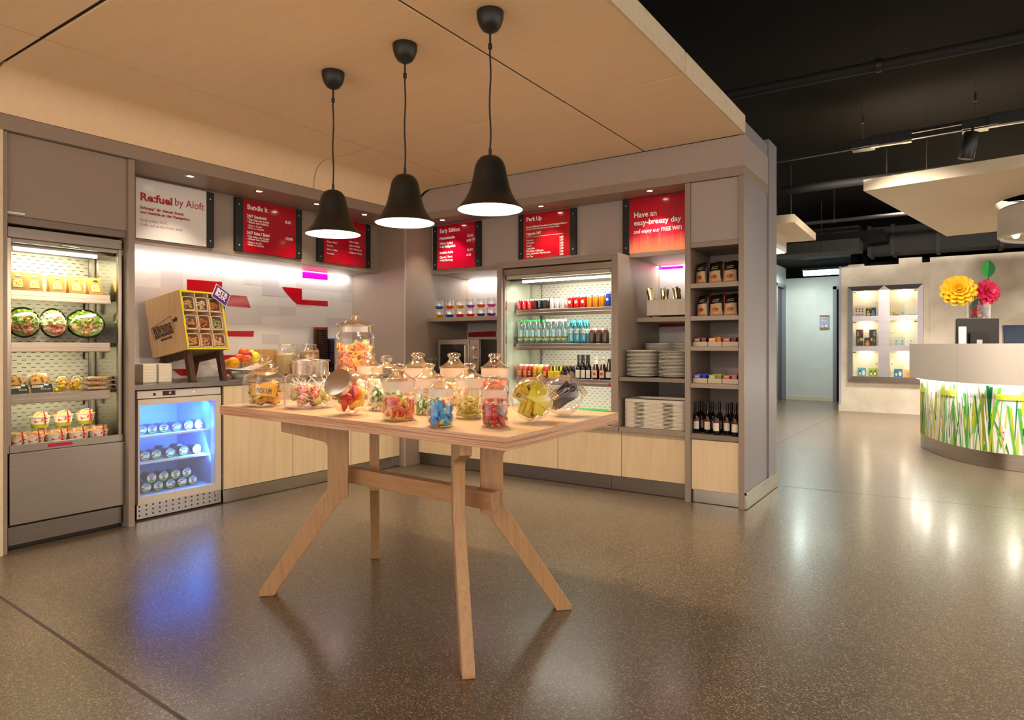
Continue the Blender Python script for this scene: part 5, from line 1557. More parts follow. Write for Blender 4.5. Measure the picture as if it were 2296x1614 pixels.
# tall jar of golden bars
r13 = random.Random(14)
c, R, hb = jar(796, 893, 44.5, 186, 'tall glass jar of golden wrapped bars at the back left table corner', 'tall', seal=False)
REDT = M('#b3101c', .4)
pr = [wrapper_bar('golden_bar', R * .95, R * .30, R * .2, '#d98a3a', '#e8b06a', 'TWIX', REDT), wrapper_bar('golden_bar', R * .8, R * .28, R * .22, '#e09a48', '#f0c080'), wrapper_bar('golden_bar', R * .85, R * .3, R * .2, '#cf7d30', '#e8b06a', 'TWIX', REDT)]
sweets(pr, pile(96, R * .96, R * .2, hb * .80, r13, .35), c, ['golden bar with red lettering in the tall jar', 'plain golden bar in the tall jar', 'deep golden bar with red lettering in the tall jar'], 'golden bars in the tall jar', r13,
       lambda p, i: (r13.uniform(.9, 1.9), r13.uniform(-1.2, 1.2), math.atan2(p.y, p.x) + PI / 2 + r13.uniform(-.4, .4)))
# tilted jars of packets
r14 = random.Random(15)
def packet(col, L, W, T, writing, wc, name):
    t = thing(name, 'x', 'snack packet')
    build('wrapper', MB().box(-L / 2, L / 2, -W / 2, W / 2, -T / 2, T / 2), M(col, .4), t, bevel=T * .3)
    if writing:
        for k_, (s_, f_) in enumerate(writing):
            text(s_, (-L * .4, W * (.12 - .3 * k_), T * .5 + .0005), W * .26, None, wc, t, width=L * f_, rot=(0, 0, 0))
        build('picture', MB().box(-L * .46, -L * .30, -W * .36, -W * .05, T * .5, T * .5 + .0006), M('#6b4a2a', .5), t)
    return t
c, R, t = globe(1192, 947, 50, hd + math.radians(70), 'tilted round open jar stuffed with yellow snack packets', 38, steel=False)
YW_ = M('#c05a1c', .5)
pr = [packet('#dcc01e', R * 1.35, R * .58, R * .10, [('Dattel Minis', .75), ('Schoko', .5)], YW_, 'yellow_packet'), packet('#e3c81e', R * 1.25, R * .55, R * .10, None, YW_, 'yellow_packet')]
pts, rts = [], []
dv = Vector((math.cos(hd), math.sin(hd), 0))
sd = Vector((-dv.y, dv.x, 0))
for q in range(20):
    k_ = q / 19
    pts.append(dv * R * (.62 - 1.1 * k_) + sd * R * r14.uniform(-.35, .30) + Vector((0, 0, R * r14.uniform(-.2, .15))))
sweets(pr, pts, c, ['yellow packet with red script in the tilted jar', 'plain yellow packet in the tilted jar'], 'yellow packets', r14, lambda p, i: (PI / 2 + r14.uniform(-.2, .2), r14.choice((-1.15, 1.9, .6, 1.25)) + r14.uniform(-.2, .2), hd + PI / 2 + r14.uniform(-.25, .25)))
r15 = random.Random(16)
c, R, t = globe(1262, 934, 46, hd + math.radians(62), 'tilted round open jar of dark brown bars, rightmost on the table', 38, steel=False)
pr = [packet('#2e1820', R * 1.3, R * .42, R * .14, [('Dark', .4), ('Bar', .3)], M('#8a6f5c', .4), 'dark_packet'), packet('#3a2028', R * 1.25, R * .4, R * .14, None, None, 'dark_packet')]
pts = [dv * R * (.55 - 1.0 * q / 13) + sd * R * r15.uniform(-.25, .3) + Vector((0, 0, R * r15.uniform(-.35, .2))) for q in range(14)]
sweets(pr, pts, c, ['dark packet with pale lettering in the rightmost jar', 'plain dark packet in the rightmost jar'], 'dark packets', r15, lambda p, i: (PI / 2 + r15.uniform(-.15, .15), -.55 + r15.uniform(-.2, .2), hd + PI / 2 + r15.uniform(-.2, .2)))
# ------------------------------------------------------------------ goods on the left counter
ORD += 'seventeenth eighteenth nineteenth twentieth twenty-first twenty-second twenty-third twenty-fourth twenty-fifth twenty-sixth'.split()
PURP = M('#3a1a2e', .5)
ax = math.radians(10)
P0 = Vector((0, 0, EYE)) + ray(420.5, 783) * 4.9
Wb, Db, Hb, TB = .39, .386, .455, .014
t = thing('snack_dispenser', 'beech snack box with yellow rim on a dark trestle, standing on the left counter', 'snack box', (P0.x, P0.y, CTZ), ax)
tl = math.radians(11)
zb = P0.z - CTZ
def bx(name, x0, x1, y0, y1, z0, z1, mat_, par=t, bev=.001):
    mb = MB().box(x0, x1, y0, y1, z0, z1)
    mb.rot((0, -tl, 0)).move((0, 0, zb))
    return build(name, mb, mat_, par, bevel=bev)
bx('side_panel', -Db, -.001, 0, TB, 0, Hb, BEECH)
bx('side_panel', -Db, -.001, Wb - TB, Wb, 0, Hb, BEECH)
bx('top_panel', -Db, -.001, TB, Wb - TB, Hb - TB, Hb, BEECH)
bx('bottom_panel', -Db, -.001, TB, Wb - TB, 0, TB, BEECH)
bx('back_panel', -Db, -Db + TB, TB, Wb - TB, TB, Hb - TB, BEECH)
YEL = M('#e6d800', .4)
mb = MB()
for b in ((0, .012, 0, Hb), (Wb - .012, Wb, 0, Hb), (.012, Wb - .012, 0, .012), (.012, Wb - .012, Hb - .012, Hb)):
    mb.box(-.0012, .002, b[0], b[1], b[2], b[3])
mb.rot((0, -tl, 0)).move((0, 0, zb))
build('yellow_rim', mb, YEL, t)
cw, ch = (Wb - 2 * TB) / 3, (Hb - 2 * TB) / 3
for k in (1, 2):
    bx('divider', -.25, -.004, TB + cw * k - .003, TB + cw * k + .003, TB, Hb - TB, BEECH)
    bx('shelf', -.25, -.005, TB, Wb - TB, TB + ch * k - .003, TB + ch * k + .003, BEECH)
for sx_, y_ in ((-.06, .05), (-.06, Wb - .05), (-.31, .05), (-.31, Wb - .05)):
    s_ = .05 if sx_ > -.1 else -.05
    top = zb + sx_ * -math.sin(tl) * -1 - .0
    zt = zb + math.tan(tl) * sx_ * -1 * -1 - .004
    build('leg', MB().prism([(sx_ - .022, zt), (sx_ + .022, zt), (sx_ + s_ + .02, .001), (sx_ + s_ - .02, .001)], 'y', y_ - .022, y_ + .022), WALNUT, t, bevel=.002)
for y_ in (.05, Wb - .05):
    build('crossbar', MB().prism([(-.33, zb - math.tan(tl) * .33 - .005), (-.03, zb - .012), (-.03, zb - .06), (-.33, zb - math.tan(tl) * .33 - .05)], 'y', y_ - .015, y_ + .015), WALNUT, t)
# print on the side: slanted frame with three lines and an arrow (side faces local -y)
def side(u, v):          # u from the back edge forward, v up; metres on the panel
    p = Vector((-Db + u, -.0012, v))
    p.rotate(Euler((0, -tl, 0)))
    return p + Vector((0, 0, zb))
sl = math.radians(13)
def sr(u, v, c=(.155, .205)):
    return side(c[0] + u * math.cos(sl) - v * math.sin(sl), c[1] + u * math.sin(sl) + v * math.cos(sl))
fr = MB()
for a, b, c_, d in ((-.118, .118, .048, .052), (-.118, .118, -.052, -.048), (-.118, -.114, -.05, .05), (.114, .118, -.05, .05)):
    fr.add([sr(a, c_), sr(b, c_), sr(b, d), sr(a, d)], [(0, 1, 2, 3)])
build('stamp_frame', fr, PURP, t, smooth=False)
build('stamp_arrow', MB().add([sr(.125, -.008), sr(.155, -.008), sr(.155, -.02), sr(.178, .004), sr(.155, .028), sr(.155, .016), sr(.125, .016)], [tuple(range(7))]), PURP, t, smooth=False)
for s_, v, w in (('NAT\u00dcRLICHE SNACKS', .020, .205), ('F\u00dcR DEN T\u00c4GLICHEN', -.010, .205), ('B\u00dcROWAHNSINN.', -.042, .21)):
    text(s_, sr(-.106, v), .041, None, PURP, t, width=w, bold=.0006, rot=(PI / 2, -sl - tl * 0 + tl * -1 * -1 * 0, 0))
mb = MB()
for a, b, c_, d in ((-.066, .066, -.088, -.086), (-.066, .066, -.066, -.064), (-.066, -.064, -.088, -.064), (.064, .066, -.088, -.064)):
    mb.add([sr(a + .01, c_), sr(b + .01, c_), sr(b + .01, d), sr(a + .01, d)], [(0, 1, 2, 3)])
build('web_frame', mb, PURP, t, smooth=False)
text('BITEBOX.COM', sr(-.05, -.083), .018, None, PURP, t, width=.118, bold=.0008, rot=(PI / 2, -sl, 0))
# purple diamond tag at the upper right corner
def front(y, z, e=.008):
    p = Vector((e, y, z))
    p.rotate(Euler((0, -tl, 0)))
    return p + Vector((0, 0, zb))
VIO = M('#5a2a86', .45)
dg = MB()
dc_ = (Wb - .02, Hb - .02)
def dia(r1_, r2_, e):
    a = math.radians(-32)
    return [front(dc_[0] + x * math.cos(a) - z * math.sin(a), dc_[1] + x * math.sin(a) + z * math.cos(a), e) for x, z in ((-r1_, -r2_), (r1_, -r2_), (r1_, r2_), (-r1_, r2_))]
tg = build('diamond_tag', MB().add(dia(.075, .062, .012) + dia(.075, .062, .015), [(0, 1, 2, 3), (4, 5, 6, 7), (0, 1, 5, 4), (1, 2, 6, 5), (2, 3, 7, 6), (3, 0, 4, 7)]), M('#e9e2d8', .5), t, smooth=False)
build('tag_face', MB().add(dia(.070, .057, .0158), [(0, 1, 2, 3)]), VIO, tg, smooth=False)
for s_, q in (('BITE', .008), ('BOX', -.030)):
    a = math.radians(-32)
    p = front(dc_[0] + (-.055) * math.cos(a) - q * math.sin(a), dc_[1] + (-.055) * math.sin(a) + q * math.cos(a), .0165)
    m_ = Matrix.Rotation(-tl, 4, 'Y') @ Matrix(((0, 0, 1, 0), (1, 0, 0, 0), (0, 1, 0, 0), (0, 0, 0, 1))) @ Matrix.Rotation(a, 4, 'Z')
    text(s_, p, .045, None, M('#f2ece4', .5), tg, width=.105, bold=.002, rot=m_.to_euler())
# nine plastic snack cups in the pigeonholes
MIXES = [('almond mix', '#c98a3c', '#e0b070'), ('pale nut mix', '#d9c48a', '#efe0b0'), ('orange puff mix', '#c46a1c', '#e09a44'), ('hazelnut mix', '#a8642a', '#d9a45a'), ('walnut mix', '#a05c28', '#d08a48'), ('green wasabi nut mix', '#7d9a4a', '#c2cf8e'), ('golden nut mix', '#c9882a', '#e6b45c'), ('nut and raisin mix', '#4a2a22', '#e0c07a'), ('macadamia mix', '#d9a24c', '#f0cf8e')]
NR, NC = ('top', 'middle', 'bottom'), ('left', 'middle', 'right')
t_rot = (Matrix.Rotation(ax, 4, 'Z') @ Matrix.Rotation(-tl, 4, 'Y')).to_euler()
for i in range(9):
    rw, cl = divmod(i, 3)
    lp = front(TB + cw * (cl + .5), TB + ch * (2 - rw) + .006, -.012)
    wp = Matrix.Rotation(ax, 4, 'Z') @ lp + Vector((P0.x, P0.y, CTZ))
    nm, c1, c2 = MIXES[i]
    q = thing('snack_cup', 'clear cup of %s in the %s %s pigeonhole of the snack box' % (nm, NR[rw], NC[cl]), 'snack', wp, rot=t_rot, group='snack cups in the beech box')
    w_, h_ = cw * .41, ch * .70
    mix = ramp_mat('snack_' + nm.replace(' ', '_'), [(.35, c1), (.6, c2)], (1, 1, 1), 75, 3, .55)
    nuts = MB()
    rr = random.Random(i)
    for n_ in range(26):
        nuts.ball((-.012 - rr.uniform(0, .012), rr.uniform(-w_ * .78, w_ * .78), .016 + rr.uniform(0, h_ * .62)), rr.uniform(.008, .012), 7, 5, 1, 1.15, .8)
    build('nuts', nuts, mix, q)
    pr_ = rrect(-w_, w_, .002, h_ + .004, .018, 4)
    build('cup', MB().prism(pr_, 'x', -.075, -.002), PET, q, smooth=False)
    rim = MB()
    n_ = len(pr_)
    rim.tube([(0, y_, z_) for y_, z_ in pr_], .0032, 6, True)
    build('lid_rim', rim, sheet('cup_rim', '#f4ece0', .6) if i == 0 else bpy.data.materials['cup_rim'], q)
# napkins
for k, (pxa, pxb, l, dx) in enumerate(((321, 352, 'left stack of cream paper napkins beside the tall cabinet', 0), (354, 385, 'right stack of cream paper napkins under the snack box', 0))):
    a, b = at(pxa, 857, z=CTZ), at(pxb, 854, z=CTZ)
    x_ = -4.90
    ya, yb = at(pxa, 850, x=-4.84).y, at(pxb, 850, x=-4.84).y
    n = thing('napkin_stack', l, 'napkins', (x_, (ya + yb) / 2, CTZ + .001), .05 if k else -.03, 'cream napkin stacks')
    w_ = (yb - ya) / 2 - .002
    mb = MB()
    for i in range(18):
        o_ = .0015 * math.sin(i * 2.1)
        mb.box(-.07 + o_, .06 + o_, -w_, w_, i * .0075, i * .0075 + .0072)
    build('napkins', mb, M('#f6ecd8', .8), n, bevel=.0012)
    build('fold_edge', MB().box(.058, .0605, -w_ * .98, w_ * .98, .001, .128 - .012 * k), M('#f4ead4', .8), n)
# fruit dish
dp = Vector((-5.02, at(545, 845, x=-5.02).y, CTZ))
d = thing('fruit_dish', 'white curved dish full of fruit in front of the paper bags', 'dish', (dp.x, dp.y, CTZ + .001))
build('dish_base', MB().lathe([(.001, 0), (.085, 0), (.115, .030), (.12, .034), (.11, .034)], seg=32, sx=.75, sy=1.05), M('#e9e0d2', .3), d)
mb = MB()
NQ = 14
vs, fs = [], []
for i in range(NQ + 1):
    for j in range(NQ + 1):
        u, v = i / NQ * 2 - 1, j / NQ * 2 - 1
        z_ = .052 + .046 * u * u * (1 if u > 0 else .35) + .012 * v * v + .03 * max(0, u) * max(0, v)
        vs.append((v * .115, u * .20, z_))
for i in range(NQ):
    for j in range(NQ):
        a = i * (NQ + 1) + j
        fs.append((a, a + 1, a + NQ + 2, a + NQ + 1))
mb.add(vs, fs)
o = build('dish_bowl', mb, M('#f6f0e6', .25), d)
sd_ = o.modifiers.new('thick', 'SOLIDIFY')
sd_.thickness = .006
APP = lambda nm, a, b: ramp_mat('skin_' + nm, [(.4, a), (.6, b)], (1, 1, 1), 14, 2, .3)
FR = [('apple', 546.7, 789.5, '#d2491c', '#e07a2a', 'orange red apple on top of the fruit heap', 10.5, -5.04), ('apple', 554.8, 796, '#b3201a', '#cf3a20', 'dark red apple second from the top of the fruit heap', 10, -4.99), ('apple', 533.8, 803, '#c92a1a', '#d9592a', 'red apple at the left of the fruit heap', 10.8, -4.98), ('apple', 553, 805, '#cf3a1c', '#e08a3a', 'red and yellow apple in the middle of the fruit heap', 10.5, -4.95),
      ('lemon', 572, 800, '#ecd21a', '#f2de3a', 'yellow lemon at the right of the fruit heap', 10, -5.0), ('lemon', 563, 794, '#e8c21c', '#f0d232', 'yellow lemon half hidden behind the dark red apple', 9, -5.06), ('orange', 523, 813, '#ee9c12', '#f2b224', 'large orange at the left front of the dish', 12.5, -4.97), ('orange', 511, 815, '#e8861a', '#f0a030', 'orange peeping out at the far left of the dish', 9.5, -5.05)]
for nm, px, py, c1, c2, l, r_, x_ in FR:
    p = at(px, py, x=x_)
    R_ = r_ / FPX * depth(p) * 1.08
    f_ = thing(nm, l, 'fruit', p, random.Random(l).uniform(0, 6), 'fruit in the white dish')
    b = MB().ball((0, 0, 0), R_, 20, 14, 1, 1, .93 if nm != 'lemon' else 1.05)
    if nm == 'apple':
        for i, v in enumerate(b.v):
            q = math.hypot(v[0], v[1]) / R_
            b.v[i] = (v[0], v[1], v[2] - (.35 * R_ * math.exp(-(q / .32) ** 2) if v[2] > 0 else -.2 * R_ * math.exp(-(q / .3) ** 2)))
    build('flesh', b, APP(nm, c1, c2), f_)
    build('stem', MB().tube([(0, 0, R_ * (.5 if nm == 'apple' else .93)), (.001, 0, R_ * (.8 if nm == 'apple' else .97)), (.003, 0, R_ * (1.05 if nm == 'apple' else .99))], .0016 if nm == 'apple' else .003, 6), M('#4a3418', .7), f_)
# kraft bags leaning against the splashback
for k in range(6):
    y0_ = at(542 + 6.5 * k, 800, x=-5.29).y
    w_ = at(617, 800, x=-5.29).y - at(577, 800, x=-5.29).y
    b = thing('paper_bag', 'kraft paper bag, %s from the left of the row behind the fruit dish' % ORD[k] if k < 5 else 'frontmost kraft paper bag of the row behind the fruit dish', 'bag', (-5.272 + .0085 * k, y0_ + w_ / 2, CTZ + .001), rot=(0, -.10, 0), group='kraft bags behind the fruit dish')
    mb = MB()
    for q in range(8):
        pass
    zig = [(-w_ / 2 + w_ * q / 24, .232 + (.004 if q % 2 else 0)) for q in range(25)]
    mb.prism([(w_ / 2, 0), (-w_ / 2, 0)][::-1] + zig[::-1], 'x', -.002, .002)
    build('bag', mb, ramp_mat('kraft_paper_%d' % k, [(.35, '#b98a4c'), (.6, '#c99c5e')], (1, 1, 4), 12, 4, .8), b, smooth=False)
    build('bottom_fold', MB().box(.002, .0045, -w_ / 2 + .004, w_ / 2 - .004, .001, .05), M('#c2935a', .8), b)
# cereal jars
def cereal(px, x_, rpx, hpx, zt, mix, label, seed):
    y_ = at(px, 820, x=x_).y
    dpt = depth(Vector((x_, y_, 0)))
    R_, H_ = rpx / FPX * dpt, hpx / FPX * dpt
    j = thing('cereal_jar', label, 'jar', (x_, y_, CTZ + .001), group='glass jars of cereal on the left counter')
    pr = [(.6, 0), (.94, 0), (1, .05), (1, .72), (.95, .80), (.70, .88), (.68, .91), (.72, .925), (.68, .94), (.72, .955), (.70, .985), (.64, 1.0)]
    build('jar_body', MB().lathe([(r * R_, z_ * H_) for r, z_ in pr], seg=32, cap0=True), GLASS, j)
    build('rim', MB().tube([(R_ * .69 * math.cos(a * PI / 14), R_ * .69 * math.sin(a * PI / 14), H_ * .985) for a in range(28)], R_ * .05, 6, True), GLASSK, j)
    s_ = tag(build('cereal', MB().lathe([(.001, .012 * H_), (.9 * R_, .012 * H_), (.955 * R_, .06 * H_), (.955 * R_, H_ * zt), (.6 * R_, H_ * (zt + .05)), (.001, H_ * (zt + .03))], seg=32), mix, j), kind='stuff')
    fl, rr = MB(), random.Random(seed)
    for i in range(150):
        a = rr.uniform(0, 6.28)
        z_ = rr.uniform(.05, zt) * H_
        fl.ball((.955 * R_ * math.cos(a), .955 * R_ * math.sin(a), z_), R_ * rr.uniform(.04, .075), 5, 4)
    for i in range(50):
        a, q = rr.uniform(0, 6.28), math.sqrt(rr.random()) * .85
        fl.ball((q * R_ * math.cos(a), q * R_ * math.sin(a), H_ * (zt + .035)), R_ * rr.uniform(.05, .09), 5, 4)
    tag(build('flakes', fl, mix, j), kind='stuff')
OAT = ramp_mat('oat_flakes', [(.35, '#b98c50'), (.6, '#e0c48e')], (1, 1, 1), 120, 2, .8)
MUS = ramp_mat('muesli', [(.35, '#8a5630'), (.6, '#d0a464')], (1, 1, 1), 90, 2, .8)
NUT = ramp_mat('fruit_muesli', [(.35, '#6b2a1a'), (.52, '#a8663a'), (.65, '#cf9a5a')], (1, 1, 1), 70, 2, .8)
cereal(642, -5.16, 23, 68, .66, OAT, 'glass jar of oat flakes behind the lollipop jar', 1)
cereal(694, -5.08, 21.5, 68, .74, MUS, 'glass jar of muesli next to the stacked tumblers', 2)
cereal(672, -4.96, 15.5, 44, .66, NUT, 'small glass jar of fruit muesli in front of two larger ones', 3)
# stacked plastic tumblers
def stack(px, x_, rpx, ztop, n, mat_, topm, name):
    y_ = at(px, 800, x=x_).y
    R_ = rpx / FPX * depth(Vector((x_, y_, 0)))
    hz = (ztop - CTZ - .11) / (n - 1)
    first = None
    for i in range(n):
        lb = '%s tumbler, %s from the bottom of the %s stack' % (name, ORD[i], name) if i < n - 1 else 'topmost %s tumbler of the %s stack' % (name, name)
        loc = (x_, y_, CTZ + .001 + i * hz)
        if first is None or i == n - 1:
            first = thing('plastic_tumbler', lb, 'tumbler', loc, group='%s stacked tumblers' % name)
            build('cup', MB().lathe([(.001, .001), (R_ * .72, .001), (R_ * .80, .02), (R_ * .96, .10), (R_, .104), (R_, .11), (R_ * .95, .11), (R_ * .80, .03)], seg=24), topm if i == n - 1 else mat_, first)
            dots = MB()
            for q in range(24):
                a = q * PI / 12
                dots.ball((R_ * .985 * math.cos(a), R_ * .985 * math.sin(a), .100), .0022, 5, 4)
            build('bead_ring', dots, M('#7a3a20' if 'brown' in name else '#4a3a8a', .2), first)
        else:
            dup(first, loc, label=lb)
stack(719, -5.24, 16, 1.385, 16, M('#2a0f08', .12), sheet('brown_tumbler', '#8a2e12', .75), 'dark brown')
stack(743, -5.22, 11.5, 1.275, 12, M('#15101c', .12), sheet('purple_tumbler', '#3a1ea0', .8), 'dark purple')

# ------------------------------------------------------------------ right shelves: plates, trays, cutlery
PLT = M('#efe9de', .28)
def plate_proto(label, loc, R_):
    p = thing('dinner_plate', label, 'plate', loc, group='x')
    build('plate', MB().lathe([(.001, .001), (.62, .001), (.66, .004), (.78, .010), (1, .0155), (1, .0185), (.80, .0135), (.68, .0075), (.001, .005)] and [(r * R_ if r > .01 else .001, z_) for r, z_ in [(.001, .001), (.62, .001), (.66, .004), (.78, .010), (1, .0155), (1, .0185), (.80, .0135), (.68, .0075), (.001, .005)]], seg=36), PLT, p)
    return p
proto = None
for x_, y_, n, nm in ((-2.175, 5.13, 19, 'front left'), (-1.893, 5.13, 18, 'front right'), (-2.13, 5.42, 24, 'rear left'), (-1.895, 5.42, 24, 'rear right'), (-2.02, 5.66, 25, 'hindmost')):
    for i in range(n):
        lb = 'white plate, %s from the bottom of the %s stack' % (ORD[i], nm)
        loc = (x_ + .0015 * math.sin(i * 1.7), y_ + .0015 * math.cos(i * 2.3), .947 + i * .0112)
        if proto is None:
            proto = plate_proto(lb, loc, .134)
            proto['group'] = 'white plates in the %s stack' % nm
        else:
            dup(proto, loc, label=lb, group='white plates in the %s stack' % nm)
# serving trays
first = None
x0, x1, ya, yb = -2.285, -1.765, 4.985, 5.33
for i in range(20):
    lb = 'pale serving tray, %s from the bottom of the stack' % ORD[i] if i < 19 else 'topmost pale serving tray of the stack'
    z_ = .5415 + i * .0108
    if first is None or i == 19:
        first = thing('serving_tray', lb, 'tray', ((x0 + x1) / 2, (ya + yb) / 2, z_), group='pale serving trays')
        w_, d_ = (x1 - x0) / 2, (yb - ya) / 2
        rim = MB()
        o_, n_ = rrect(-w_, w_, -d_, d_, .045, 5), rrect(-w_ + .012, w_ - .012, -d_ + .012, d_ - .012, .036, 5)
        k_ = len(o_)
        hz = .0104 if i < 19 else .024
        def zt(p):      # handle zones are recessed
            return .0062 if (p[1] < -d_ + .01 and i < 19 and (.085 < abs(p[0] + .0) < .165)) else hz
        dense = []
        for q in range(k_):
            a, b = o_[q], o_[(q + 1) % k_]
            m_ = max(1, int(math.hypot(a[0] - b[0], a[1] - b[1]) / .02))
            dense += [(a[0] + (b[0] - a[0]) * s / m_, a[1] + (b[1] - a[1]) * s / m_) for s in range(m_)]
        k_ = len(dense)
        sc = lambda p: (p[0] * (1 - .012 / w_), p[1] * (1 - .012 / d_))
        vs = [(p[0], p[1], .001) for p in dense] + [(p[0], p[1], zt(p)) for p in dense] + [(*sc(p), zt(p)) for p in dense] + [(*sc(p), .004) for p in dense]
        fs = [(a, (a + 1) % k_, k_ + (a + 1) % k_, k_ + a) for a in range(k_)] + [(k_ + a, k_ + (a + 1) % k_, 2 * k_ + (a + 1) % k_, 2 * k_ + a) for a in range(k_)] + [(2 * k_ + a, 2 * k_ + (a + 1) % k_, 3 * k_ + (a + 1) % k_, 3 * k_ + a) for a in range(k_)]
        fs += [tuple(range(k_)), tuple(range(3 * k_, 4 * k_))]
        build('tray', MB().add(vs, fs), M('#dcd2c2', .45), first)
        build('surface', MB().prism(rrect(-w_ + .016, w_ - .016, -d_ + .016, d_ - .016, .034, 5), 'z', .0042, .0052), M('#8d8278', .6), first)
    else:
        dup(first, (first.location.x, first.location.y, z_), label=lb)
# cutlery box
cb = thing('cutlery_box', 'white cutlery box with three round holes on the shelf above the plates', 'cutlery box', (-2.03, 5.45, 1.446))
CBM = ramp_mat('white_ash_box', [(.3, '#d6cbbd'), (.7, '#e2d9cc')], (12, 1, 1), 2, 4, .4)
wpart('box_front', MB().box(-2.225, -1.765, 5.33, 5.342, 1.462, 1.595), CBM, cb, bevel=.002)
wpart('box_body', MB().box(-2.225, -1.765, 5.343, 5.72, 1.462, 1.592), CBM, cb, bevel=.002)
for x_, y_ in ((-2.20, 5.36), (-1.79, 5.36), (-2.20, 5.69), (-1.79, 5.69)):
    wpart('foot', MB().cyl((x_, y_, 1.4465), (x_, y_, 1.461), .012, 10), BLACK, cb)
CUT = [(at(1461, 660, y=5.42).x, 5.42, 'knives', 18, 'left'), (at(1491, 660, y=5.43).x, 5.43, 'forks', 14, 'middle'), (at(1519, 660, y=5.43).x, 5.43, 'spoons', 15, 'right')]
SIL = M('#d9cfae', .18, 1.)
SILD = M('#8f8468', .2, 1.)
for hx, hy, kd, n, nm in CUT:
    wpart('hole_ring', MB().lathe([(.034, 1.593), (.044, 1.593), (.044, 1.5975), (.034, 1.5975), (.034, 1.593)], (hx, hy, 0), 20), BLACK, cb)
    rr = random.Random(n)
    for i in range(n):
        a, q = rr.uniform(0, 6.28), rr.uniform(.008, .028)
        c = thing({'knives': 'table_knife', 'forks': 'table_fork', 'spoons': 'table_spoon'}[kd], 'one of the silver %s standing in the %s hole of the cutlery box' % (kd, nm), 'cutlery', (hx + q * math.cos(a), hy + q * math.sin(a), 1.5985), rot=(rr.uniform(-.16, .16), rr.uniform(-.25, .12), rr.uniform(-.5, .5)), group='silver %s in the cutlery box' % kd)
        h_ = .098 + rr.uniform(-.012, .012)
        build('handle', MB().prism(rrect(-.0075, .0075, .001, h_, .004, 3), 'y', -.0016, .0016), SIL if rr.random() < .6 else SILD, c)

# ------------------------------------------------------------------ narrow shelves: crisps, tea, wine
def chips(px0, px1, z, rz, emb, edge, label, h=.165):
    y_ = 5.06
    a, b = at(px0, 640, y=y_), at(px1, 640, y=y_)
    w_ = (b.x - a.x) / 2
    t = thing('crisp_bag', label, 'crisps', ((a.x + b.x) / 2, y_, z + .0015), rot=(-.06, 0, rz), group='crisp bags on the narrow shelves')
    NX, NZ = 12, 14
    def P(u, v, s):
        x_ = w_ * (u * (1 - .10 * math.sin(PI * v)) )
        bul = .030 * (math.sin(PI * min(1, max(0, v))) ** .6) * (1 - u * u) ** .7
        cr = .0022 * math.sin(9 * u + 14 * v) * (1 - abs(u)) 
        return (x_, -s * (bul + cr * (1 if s > 0 else 0)) , h * v + .004 * math.sin(3 * u) * v)
    front_, back_ = MB(), MB()
    for s, m_ in ((1, front_), (-1, back_)):
        vs = [P(-1 + 2 * i / NX, j / NZ, s) for j in range(NZ + 1) for i in range(NX + 1)]
        for j in range(NZ):
            for i in range(NX):
                k_ = j * (NX + 1) + i
                m_.mat(0 if j / NZ < .52 and 0 < i < NX - 1 else (2 if i == 0 else 1))
                m_.f.append((k_, k_ + 1, k_ + NX + 2, k_ + NX + 1))
                m_.mi.append(m_.m)
        m_.v += vs
    build('front', front_, [M('#c9ac82', .4), M('#17120f', .2), M(edge, .25)], t)
    build('back', back_, M('#17120f', .25), t)
    e = MB()
    def pt(u, v):
        q = P(u, v, 1)
        return (q[0], q[1] - .0015, q[2])
    e.add([pt(.45 * math.cos(k * PI / 8), .30 + .085 * math.sin(k * PI / 8)) for k in range(16)], [tuple(range(16))])
    build('emblem', e, M(emb, .35), t, smooth=False)
    l_ = MB()
    for u0, u1, v0, v1 in ((-.5, .45, .66, .70), (-.35, .5, .74, .78), (-.35, .3, .435, .455)):
        n_ = 6
        l_.add([pt(u0 + (u1 - u0) * k / n_, v0 + .012 * math.sin(k * 2.2)) for k in range(n_ + 1)] + [pt(u1 + (u0 - u1) * k / n_, v0 + .022 + .012 * math.sin((n_ - k) * 2.2)) for k in range(n_ + 1)], [tuple(range(2 * n_ + 2))])
    build('script', l_, M('#cbb79a', .4), t, smooth=False)
    c = MB()
    for k in range(4):
        q = pt(-.25 + .2 * k, .12 + .02 * (k % 2))
        c.ball((q[0], q[1] - .0005, q[2]), .011, 8, 5, 1, .15, .7)
    build('crisp_print', c, M('#e0b46a', .5), t)
for px0, px1, z, rz, em, ed_, l in ((1557, 1588, 1.679, -.35, '#c23a1c', '#d9641c', 'black crisp bag at the left of the topmost narrow shelf'), (1587, 1621, 1.679, -.12, '#c2281c', '#d9641c', 'black crisp bag in the middle of the topmost narrow shelf'), (1620, 1656, 1.679, .10, '#c2281c', '#d2521c', 'black crisp bag at the right of the topmost narrow shelf'),
                                  (1560, 1591, 1.429, -.30, '#c2301c', '#e07a2a', 'black crisp bag at the left of the second narrow shelf'), (1589, 1624, 1.429, -.08, '#c9281c', '#c2202a', 'black crisp bag with tomato print in the middle of the second narrow shelf'), (1622, 1656, 1.429, .08, '#b33a1c', '#d2521c', 'black crisp bag at the right of the second narrow shelf')):
    chips(px0, px1, z, rz, em, ed_, l)
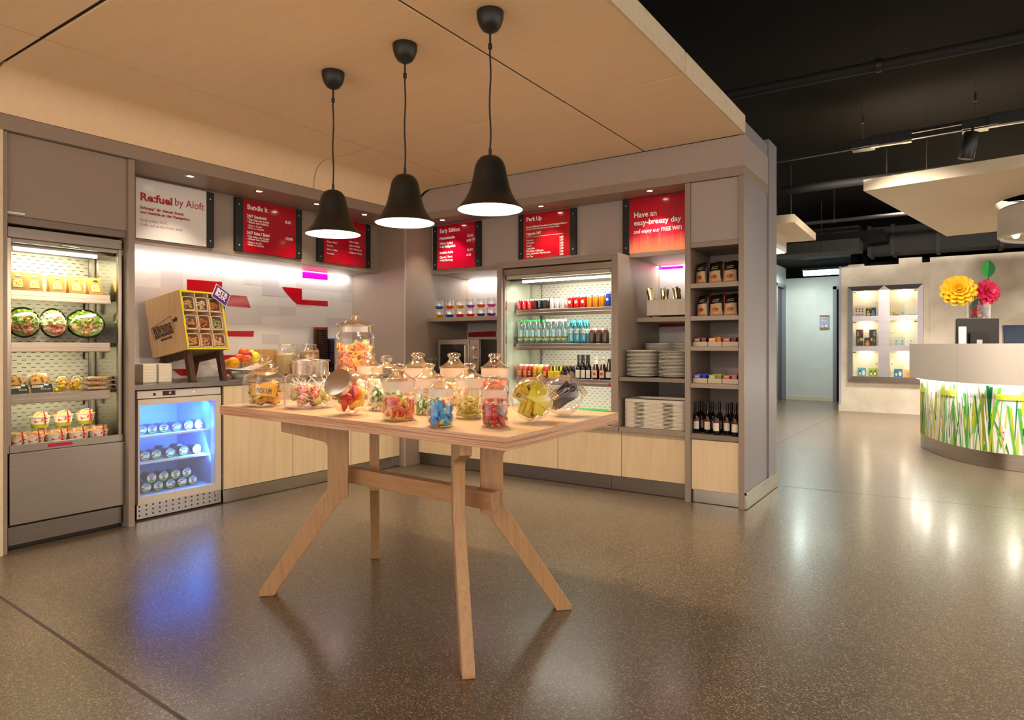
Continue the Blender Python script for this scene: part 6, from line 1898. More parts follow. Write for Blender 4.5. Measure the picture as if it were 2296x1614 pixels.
def tea(px0, px1, z, col, tagc, label, sl_, seed):
    y_ = 5.03
    a, b = at(px0, 770, y=y_), at(px1, 770, y=y_)
    x0_, x1_ = a.x + .003, b.x - .003
    t = thing('tea_box', label, 'tea box', ((x0_ + x1_) / 2, 5.10, z + .001), group='open tea boxes on the narrow shelves')
    w_ = (x1_ - x0_) / 2
    mb = MB()
    for bx_ in ((-w_, w_, -.085, -.081, .0, .036), (-w_, w_, .081, .085, 0, .036), (-w_, -w_ + .004, -.081, .081, 0, .036), (w_ - .004, w_, -.081, .081, 0, .036), (-w_, w_, -.081, .081, 0, .004)):
        mb.box(*bx_)
    build('carton', mb, M('#cdbba6', .6), t)
    lt = build('front_tag', MB().add([(-w_ + .006, -.083, .030), (-w_ + .055, -.083, .030), (-w_ + .055, -.081, .068), (-w_ + .006, -.081, .062)], [(0, 1, 2, 3)]), M(tagc, .4), t, smooth=False)
    for s_, q in (((-w_ + .012, -w_ + .048), .052), ((-w_ + .018, -w_ + .042), .045)):
        build('tag_line', MB().add([(s_[0], -.0838, q), (s_[1], -.0838, q), (s_[1], -.0836, q + .003), (s_[0], -.0836, q + .003)], [(0, 1, 2, 3)]), M('#f0e4d8', .5), lt, smooth=False)
    rr = random.Random(seed)
    first = None
    for i in range(8):
        loc = (t.location.x + w_ * .12 + rr.uniform(-.006, .006), t.location.y - .068 + i * .018, z + .006)
        rt = (rr.uniform(-.35, -.1), rr.uniform(-.12, .12), rr.uniform(-.25, .25))
        if first is None:
            first = thing('tea_sachet', sl_, 'tea bag', loc, rot=rt, group=sl_.replace('one of the ', '') + ' row')
            build('sachet', MB().prism([(-.034, 0), (.034, 0), (.034, .062), (.026, .066), (-.026, .064), (-.034, .060)], 'y', -.0022, .0022), M(col, .3), first, bevel=.001)
            build('seal', MB().box(-.034, .034, -.0026, .0026, .056, .060), M(tagc, .35), first)
        else:
            dup(first, loc, rt)
tea(1554, 1588, 1.197, '#4a1c1c', '#9c2a2a', 'open tea box of brown sachets at the left of the upper tea shelf', 'one of the brown tea sachets in the left box of the upper tea shelf', 1)
tea(1588, 1620, 1.197, '#e0861c', '#f09a3a', 'open tea box of orange sachets in the middle of the upper tea shelf', 'one of the orange tea sachets in the middle box of the upper tea shelf', 2)
tea(1620, 1657, 1.197, '#4a123a', '#b31c4a', 'open tea box of purple sachets at the right of the upper tea shelf', 'one of the purple tea sachets in the right box of the upper tea shelf', 3)
tea(1554, 1588, .916, '#2440c8', '#6a5ad0', 'open tea box of blue sachets at the left of the lower tea shelf', 'one of the blue tea sachets in the left box of the lower tea shelf', 4)
tea(1588, 1620, .916, '#7a8a1c', '#a8b03a', 'open tea box of olive green sachets in the middle of the lower tea shelf', 'one of the olive green tea sachets in the middle box of the lower tea shelf', 5)
tea(1620, 1657, .916, '#7a141c', '#d0202a', 'open tea box of red sachets at the right of the lower tea shelf', 'one of the red tea sachets in the right box of the lower tea shelf', 6)
WP2 = [(.01, .001), (.0265, .001), (.028, .005), (.028, .118), (.026, .13), (.016, .148), (.0105, .160), (.0100, .215)]
WB, WL = M('#0d0a09', .08), M('#e6dccb', .5)
for y_, pxs, nm in ((5.045, (1563, 1587.5, 1607.5, 1631, 1649), 'front row'), (5.13, (1573, 1597, 1613, 1640, 1655), 'second row')):
    for k, px in enumerate(pxs):
        yy = y_ - (.05 if (k in (2, 4) and nm == 'front row') else 0)
        p = at(px, 960, y=yy)
        bottle((p.x, yy, .531), 'dark wine bottle with a cream label, %s from the left in the %s' % (ORD[k], nm), WP2, WB, M('#1a0f10', .35), .0112, .06, M('#7a1a14', .45), (.094, .108), group='wine bottles on the lowest narrow shelf', patch=(WL, .030, .090, .85), name='wine_bottle')
# ------------------------------------------------------------------ lobby beyond: concrete wall and hall
YC = 13.545
struct('wall_concrete', MB().box(-1.82, 6.0, YC, YC + .3, 0, 2.66).box(-.43, 6.0, YC - .012, YC, 0, 2.74).box(-1.70, -1.45, YC, YC + .3, 2.66, 2.70).box(-.90, -.55, YC, YC + .3, 2.66, 2.76), CONC)
struct('wall_upper_back', MB().box(-6.2, 6.0, 13.86, 13.95, 2.95, 3.6).box(-1.7, 6.0, 13.86, 13.95, 2.0, 2.95), DARKC)
struct('trim_concrete_edge', MB().box(-1.86, -1.82, YC - .01, YC + .31, .13, 2.68), M('#a9a2b0', .5), bevel=.004)
struct('baseboard_concrete_edge', MB().box(-1.865, -1.815, YC - .014, YC + .31, 0, .128), M('#c9bba6', .6))
HALL = ramp_mat('hall_paint', [(.3, '#b9bab8'), (.7, '#c1c2c0')], (1, 1, 1), 3, 3, .6)
struct('wall_hall_left', MB().box(-3.35, -3.25, 6.06, 14.86, 0, 3.0).box(-3.35, -3.25, 15.70, 15.8, 0, 3.0).box(-3.35, -3.25, 14.86, 15.70, 2.56, 3.0), HALL)
struct('wall_hall_back', MB().box(-3.35, -2.27, 15.8, 15.9, 0, 2.72).box(-2.27, -1.2, 15.8, 15.9, 2.5, 2.72), HALL)
struct('wall_hall_right', MB().box(-1.82, -1.7, YC + .31, 15.9, 0, 2.72), HALL)
struct('baseboard_hall_back', MB().box(-3.245, -2.285, 15.785, 15.80, 0, .085), M('#c2b7a2', .6))
struct('baseboard_hall_left', MB().box(-3.25, -3.235, 8.0, 14.84, 0, .085), M('#c2b7a2', .6))
DOORG = M('#4a4a50', .5)
FRG = M('#77747c', .45)
t = struct('door_1', MB().box(-3.335, -3.315, 14.92, 15.66, 0, 2.50), DOORG)
fr = build('door_frame', MB().box(-3.36, -3.235, 14.86, 14.92, 0, 2.56).box(-3.36, -3.235, 15.66, 15.72, 0, 2.56).box(-3.36, -3.235, 14.86, 15.72, 2.50, 2.57), FRG, t, bevel=.004)
t = struct('door_2', MB().box(-2.20, -1.30, 15.86, 15.89, 0, 2.42), M('#101416', .5))
build('door_frame', MB().box(-2.285, -2.21, 15.77, 15.86, 0, 2.5).box(-2.285, -1.3, 15.77, 15.86, 2.43, 2.5), FRG, t, bevel=.004)
struct('ceiling', MB().box(-3.36, -1.0, 11.9, 15.95, 2.95, 3.05), DARKC)
struct('wall_hall_end', MB().box(-6.2, -.5, 15.91, 16.0, 0, 3.05), DARKC)
WOODS = M('#8a5f34', .5)
def room_sign(name, label, o, plane, w, h, lines, icons):
    t = thing('room_sign', label, 'sign', o, rz=0 if plane == 'B' else PI / 2)
    build('wood_cap', MB().prism(rrect(-w / 2, w / 2, h - .045, h, .012, 3), 'y', -.016, 0), WOODS, t)
    build('wood_cap', MB().prism(rrect(-w / 2, w / 2, 0, .045, .012, 3), 'y', -.016, 0), WOODS, t)
    build('plate', MB().box(-w / 2, w / 2, -.014, 0, .036, h - .036), M('#8f8da8', .4), t)
    for s_, z_, sz, ww in lines:
        text(s_, (-w * .40, -.015, z_), sz, 'B', WTXT, t, width=w * ww, rot=(PI / 2, 0, 0))
    if icons:
        build('rule_line', MB().box(-w * .4, w * .4, -.0152, -.0142, h * .47, h * .475), WTXT, t)
        ic = MB()                           # wheelchair
        c_ = (-w * .22, h * .25)
        ic.tube([(c_[0] + .024 * math.cos(a), -.016, c_[1] - .008 + .024 * math.sin(a)) for a in [math.radians(110 + 20 * k) for k in range(12)]], .003, 5)
        ic.tube([(c_[0] - .004, -.016, c_[1] + .03), (c_[0] - .002, -.016, c_[1] + .002), (c_[0] + .018, -.016, c_[1] + .002), (c_[0] + .026, -.016, c_[1] - .028), (c_[0] + .034, -.016, c_[1] - .026)], .0035, 5)
        ic.ball((c_[0] - .004, -.016, c_[1] + .042), .006, 8, 6)
        build('icon', ic, WTXT, t)
        ic = MB()                           # star figure
        c_ = (w * .18, h * .25)
        for k in range(5):
            a = math.radians(90 + 72 * k)
            ic.tube([(c_[0], -.016, c_[1]), (c_[0] + .032 * math.cos(a), -.016, c_[1] + .032 * math.sin(a))], [.007, .003], 6)
        build('icon', ic, WTXT, t)
    return t
a, b = at(1838, 739, y=15.8), at(1860, 706, y=15.8)
room_sign('s', 'lilac toilet sign with wooden ends and wheelchair symbol on the far hall wall', ((a.x + b.x) / 2, 15.799, a.z), 'B', b.x - a.x, b.z - a.z, [('TOILETTEN', (b.z - a.z) * .80, .022, .5), ('toilets', (b.z - a.z) * .74, .012, .25), ('Wickelraum', (b.z - a.z) * .62, .018, .62), ('baby changing room', (b.z - a.z) * .57, .012, .7)], True)
room_sign('s', 'lilac room sign with wooden ends next to the dark door on the left hall wall', (-3.249, 14.66, 1.56), 'L', .19, .33, [('WC', .25, .03, .3), ('Herren', .17, .016, .45), ('Damen', .14, .016, .45)], False)
t = thing('hall_lamp', 'long white tube lamp glowing at the end of the hall', 'lamp', (-2.5, 14.6, 2.74), group=None)
q0, q1 = at(1802, 613, y=14.6), at(1884, 609, y=14.6)
wpart('tube', MB().cyl((q0.x, 14.6, q0.z), (q1.x + .3, 14.6, q0.z), .055, 14), M('#e6fff4', .4, emit=9.), t)
wpart('housing', MB().box(q0.x - .02, q1.x + .32, 14.55, 14.65, q0.z + .05, q0.z + .10), M('#2a2a28', .6), t)
wpart('hanger', MB().cyl((q0.x + .2, 14.6, q0.z + .1), (q0.x + .2, 14.6, 2.95), .006, 6), BLACK, t)

# ducts, pipes and track in the black ceiling
DK = M('#0e0c0b', .8)
DK2 = M('#110f0e', .75)
t = thing('air_duct', 'black sheet metal duct running along the top of the concrete wall', 'duct', (1.0, 13.2, 2.9))
wpart('duct_body', MB().box(-1.3, 6.0, 12.95, 13.5, 2.80, 3.25), DK, t)
for x in (-1.3, -.95, -.3, .55, 1.5):
    wpart('flange', MB().box(x - .03, x + .03, 12.92, 13.53, 2.77, 3.28), DK2, t)
wpart('hanger', MB().box(-.30, -.28, 13.2, 13.22, 3.25, 3.6).box(1.5, 1.52, 13.2, 13.22, 3.25, 3.6), DK, t)
t = thing('air_duct', 'black flat duct crossing the ceiling in front of the hall', 'duct', (-2.4, 12.2, 2.95))
wpart('duct_body', MB().box(-3.24, -1.35, 11.95, 12.5, 2.76, 3.15), DK, t)
wpart('hanger', MB().cyl((-2.6, 11.93, 2.76), (-2.6, 11.93, 3.6), .008, 6).cyl((-1.9, 11.93, 2.76), (-1.9, 11.93, 3.6), .008, 6), BLACK, t)
def pipe(label, p, q, r, clamps, mat_=DK2):
    t = thing('ceiling_pipe', label, 'pipe', p)
    wpart('pipe', MB().cyl(p, q, r, 16), mat_, t)
    P_, Q_ = Vector(p), Vector(q)
    for k in clamps:
        c = P_.lerp(Q_, k)
        d = (Q_ - P_).normalized() * .02
        wpart('clamp', MB().cyl(c - d, c + d, r * 1.25, 16).cyl(c + Vector((0, 0, r)), Vector((c.x, c.y, 3.6)), .008, 6), BLACK, t)
a, b = at(1625, 216, z=3.3), at(2296, 90, z=3.3)
pipe('thick black pipe crossing the dark ceiling nearest the maple ceiling', (a.x, a.y, 3.3), (b.x + 2.2, b.y, 3.3), .04, (.27, .50))
pipe('black pipe below the dark ceiling between the track and the hanging panel', (-1.9, 9.0, 3.2), (4.0, 8.9, 3.2), .05, (.2, .6))
pipe('thin black sprinkler pipe with a nozzle above the small hanging panel', (-2.2, 11.0, 3.1), (3.0, 11.0, 3.1), .028, (.12, .5))
# lighting track with boxes and spot
tr = thing('light_track', 'black twin lighting track hanging by wires from the dark ceiling', 'light track', (.5, 7.38, 3.2))
yl, yr = 7.43, 7.22
def ty(x):
    return yl + (yr - yl) * (x + 1.66) / 2.12
def beam(x0_, x1_, dz, h, dy, w, mat_):
    mb = MB()
    vs = []
    for x in (x0_, x1_):
        for yy, zz in ((-w, 0), (w, 0), (w, h), (-w, h)):
            vs.append((x, ty(x) + dy + yy, 3.16 + dz + zz))
    return mb.add(vs, [(0, 1, 2, 3), (4, 7, 6, 5), (0, 4, 5, 1), (1, 5, 6, 2), (2, 6, 7, 3), (3, 7, 4, 0)])
wpart('rail', beam(-1.66, 3.0, 0, .045, 0, .02, None), M('#141211', .4), tr)
wpart('rail', beam(-.85, 3.0, .09, .03, .12, .015, None), M('#141211', .4), tr)
for x in (-.80, .115, 1.0):
    wpart('hanger_block', MB().box(x - .10, x + .10, ty(x) - .04, ty(x) + .15, 3.16, 3.24), BLACK, tr, bevel=.004)
    wpart('wire', MB().cyl((x, ty(x) + .05, 3.24), (x, ty(x) + .05, 3.60), .004, 6), M('#a39a90', .3, 1.), tr)
    wpart('ferrule', MB().cyl((x, ty(x) + .05, 3.42), (x, ty(x) + .05, 3.50), .011, 10), STEELH, tr)
for x in (-.55, .38):
    wpart('ballast', MB().box(x - .17, x + .17, ty(x) - .05, ty(x) + .05, 3.15, 3.25), M('#181614', .45), tr, bevel=.003)
    for a in (x - .17, x + .10):
        wpart('lamp_cap', MB().box(a, a + .07, ty(x) - .055, ty(x), 3.135, 3.155), M('#8d8076', .5), tr)
    wpart('halogen_tube', MB().cyl((x - .10, ty(x) - .03, 3.145), (x + .10, ty(x) - .03, 3.145), .008, 8), M('#b9aca0', .2), tr)
sp = thing('track_spot', 'black cylinder spotlight hanging from the lighting track', 'spotlight', (.10, ty(.1) - .06, 3.17))
mb = MB().lathe([(.001, -.235), (.058, -.235), (.062, -.228), (.062, -.015), (.056, 0), (.001, 0)], seg=24)
mb.rot((.06, .20, 0)).move((-.01, 0, -.055))
build('lamp_body', mb, M('#151412', .35), sp)
build('arm', MB().cyl((0, 0, .01), (-.01, 0, -.07), .012, 10), BLACK, sp)
s2 = thing('track_spot', 'small black spotlight under the ceiling at the hall entrance', 'spotlight', (-2.42, 10.9, 2.98))
mb = MB().lathe([(.001, -.26), (.075, -.26), (.08, -.25), (.08, 0), (.001, .01)], seg=20)
mb.rot((0, -.22, 0)).move((0, 0, -.08))
build('lamp_body', mb, M('#151412', .35), s2)
build('arm', MB().cyl((0, 0, .6), (0, 0, -.08), .012, 8), BLACK, s2)

# hanging ash panels
def quad_slab(q, z0, z1, hole=None):
    n = 4
    mb = MB()
    if not hole:
        mb.add([(p[0], p[1], z0) for p in q] + [(p[0], p[1], z1) for p in q], [(3, 2, 1, 0), (4, 5, 6, 7)] + [(i, (i + 1) % 4, 4 + (i + 1) % 4, 4 + i) for i in range(4)])
        return mb
    cx, cy, r = hole
    N = 48
    ring = [(cx + r * math.cos(2 * PI * k / N), cy + r * math.sin(2 * PI * k / N)) for k in range(N)]
    out = []
    for k in range(N):                      # outer points: ray from the hole centre to the quad edge
        d = Vector((math.cos(2 * PI * k / N), math.sin(2 * PI * k / N)))
        best = 1e9
        for i in range(4):
            a, b = Vector(q[i][:2]), Vector(q[(i + 1) % 4][:2])
            e = b - a
            den = d.x * e.y - d.y * e.x
            if abs(den) < 1e-9:
                continue
            w = a - Vector((cx, cy))
            tt = (w.x * e.y - w.y * e.x) / den
            ss = (w.x * d.y - w.y * d.x) / den
            if tt > 0 and -1e-6 <= ss <= 1 + 1e-6:
                best = min(best, tt)
        out.append((cx + d.x * best, cy + d.y * best))
    # snap the nearest ray to every corner
    for c in q:
        k = min(range(N), key=lambda k: (out[k][0] - c[0]) ** 2 + (out[k][1] - c[1]) ** 2)
        out[k] = (c[0], c[1])
    vs = [(*p, z0) for p in out] + [(*p, z0) for p in ring] + [(*p, z1) for p in out] + [(*p, z1) for p in ring]
    fs = []
    for k in range(N):
        l = (k + 1) % N
        fs += [(k, l, N + l, N + k), (2 * N + l, 2 * N + k, 3 * N + k, 3 * N + l), (l, k, 2 * N + k, 2 * N + l), (N + k, N + l, 3 * N + l, 3 * N + k)]
    return mb.add(vs, fs)
hp = thing('hanging_panel', 'large pale ash panel with a round opening hung below the dark ceiling', 'ceiling panel', (.8, 9.2, 2.75))
d1, d2 = Vector((1.255, -.216)).normalized(), Vector((.216, 1.255)).normalized()
c0 = Vector((-.797, 7.417))
Q = [c0, c0 + d1 * 3.4, c0 + d1 * 3.4 + d2 * 3.78, c0 + d2 * 3.78]
HC = c0 + d1 * 1.55 + d2 * 1.9
wpart('panel', quad_slab([(p.x, p.y) for p in Q], 2.75, 2.86, (HC.x, HC.y, .74)), MAPLEF, hp, smooth=False)
for k in (.45, 1.27, 2.4):
    p = c0 + d1 * k + d2 * .45
    h_ = wpart('hanger', MB().cyl((p.x, p.y, 2.86), (p.x, p.y, 3.6), .004, 6).box(p.x - .03, p.x + .03, p.y - .03, p.y + .03, 2.86, 2.90), M('#8d857c', .3, 1.), hp)
lampc = Vector((1.0, 8.95))
dl = thing('drum_lamp', 'large white drum lamp hanging in the round opening of the panel', 'lamp', (lampc.x, lampc.y, 2.36))
build('drum_shade', MB().lathe([(.62, .02), (.64, 0), (.665, .02), (.665, .30), (.645, .32), (.63, .30), (.62, .02)], seg=48), M('#cfc9c2', .5), dl)
build('diffuser_ring', MB().lathe([(.63, .025), (.38, .06), (.36, .03), (.30, .03), (.28, .06), (.001, .06)], seg=40), M('#c2b89a', .5), dl)
for k in range(6):
    a = k * PI / 3
    build('bulb', MB().ball((.5 * math.cos(a), .5 * math.sin(a), .035), .035, 10, 8), M('#fff4cf', .4, emit=4.), dl)
for k in range(3):
    a = k * 2 * PI / 3
    build('wire', MB().cyl((.55 * math.cos(a), .55 * math.sin(a), .30), (.55 * math.cos(a), .55 * math.sin(a), 1.24), .003, 5), M('#a39a90', .3, 1.), dl)
hp2 = thing('hanging_panel', 'smaller pale ash panel with a light box below, hung beside the tall end wall', 'ceiling panel', (-2.3, 9.3, 2.7))
wpart('panel', quad_slab([(-3.1, 8.42), (-1.66, 8.513), (-1.69, 10.15), (-3.13, 10.06)], 2.70, 2.80), MAPLEF, hp2, smooth=False)
lb = wpart('light_box', MB().box(-2.85, -2.0, 8.75, 9.75, 2.50, 2.70), M('#c9c1bd', .5), hp2)
wpart('diffuser', MB().box(-2.83, -2.02, 8.77, 9.73, 2.492, 2.4995), M('#fff3d8', .4, emit=5.), lb)
wpart('hanger', MB().cyl((-1.85, 9.3, 2.80), (-1.85, 9.3, 3.6), .005, 6).cyl((-2.9, 9.3, 2.8), (-2.9, 9.3, 3.6), .005, 6), M('#8d857c', .3, 1.), hp2)

# lit display cabinet on the concrete wall
dc = thing('display_cabinet', 'steel framed display cabinet with six lit niches on the concrete wall', 'display cabinet', (-1.1, YC, .55))
FXs = ramp_mat('cabinet_steel', [(.3, '#a59fa4'), (.7, '#b7b1b6')], (1, 1, 80), 3, 2, .38, .85)
yf, yo = 13.38, 13.44
cx0, cx1, cx2, cx3 = -1.614, -1.20, -1.025, -.605
ox0, ox1 = -1.70, -.53
oz0, oz1 = .565, 2.285
rows = [(1.742, 2.20), (1.205, 1.655), (.655, 1.115)]
def bev(name, pts_o, pts_i, zo, zi):
    """sloping frame face from an outer edge to an inner edge"""
    pass
# mitred frame: outer edge sits back (yo), inner edge comes forward (yf); mid post is a ridge
fm = MB()
def q4(a, b, c, d):
    fm.add([a, b, c, d], [(0, 1, 2, 3)])
z1, z0 = rows[0][1], rows[2][0]
q4((ox0, yo, oz1), (ox1, yo, oz1), (cx3, yf, z1), (cx0, yf, z1))
q4((ox0, yo, oz0), (ox0, yo, oz1), (cx0, yf, z1), (cx0, yf, z0))
q4((ox1, yo, oz0), (cx3, yf, z0), (cx3, yf, z1), (ox1, yo, oz1))
q4((ox0, yo, oz0), (cx0, yf, z0), (cx3, yf, z0), (ox1, yo, oz0))
wpart('outer_frame', fm, FXs, dc, smooth=False)
wpart('mid_post', MB().add([(cx1, yf - .001, z0), (cx2, yf - .001, z0), (cx2, yf - .001, z1), ((cx1 + cx2) / 2, yf - .012, z1 + .075), (cx1, yf - .001, z1), (cx1, yf + .02, z0), (cx2, yf + .02, z0), (cx2, yf + .02, z1), (cx1, yf + .02, z1)], [(0, 1, 2, 3, 4), (0, 4, 8, 5), (1, 6, 7, 2)]), FXs, dc, smooth=False)
for (za, zb_) in ((rows[1][1], rows[0][0]), (rows[2][1], rows[1][0])):
    for a, b in ((cx0, cx1), (cx2, cx3)):
        wpart('shelf', MB().box(a, b, yf, YC - .015, za, zb_), FXs, dc)
wpart('back_panel', MB().box(ox0 + .03, ox1 - .03, YC - .0148, YC - .013, oz0 + .03, oz1 - .03), M('#efe2ca', .55), dc)
wpart('casing', MB().box(ox0, cx0, yo, YC - .013, oz0, oz1).box(cx3, ox1, yo, YC - .013, oz0, oz1).box(cx0, cx3, yo, YC - .013, z1, oz1).box(cx0, cx3, yo, YC - .013, oz0, z0).box(cx1, cx2, yf + .02, YC - .013, z0, z1), M('#dcc9a8', .55), dc)
for ci, (a, b) in enumerate(((cx0, cx1), (cx2, cx3))):
    for ri_, (za, zb_) in enumerate(rows):
        g = wpart('glass_door', MB().box(a + .003, b - .003, yf + .004, yf + .008, za + .003, zb_ - .003), PANE, dc)
        kx = b - .03 if ci == 0 else a + .03
        wpart('knob', MB().cyl((kx, yf + .004, (za + zb_) / 2), (kx, yf - .02, (za + zb_) / 2), .011, 10), STEELH, g)
        hx_ = a + .03 if ci == 0 else b - .03
        wpart('hinge', MB().box(hx_ - .022, hx_ + .022, yf - .002, yf + .004, zb_ - .035, zb_ - .02), BLACK, g)
        m_ = (a + b) / 2
        wpart('spot_bulb', MB().cyl((m_, 13.45, zb_ - .004), (m_, 13.45, zb_ - .010), .016, 12), M('#fff1cc', .4, emit=20.), dc)
        light('niche_spot', 'POINT', (m_, 13.45, zb_ - .05), 1.0, (1, .90, .74), .015)
def niche(px0, px1, py0, py1, name, label, col, cat, extra=None, y_=13.46, zrow=0, group=None, dup_name=None):
    a, b = at(px0, py1, y=y_), at(px1, py0, y=y_)
    z_ = rows[zrow][0] + .001
    h_ = b.z - a.z
    w_ = (b.x - a.x)
    t = thing(name, label, cat, ((a.x + b.x) / 2, y_, z_), group=group)
    build('carton', MB().box(-w_ / 2, w_ / 2, -.02, .02, 0, h_), M(col, .45), t)
    e = extra or []
    for k, (nm, u0, u1, v0, v1, c, shp) in enumerate(e):
        X0, X1, Z0, Z1 = -w_ / 2 + u0 * w_, -w_ / 2 + u1 * w_, v0 * h_, v1 * h_
        if shp == 'oval':
            mb = MB().add([((X0 + X1) / 2 + (X1 - X0) / 2 * math.cos(q * PI / 8), -.0206 - .0001 * k, (Z0 + Z1) / 2 + (Z1 - Z0) / 2 * math.sin(q * PI / 8)) for q in range(16)], [tuple(range(16))])
        else:
            mb = MB().box(X0, X1, -.0206 - .0001 * k, -.02, Z0, Z1)
        build(nm, mb, M(c, .45), t, smooth=False)
    return t
DUCK = lambda c1, c2: [('duck_body', .06, .46, .04, .40, c1, 'oval'), ('duck_head', .14, .36, .36, .66, c1, 'oval'), ('beak', .20, .34, .40, .48, '#e8641c', 'oval'), ('duck_body', .52, .94, .04, .40, c2, 'oval'), ('duck_head', .62, .84, .36, .66, c2, 'oval'), ('title', .1, .6, .84, .90, '#d9d2c0', 'box')]
for k, (px, l) in enumerate(((1917.5, 'left'), (1924.5, 'middle'), (1931.5, 'right'))):
    niche(px, px + 5.4, 685, 708, 'lip_balm_pack', 'small white packet with red stripes, %s of three in the top left niche' % l, '#efe9dc', 'packet', [('stripe', .2, .8, .62, .80, '#b53a1c', 'box'), ('stripe', .2, .8, .40, .55, '#4a3a8a', 'box'), ('stripe', .2, .8, .08, .24, '#c9501c', 'box')], group='three packets in the top left niche')
niche(1941.5, 1964, 689, 708.5, 'toy_duck_box', 'black carton with a yellow and a blue toy duck in the top left niche', '#1c1a18', 'toy box', DUCK('#f2c21c', '#3aa0e0'))
t = thing('toy_duck', 'flat yellow toy duck lying in the top right niche', 'toy', (at(2008, 705, y=13.46).x, 13.46, 1.743))
build('duck_body', MB().ball((0, 0, .022), .022, 14, 10, 2.0, 1, 1), M('#f2c81c', .35), t)
build('duck_head', MB().ball((-.03, 0, .05), .016, 12, 8), M('#f2c81c', .35), t)
t = thing('soap_bar', 'white square soap with a grey disc in the top right niche', 'soap', (at(2024, 705, y=13.46).x, 13.46, 1.743))
build('soap', MB().prism(rrect(-.042, .042, 0, .084, .012), 'y', -.02, .02), M('#f4efe4', .5), t)
build('disc', MB().cyl((0, -.0205, .042), (0, -.022, .042), .026, 20), M('#c9c6c4', .5), t)
for k in range(3):
    t = thing('mini_duck', 'tiny white toy duck, %s of three at the right of the top right niche' % ('left', 'middle', 'right')[k], 'toy', (at(2040 + 6 * k, 705, y=13.46).x, 13.46, 1.743), group='tiny white ducks')
    build('duck_body', MB().ball((0, 0, .014), .014, 10, 8, 1.5, 1, 1), M('#f0e6d2', .4), t)
    build('beak', MB().ball((-.018, 0, .020), .006, 8, 6), M('#e8a41c', .4), t)
TALL = [('red_cap', .66, .98, .78, .98, '#c41c28', 'box'), ('photo', .55, .98, .30, .48, '#d9c46a', 'box'), ('text_block', .12, .42, .6, .9, '#8d8678', 'box'), ('text_block', .15, .45, .2, .45, '#6b655a', 'box')]
niche(1920, 1935.5, 739, 775.4, 'gift_box', 'tall black gift box with a red corner, left in the middle left niche', '#2a2522', 'gift box', TALL, zrow=1, group='tall black gift boxes')
niche(1949.5, 1965, 739, 775.4, 'gift_box', 'tall black gift box, right in the middle left niche', '#2a2522', 'gift box', [(n, 1 - u1, 1 - u0, v0, v1, c, s) for n, u0, u1, v0, v1, c, s in TALL[1:]], zrow=1, group='tall black gift boxes')
niche(1938, 1952.5, 757, 775.4, 'toy_duck_box', 'small black carton with an orange toy duck between two tall gift boxes', '#1c1816', 'toy box', [('duck_body', .15, .85, .05, .42, '#f08a1c', 'oval'), ('duck_head', .3, .7, .36, .68, '#f08a1c', 'oval'), ('hat', .25, .75, .62, .72, '#8a4a2a', 'box')], zrow=1, y_=13.43)
for k, px in enumerate((2004, 2018, 2037)):
    niche(px, px + 11, 756, 775.4, 'bath_toy_bag', 'clear bag with a pale blue bath toy, %s of three in the middle right niche' % ('left', 'middle', 'right')[k], '#dfe4e0', 'toy bag', [('toy_body', .15, .85, .05, .42, '#8ac2e0', 'oval'), ('toy_head', .3, .75, .34, .62, '#e9ece8', 'oval'), ('toy_cap', .3, .75, .48, .64, '#3aa06a', 'oval'), ('beak', .42, .62, .40, .48, '#e8641c', 'oval')], zrow=1, group='bath toy bags')
PENG = lambda c: [('penguin', .10, .46, .10, .72, '#2a3a5c', 'oval'), ('belly', .16, .40, .14, .54, '#f2f2ee', 'oval'), ('penguin', .54, .92, .10, .74, c, 'oval'), ('belly', .60, .86, .14, .60, '#f6f4ee', 'oval')]
niche(1923.5, 1941.5, 825, 843.5, 'toy_box', 'light blue toy box with penguins, left in the bottom left niche', '#5ab4d8', 'toy box', PENG('#e9f0f2'), zrow=2)
niche(1948, 1967, 826, 843.5, 'toy_box', 'lime green toy box with penguins, right in the bottom left niche', '#a8c81c', 'toy box', PENG('#2a2a28'), zrow=2)
niche(2004.5, 2023.5, 826, 843.5, 'toy_box', 'darker blue toy box with penguins, left in the bottom right niche', '#3f86b8', 'toy box', PENG('#cfe0e8'), zrow=2)
niche(2028, 2043, 827, 843.5, 'toy_box', 'yellow toy box half hidden by the reception desk', '#eeb41c', 'toy box', [('figure', .2, .8, .1, .7, '#e0781c', 'oval')], zrow=2)

# ------------------------------------------------------------------ reception desk
CUR = [(-.20, 10.3), (-.355, 9.75), (-.392, 9.32), (-.29, 8.93), (-.16, 8.58), (-.009, 8.29), (.16, 8.08), (.32, 7.965), (.503, 7.92), (.72, 7.90), (.95, 7.93), (1.25, 8.02), (1.6, 8.2)]
def smooth_curve(pts, n=8):
    out = []
    for i in range(len(pts) - 1):
        p0, p1, p2, p3 = [Vector(pts[max(0, min(len(pts) - 1, i + k))]) for k in (-1, 0, 1, 2)]
        for s in range(n):
            u = s / n
            out.append(.5 * ((2 * p1) + (p2 - p0) * u + (2 * p0 - 5 * p1 + 4 * p2 - p3) * u * u + (3 * p1 - p0 - 3 * p2 + p3) * u ** 3))
    out.append(Vector(pts[-1]))
    return out
DCV = smooth_curve(CUR)
LEN = [0]
for a, b in zip(DCV, DCV[1:]):
    LEN.append(LEN[-1] + (b - a).length)
def on_curve(s, off=0.):
    s = max(0, min(LEN[-1] - 1e-4, s))
    i = max(k for k in range(len(LEN) - 1) if LEN[k] <= s)
    u = (s - LEN[i]) / (LEN[i + 1] - LEN[i])
    p = DCV[i].lerp(DCV[i + 1], u)
    d = (DCV[min(len(DCV) - 1, i + 2)] - DCV[max(0, i - 1)]).normalized()
    n = Vector((d.y, -d.x)) * 1
    n = -n if n.dot(Vector((.9, 9.6)) - p) > 0 else n
    return p + n * off
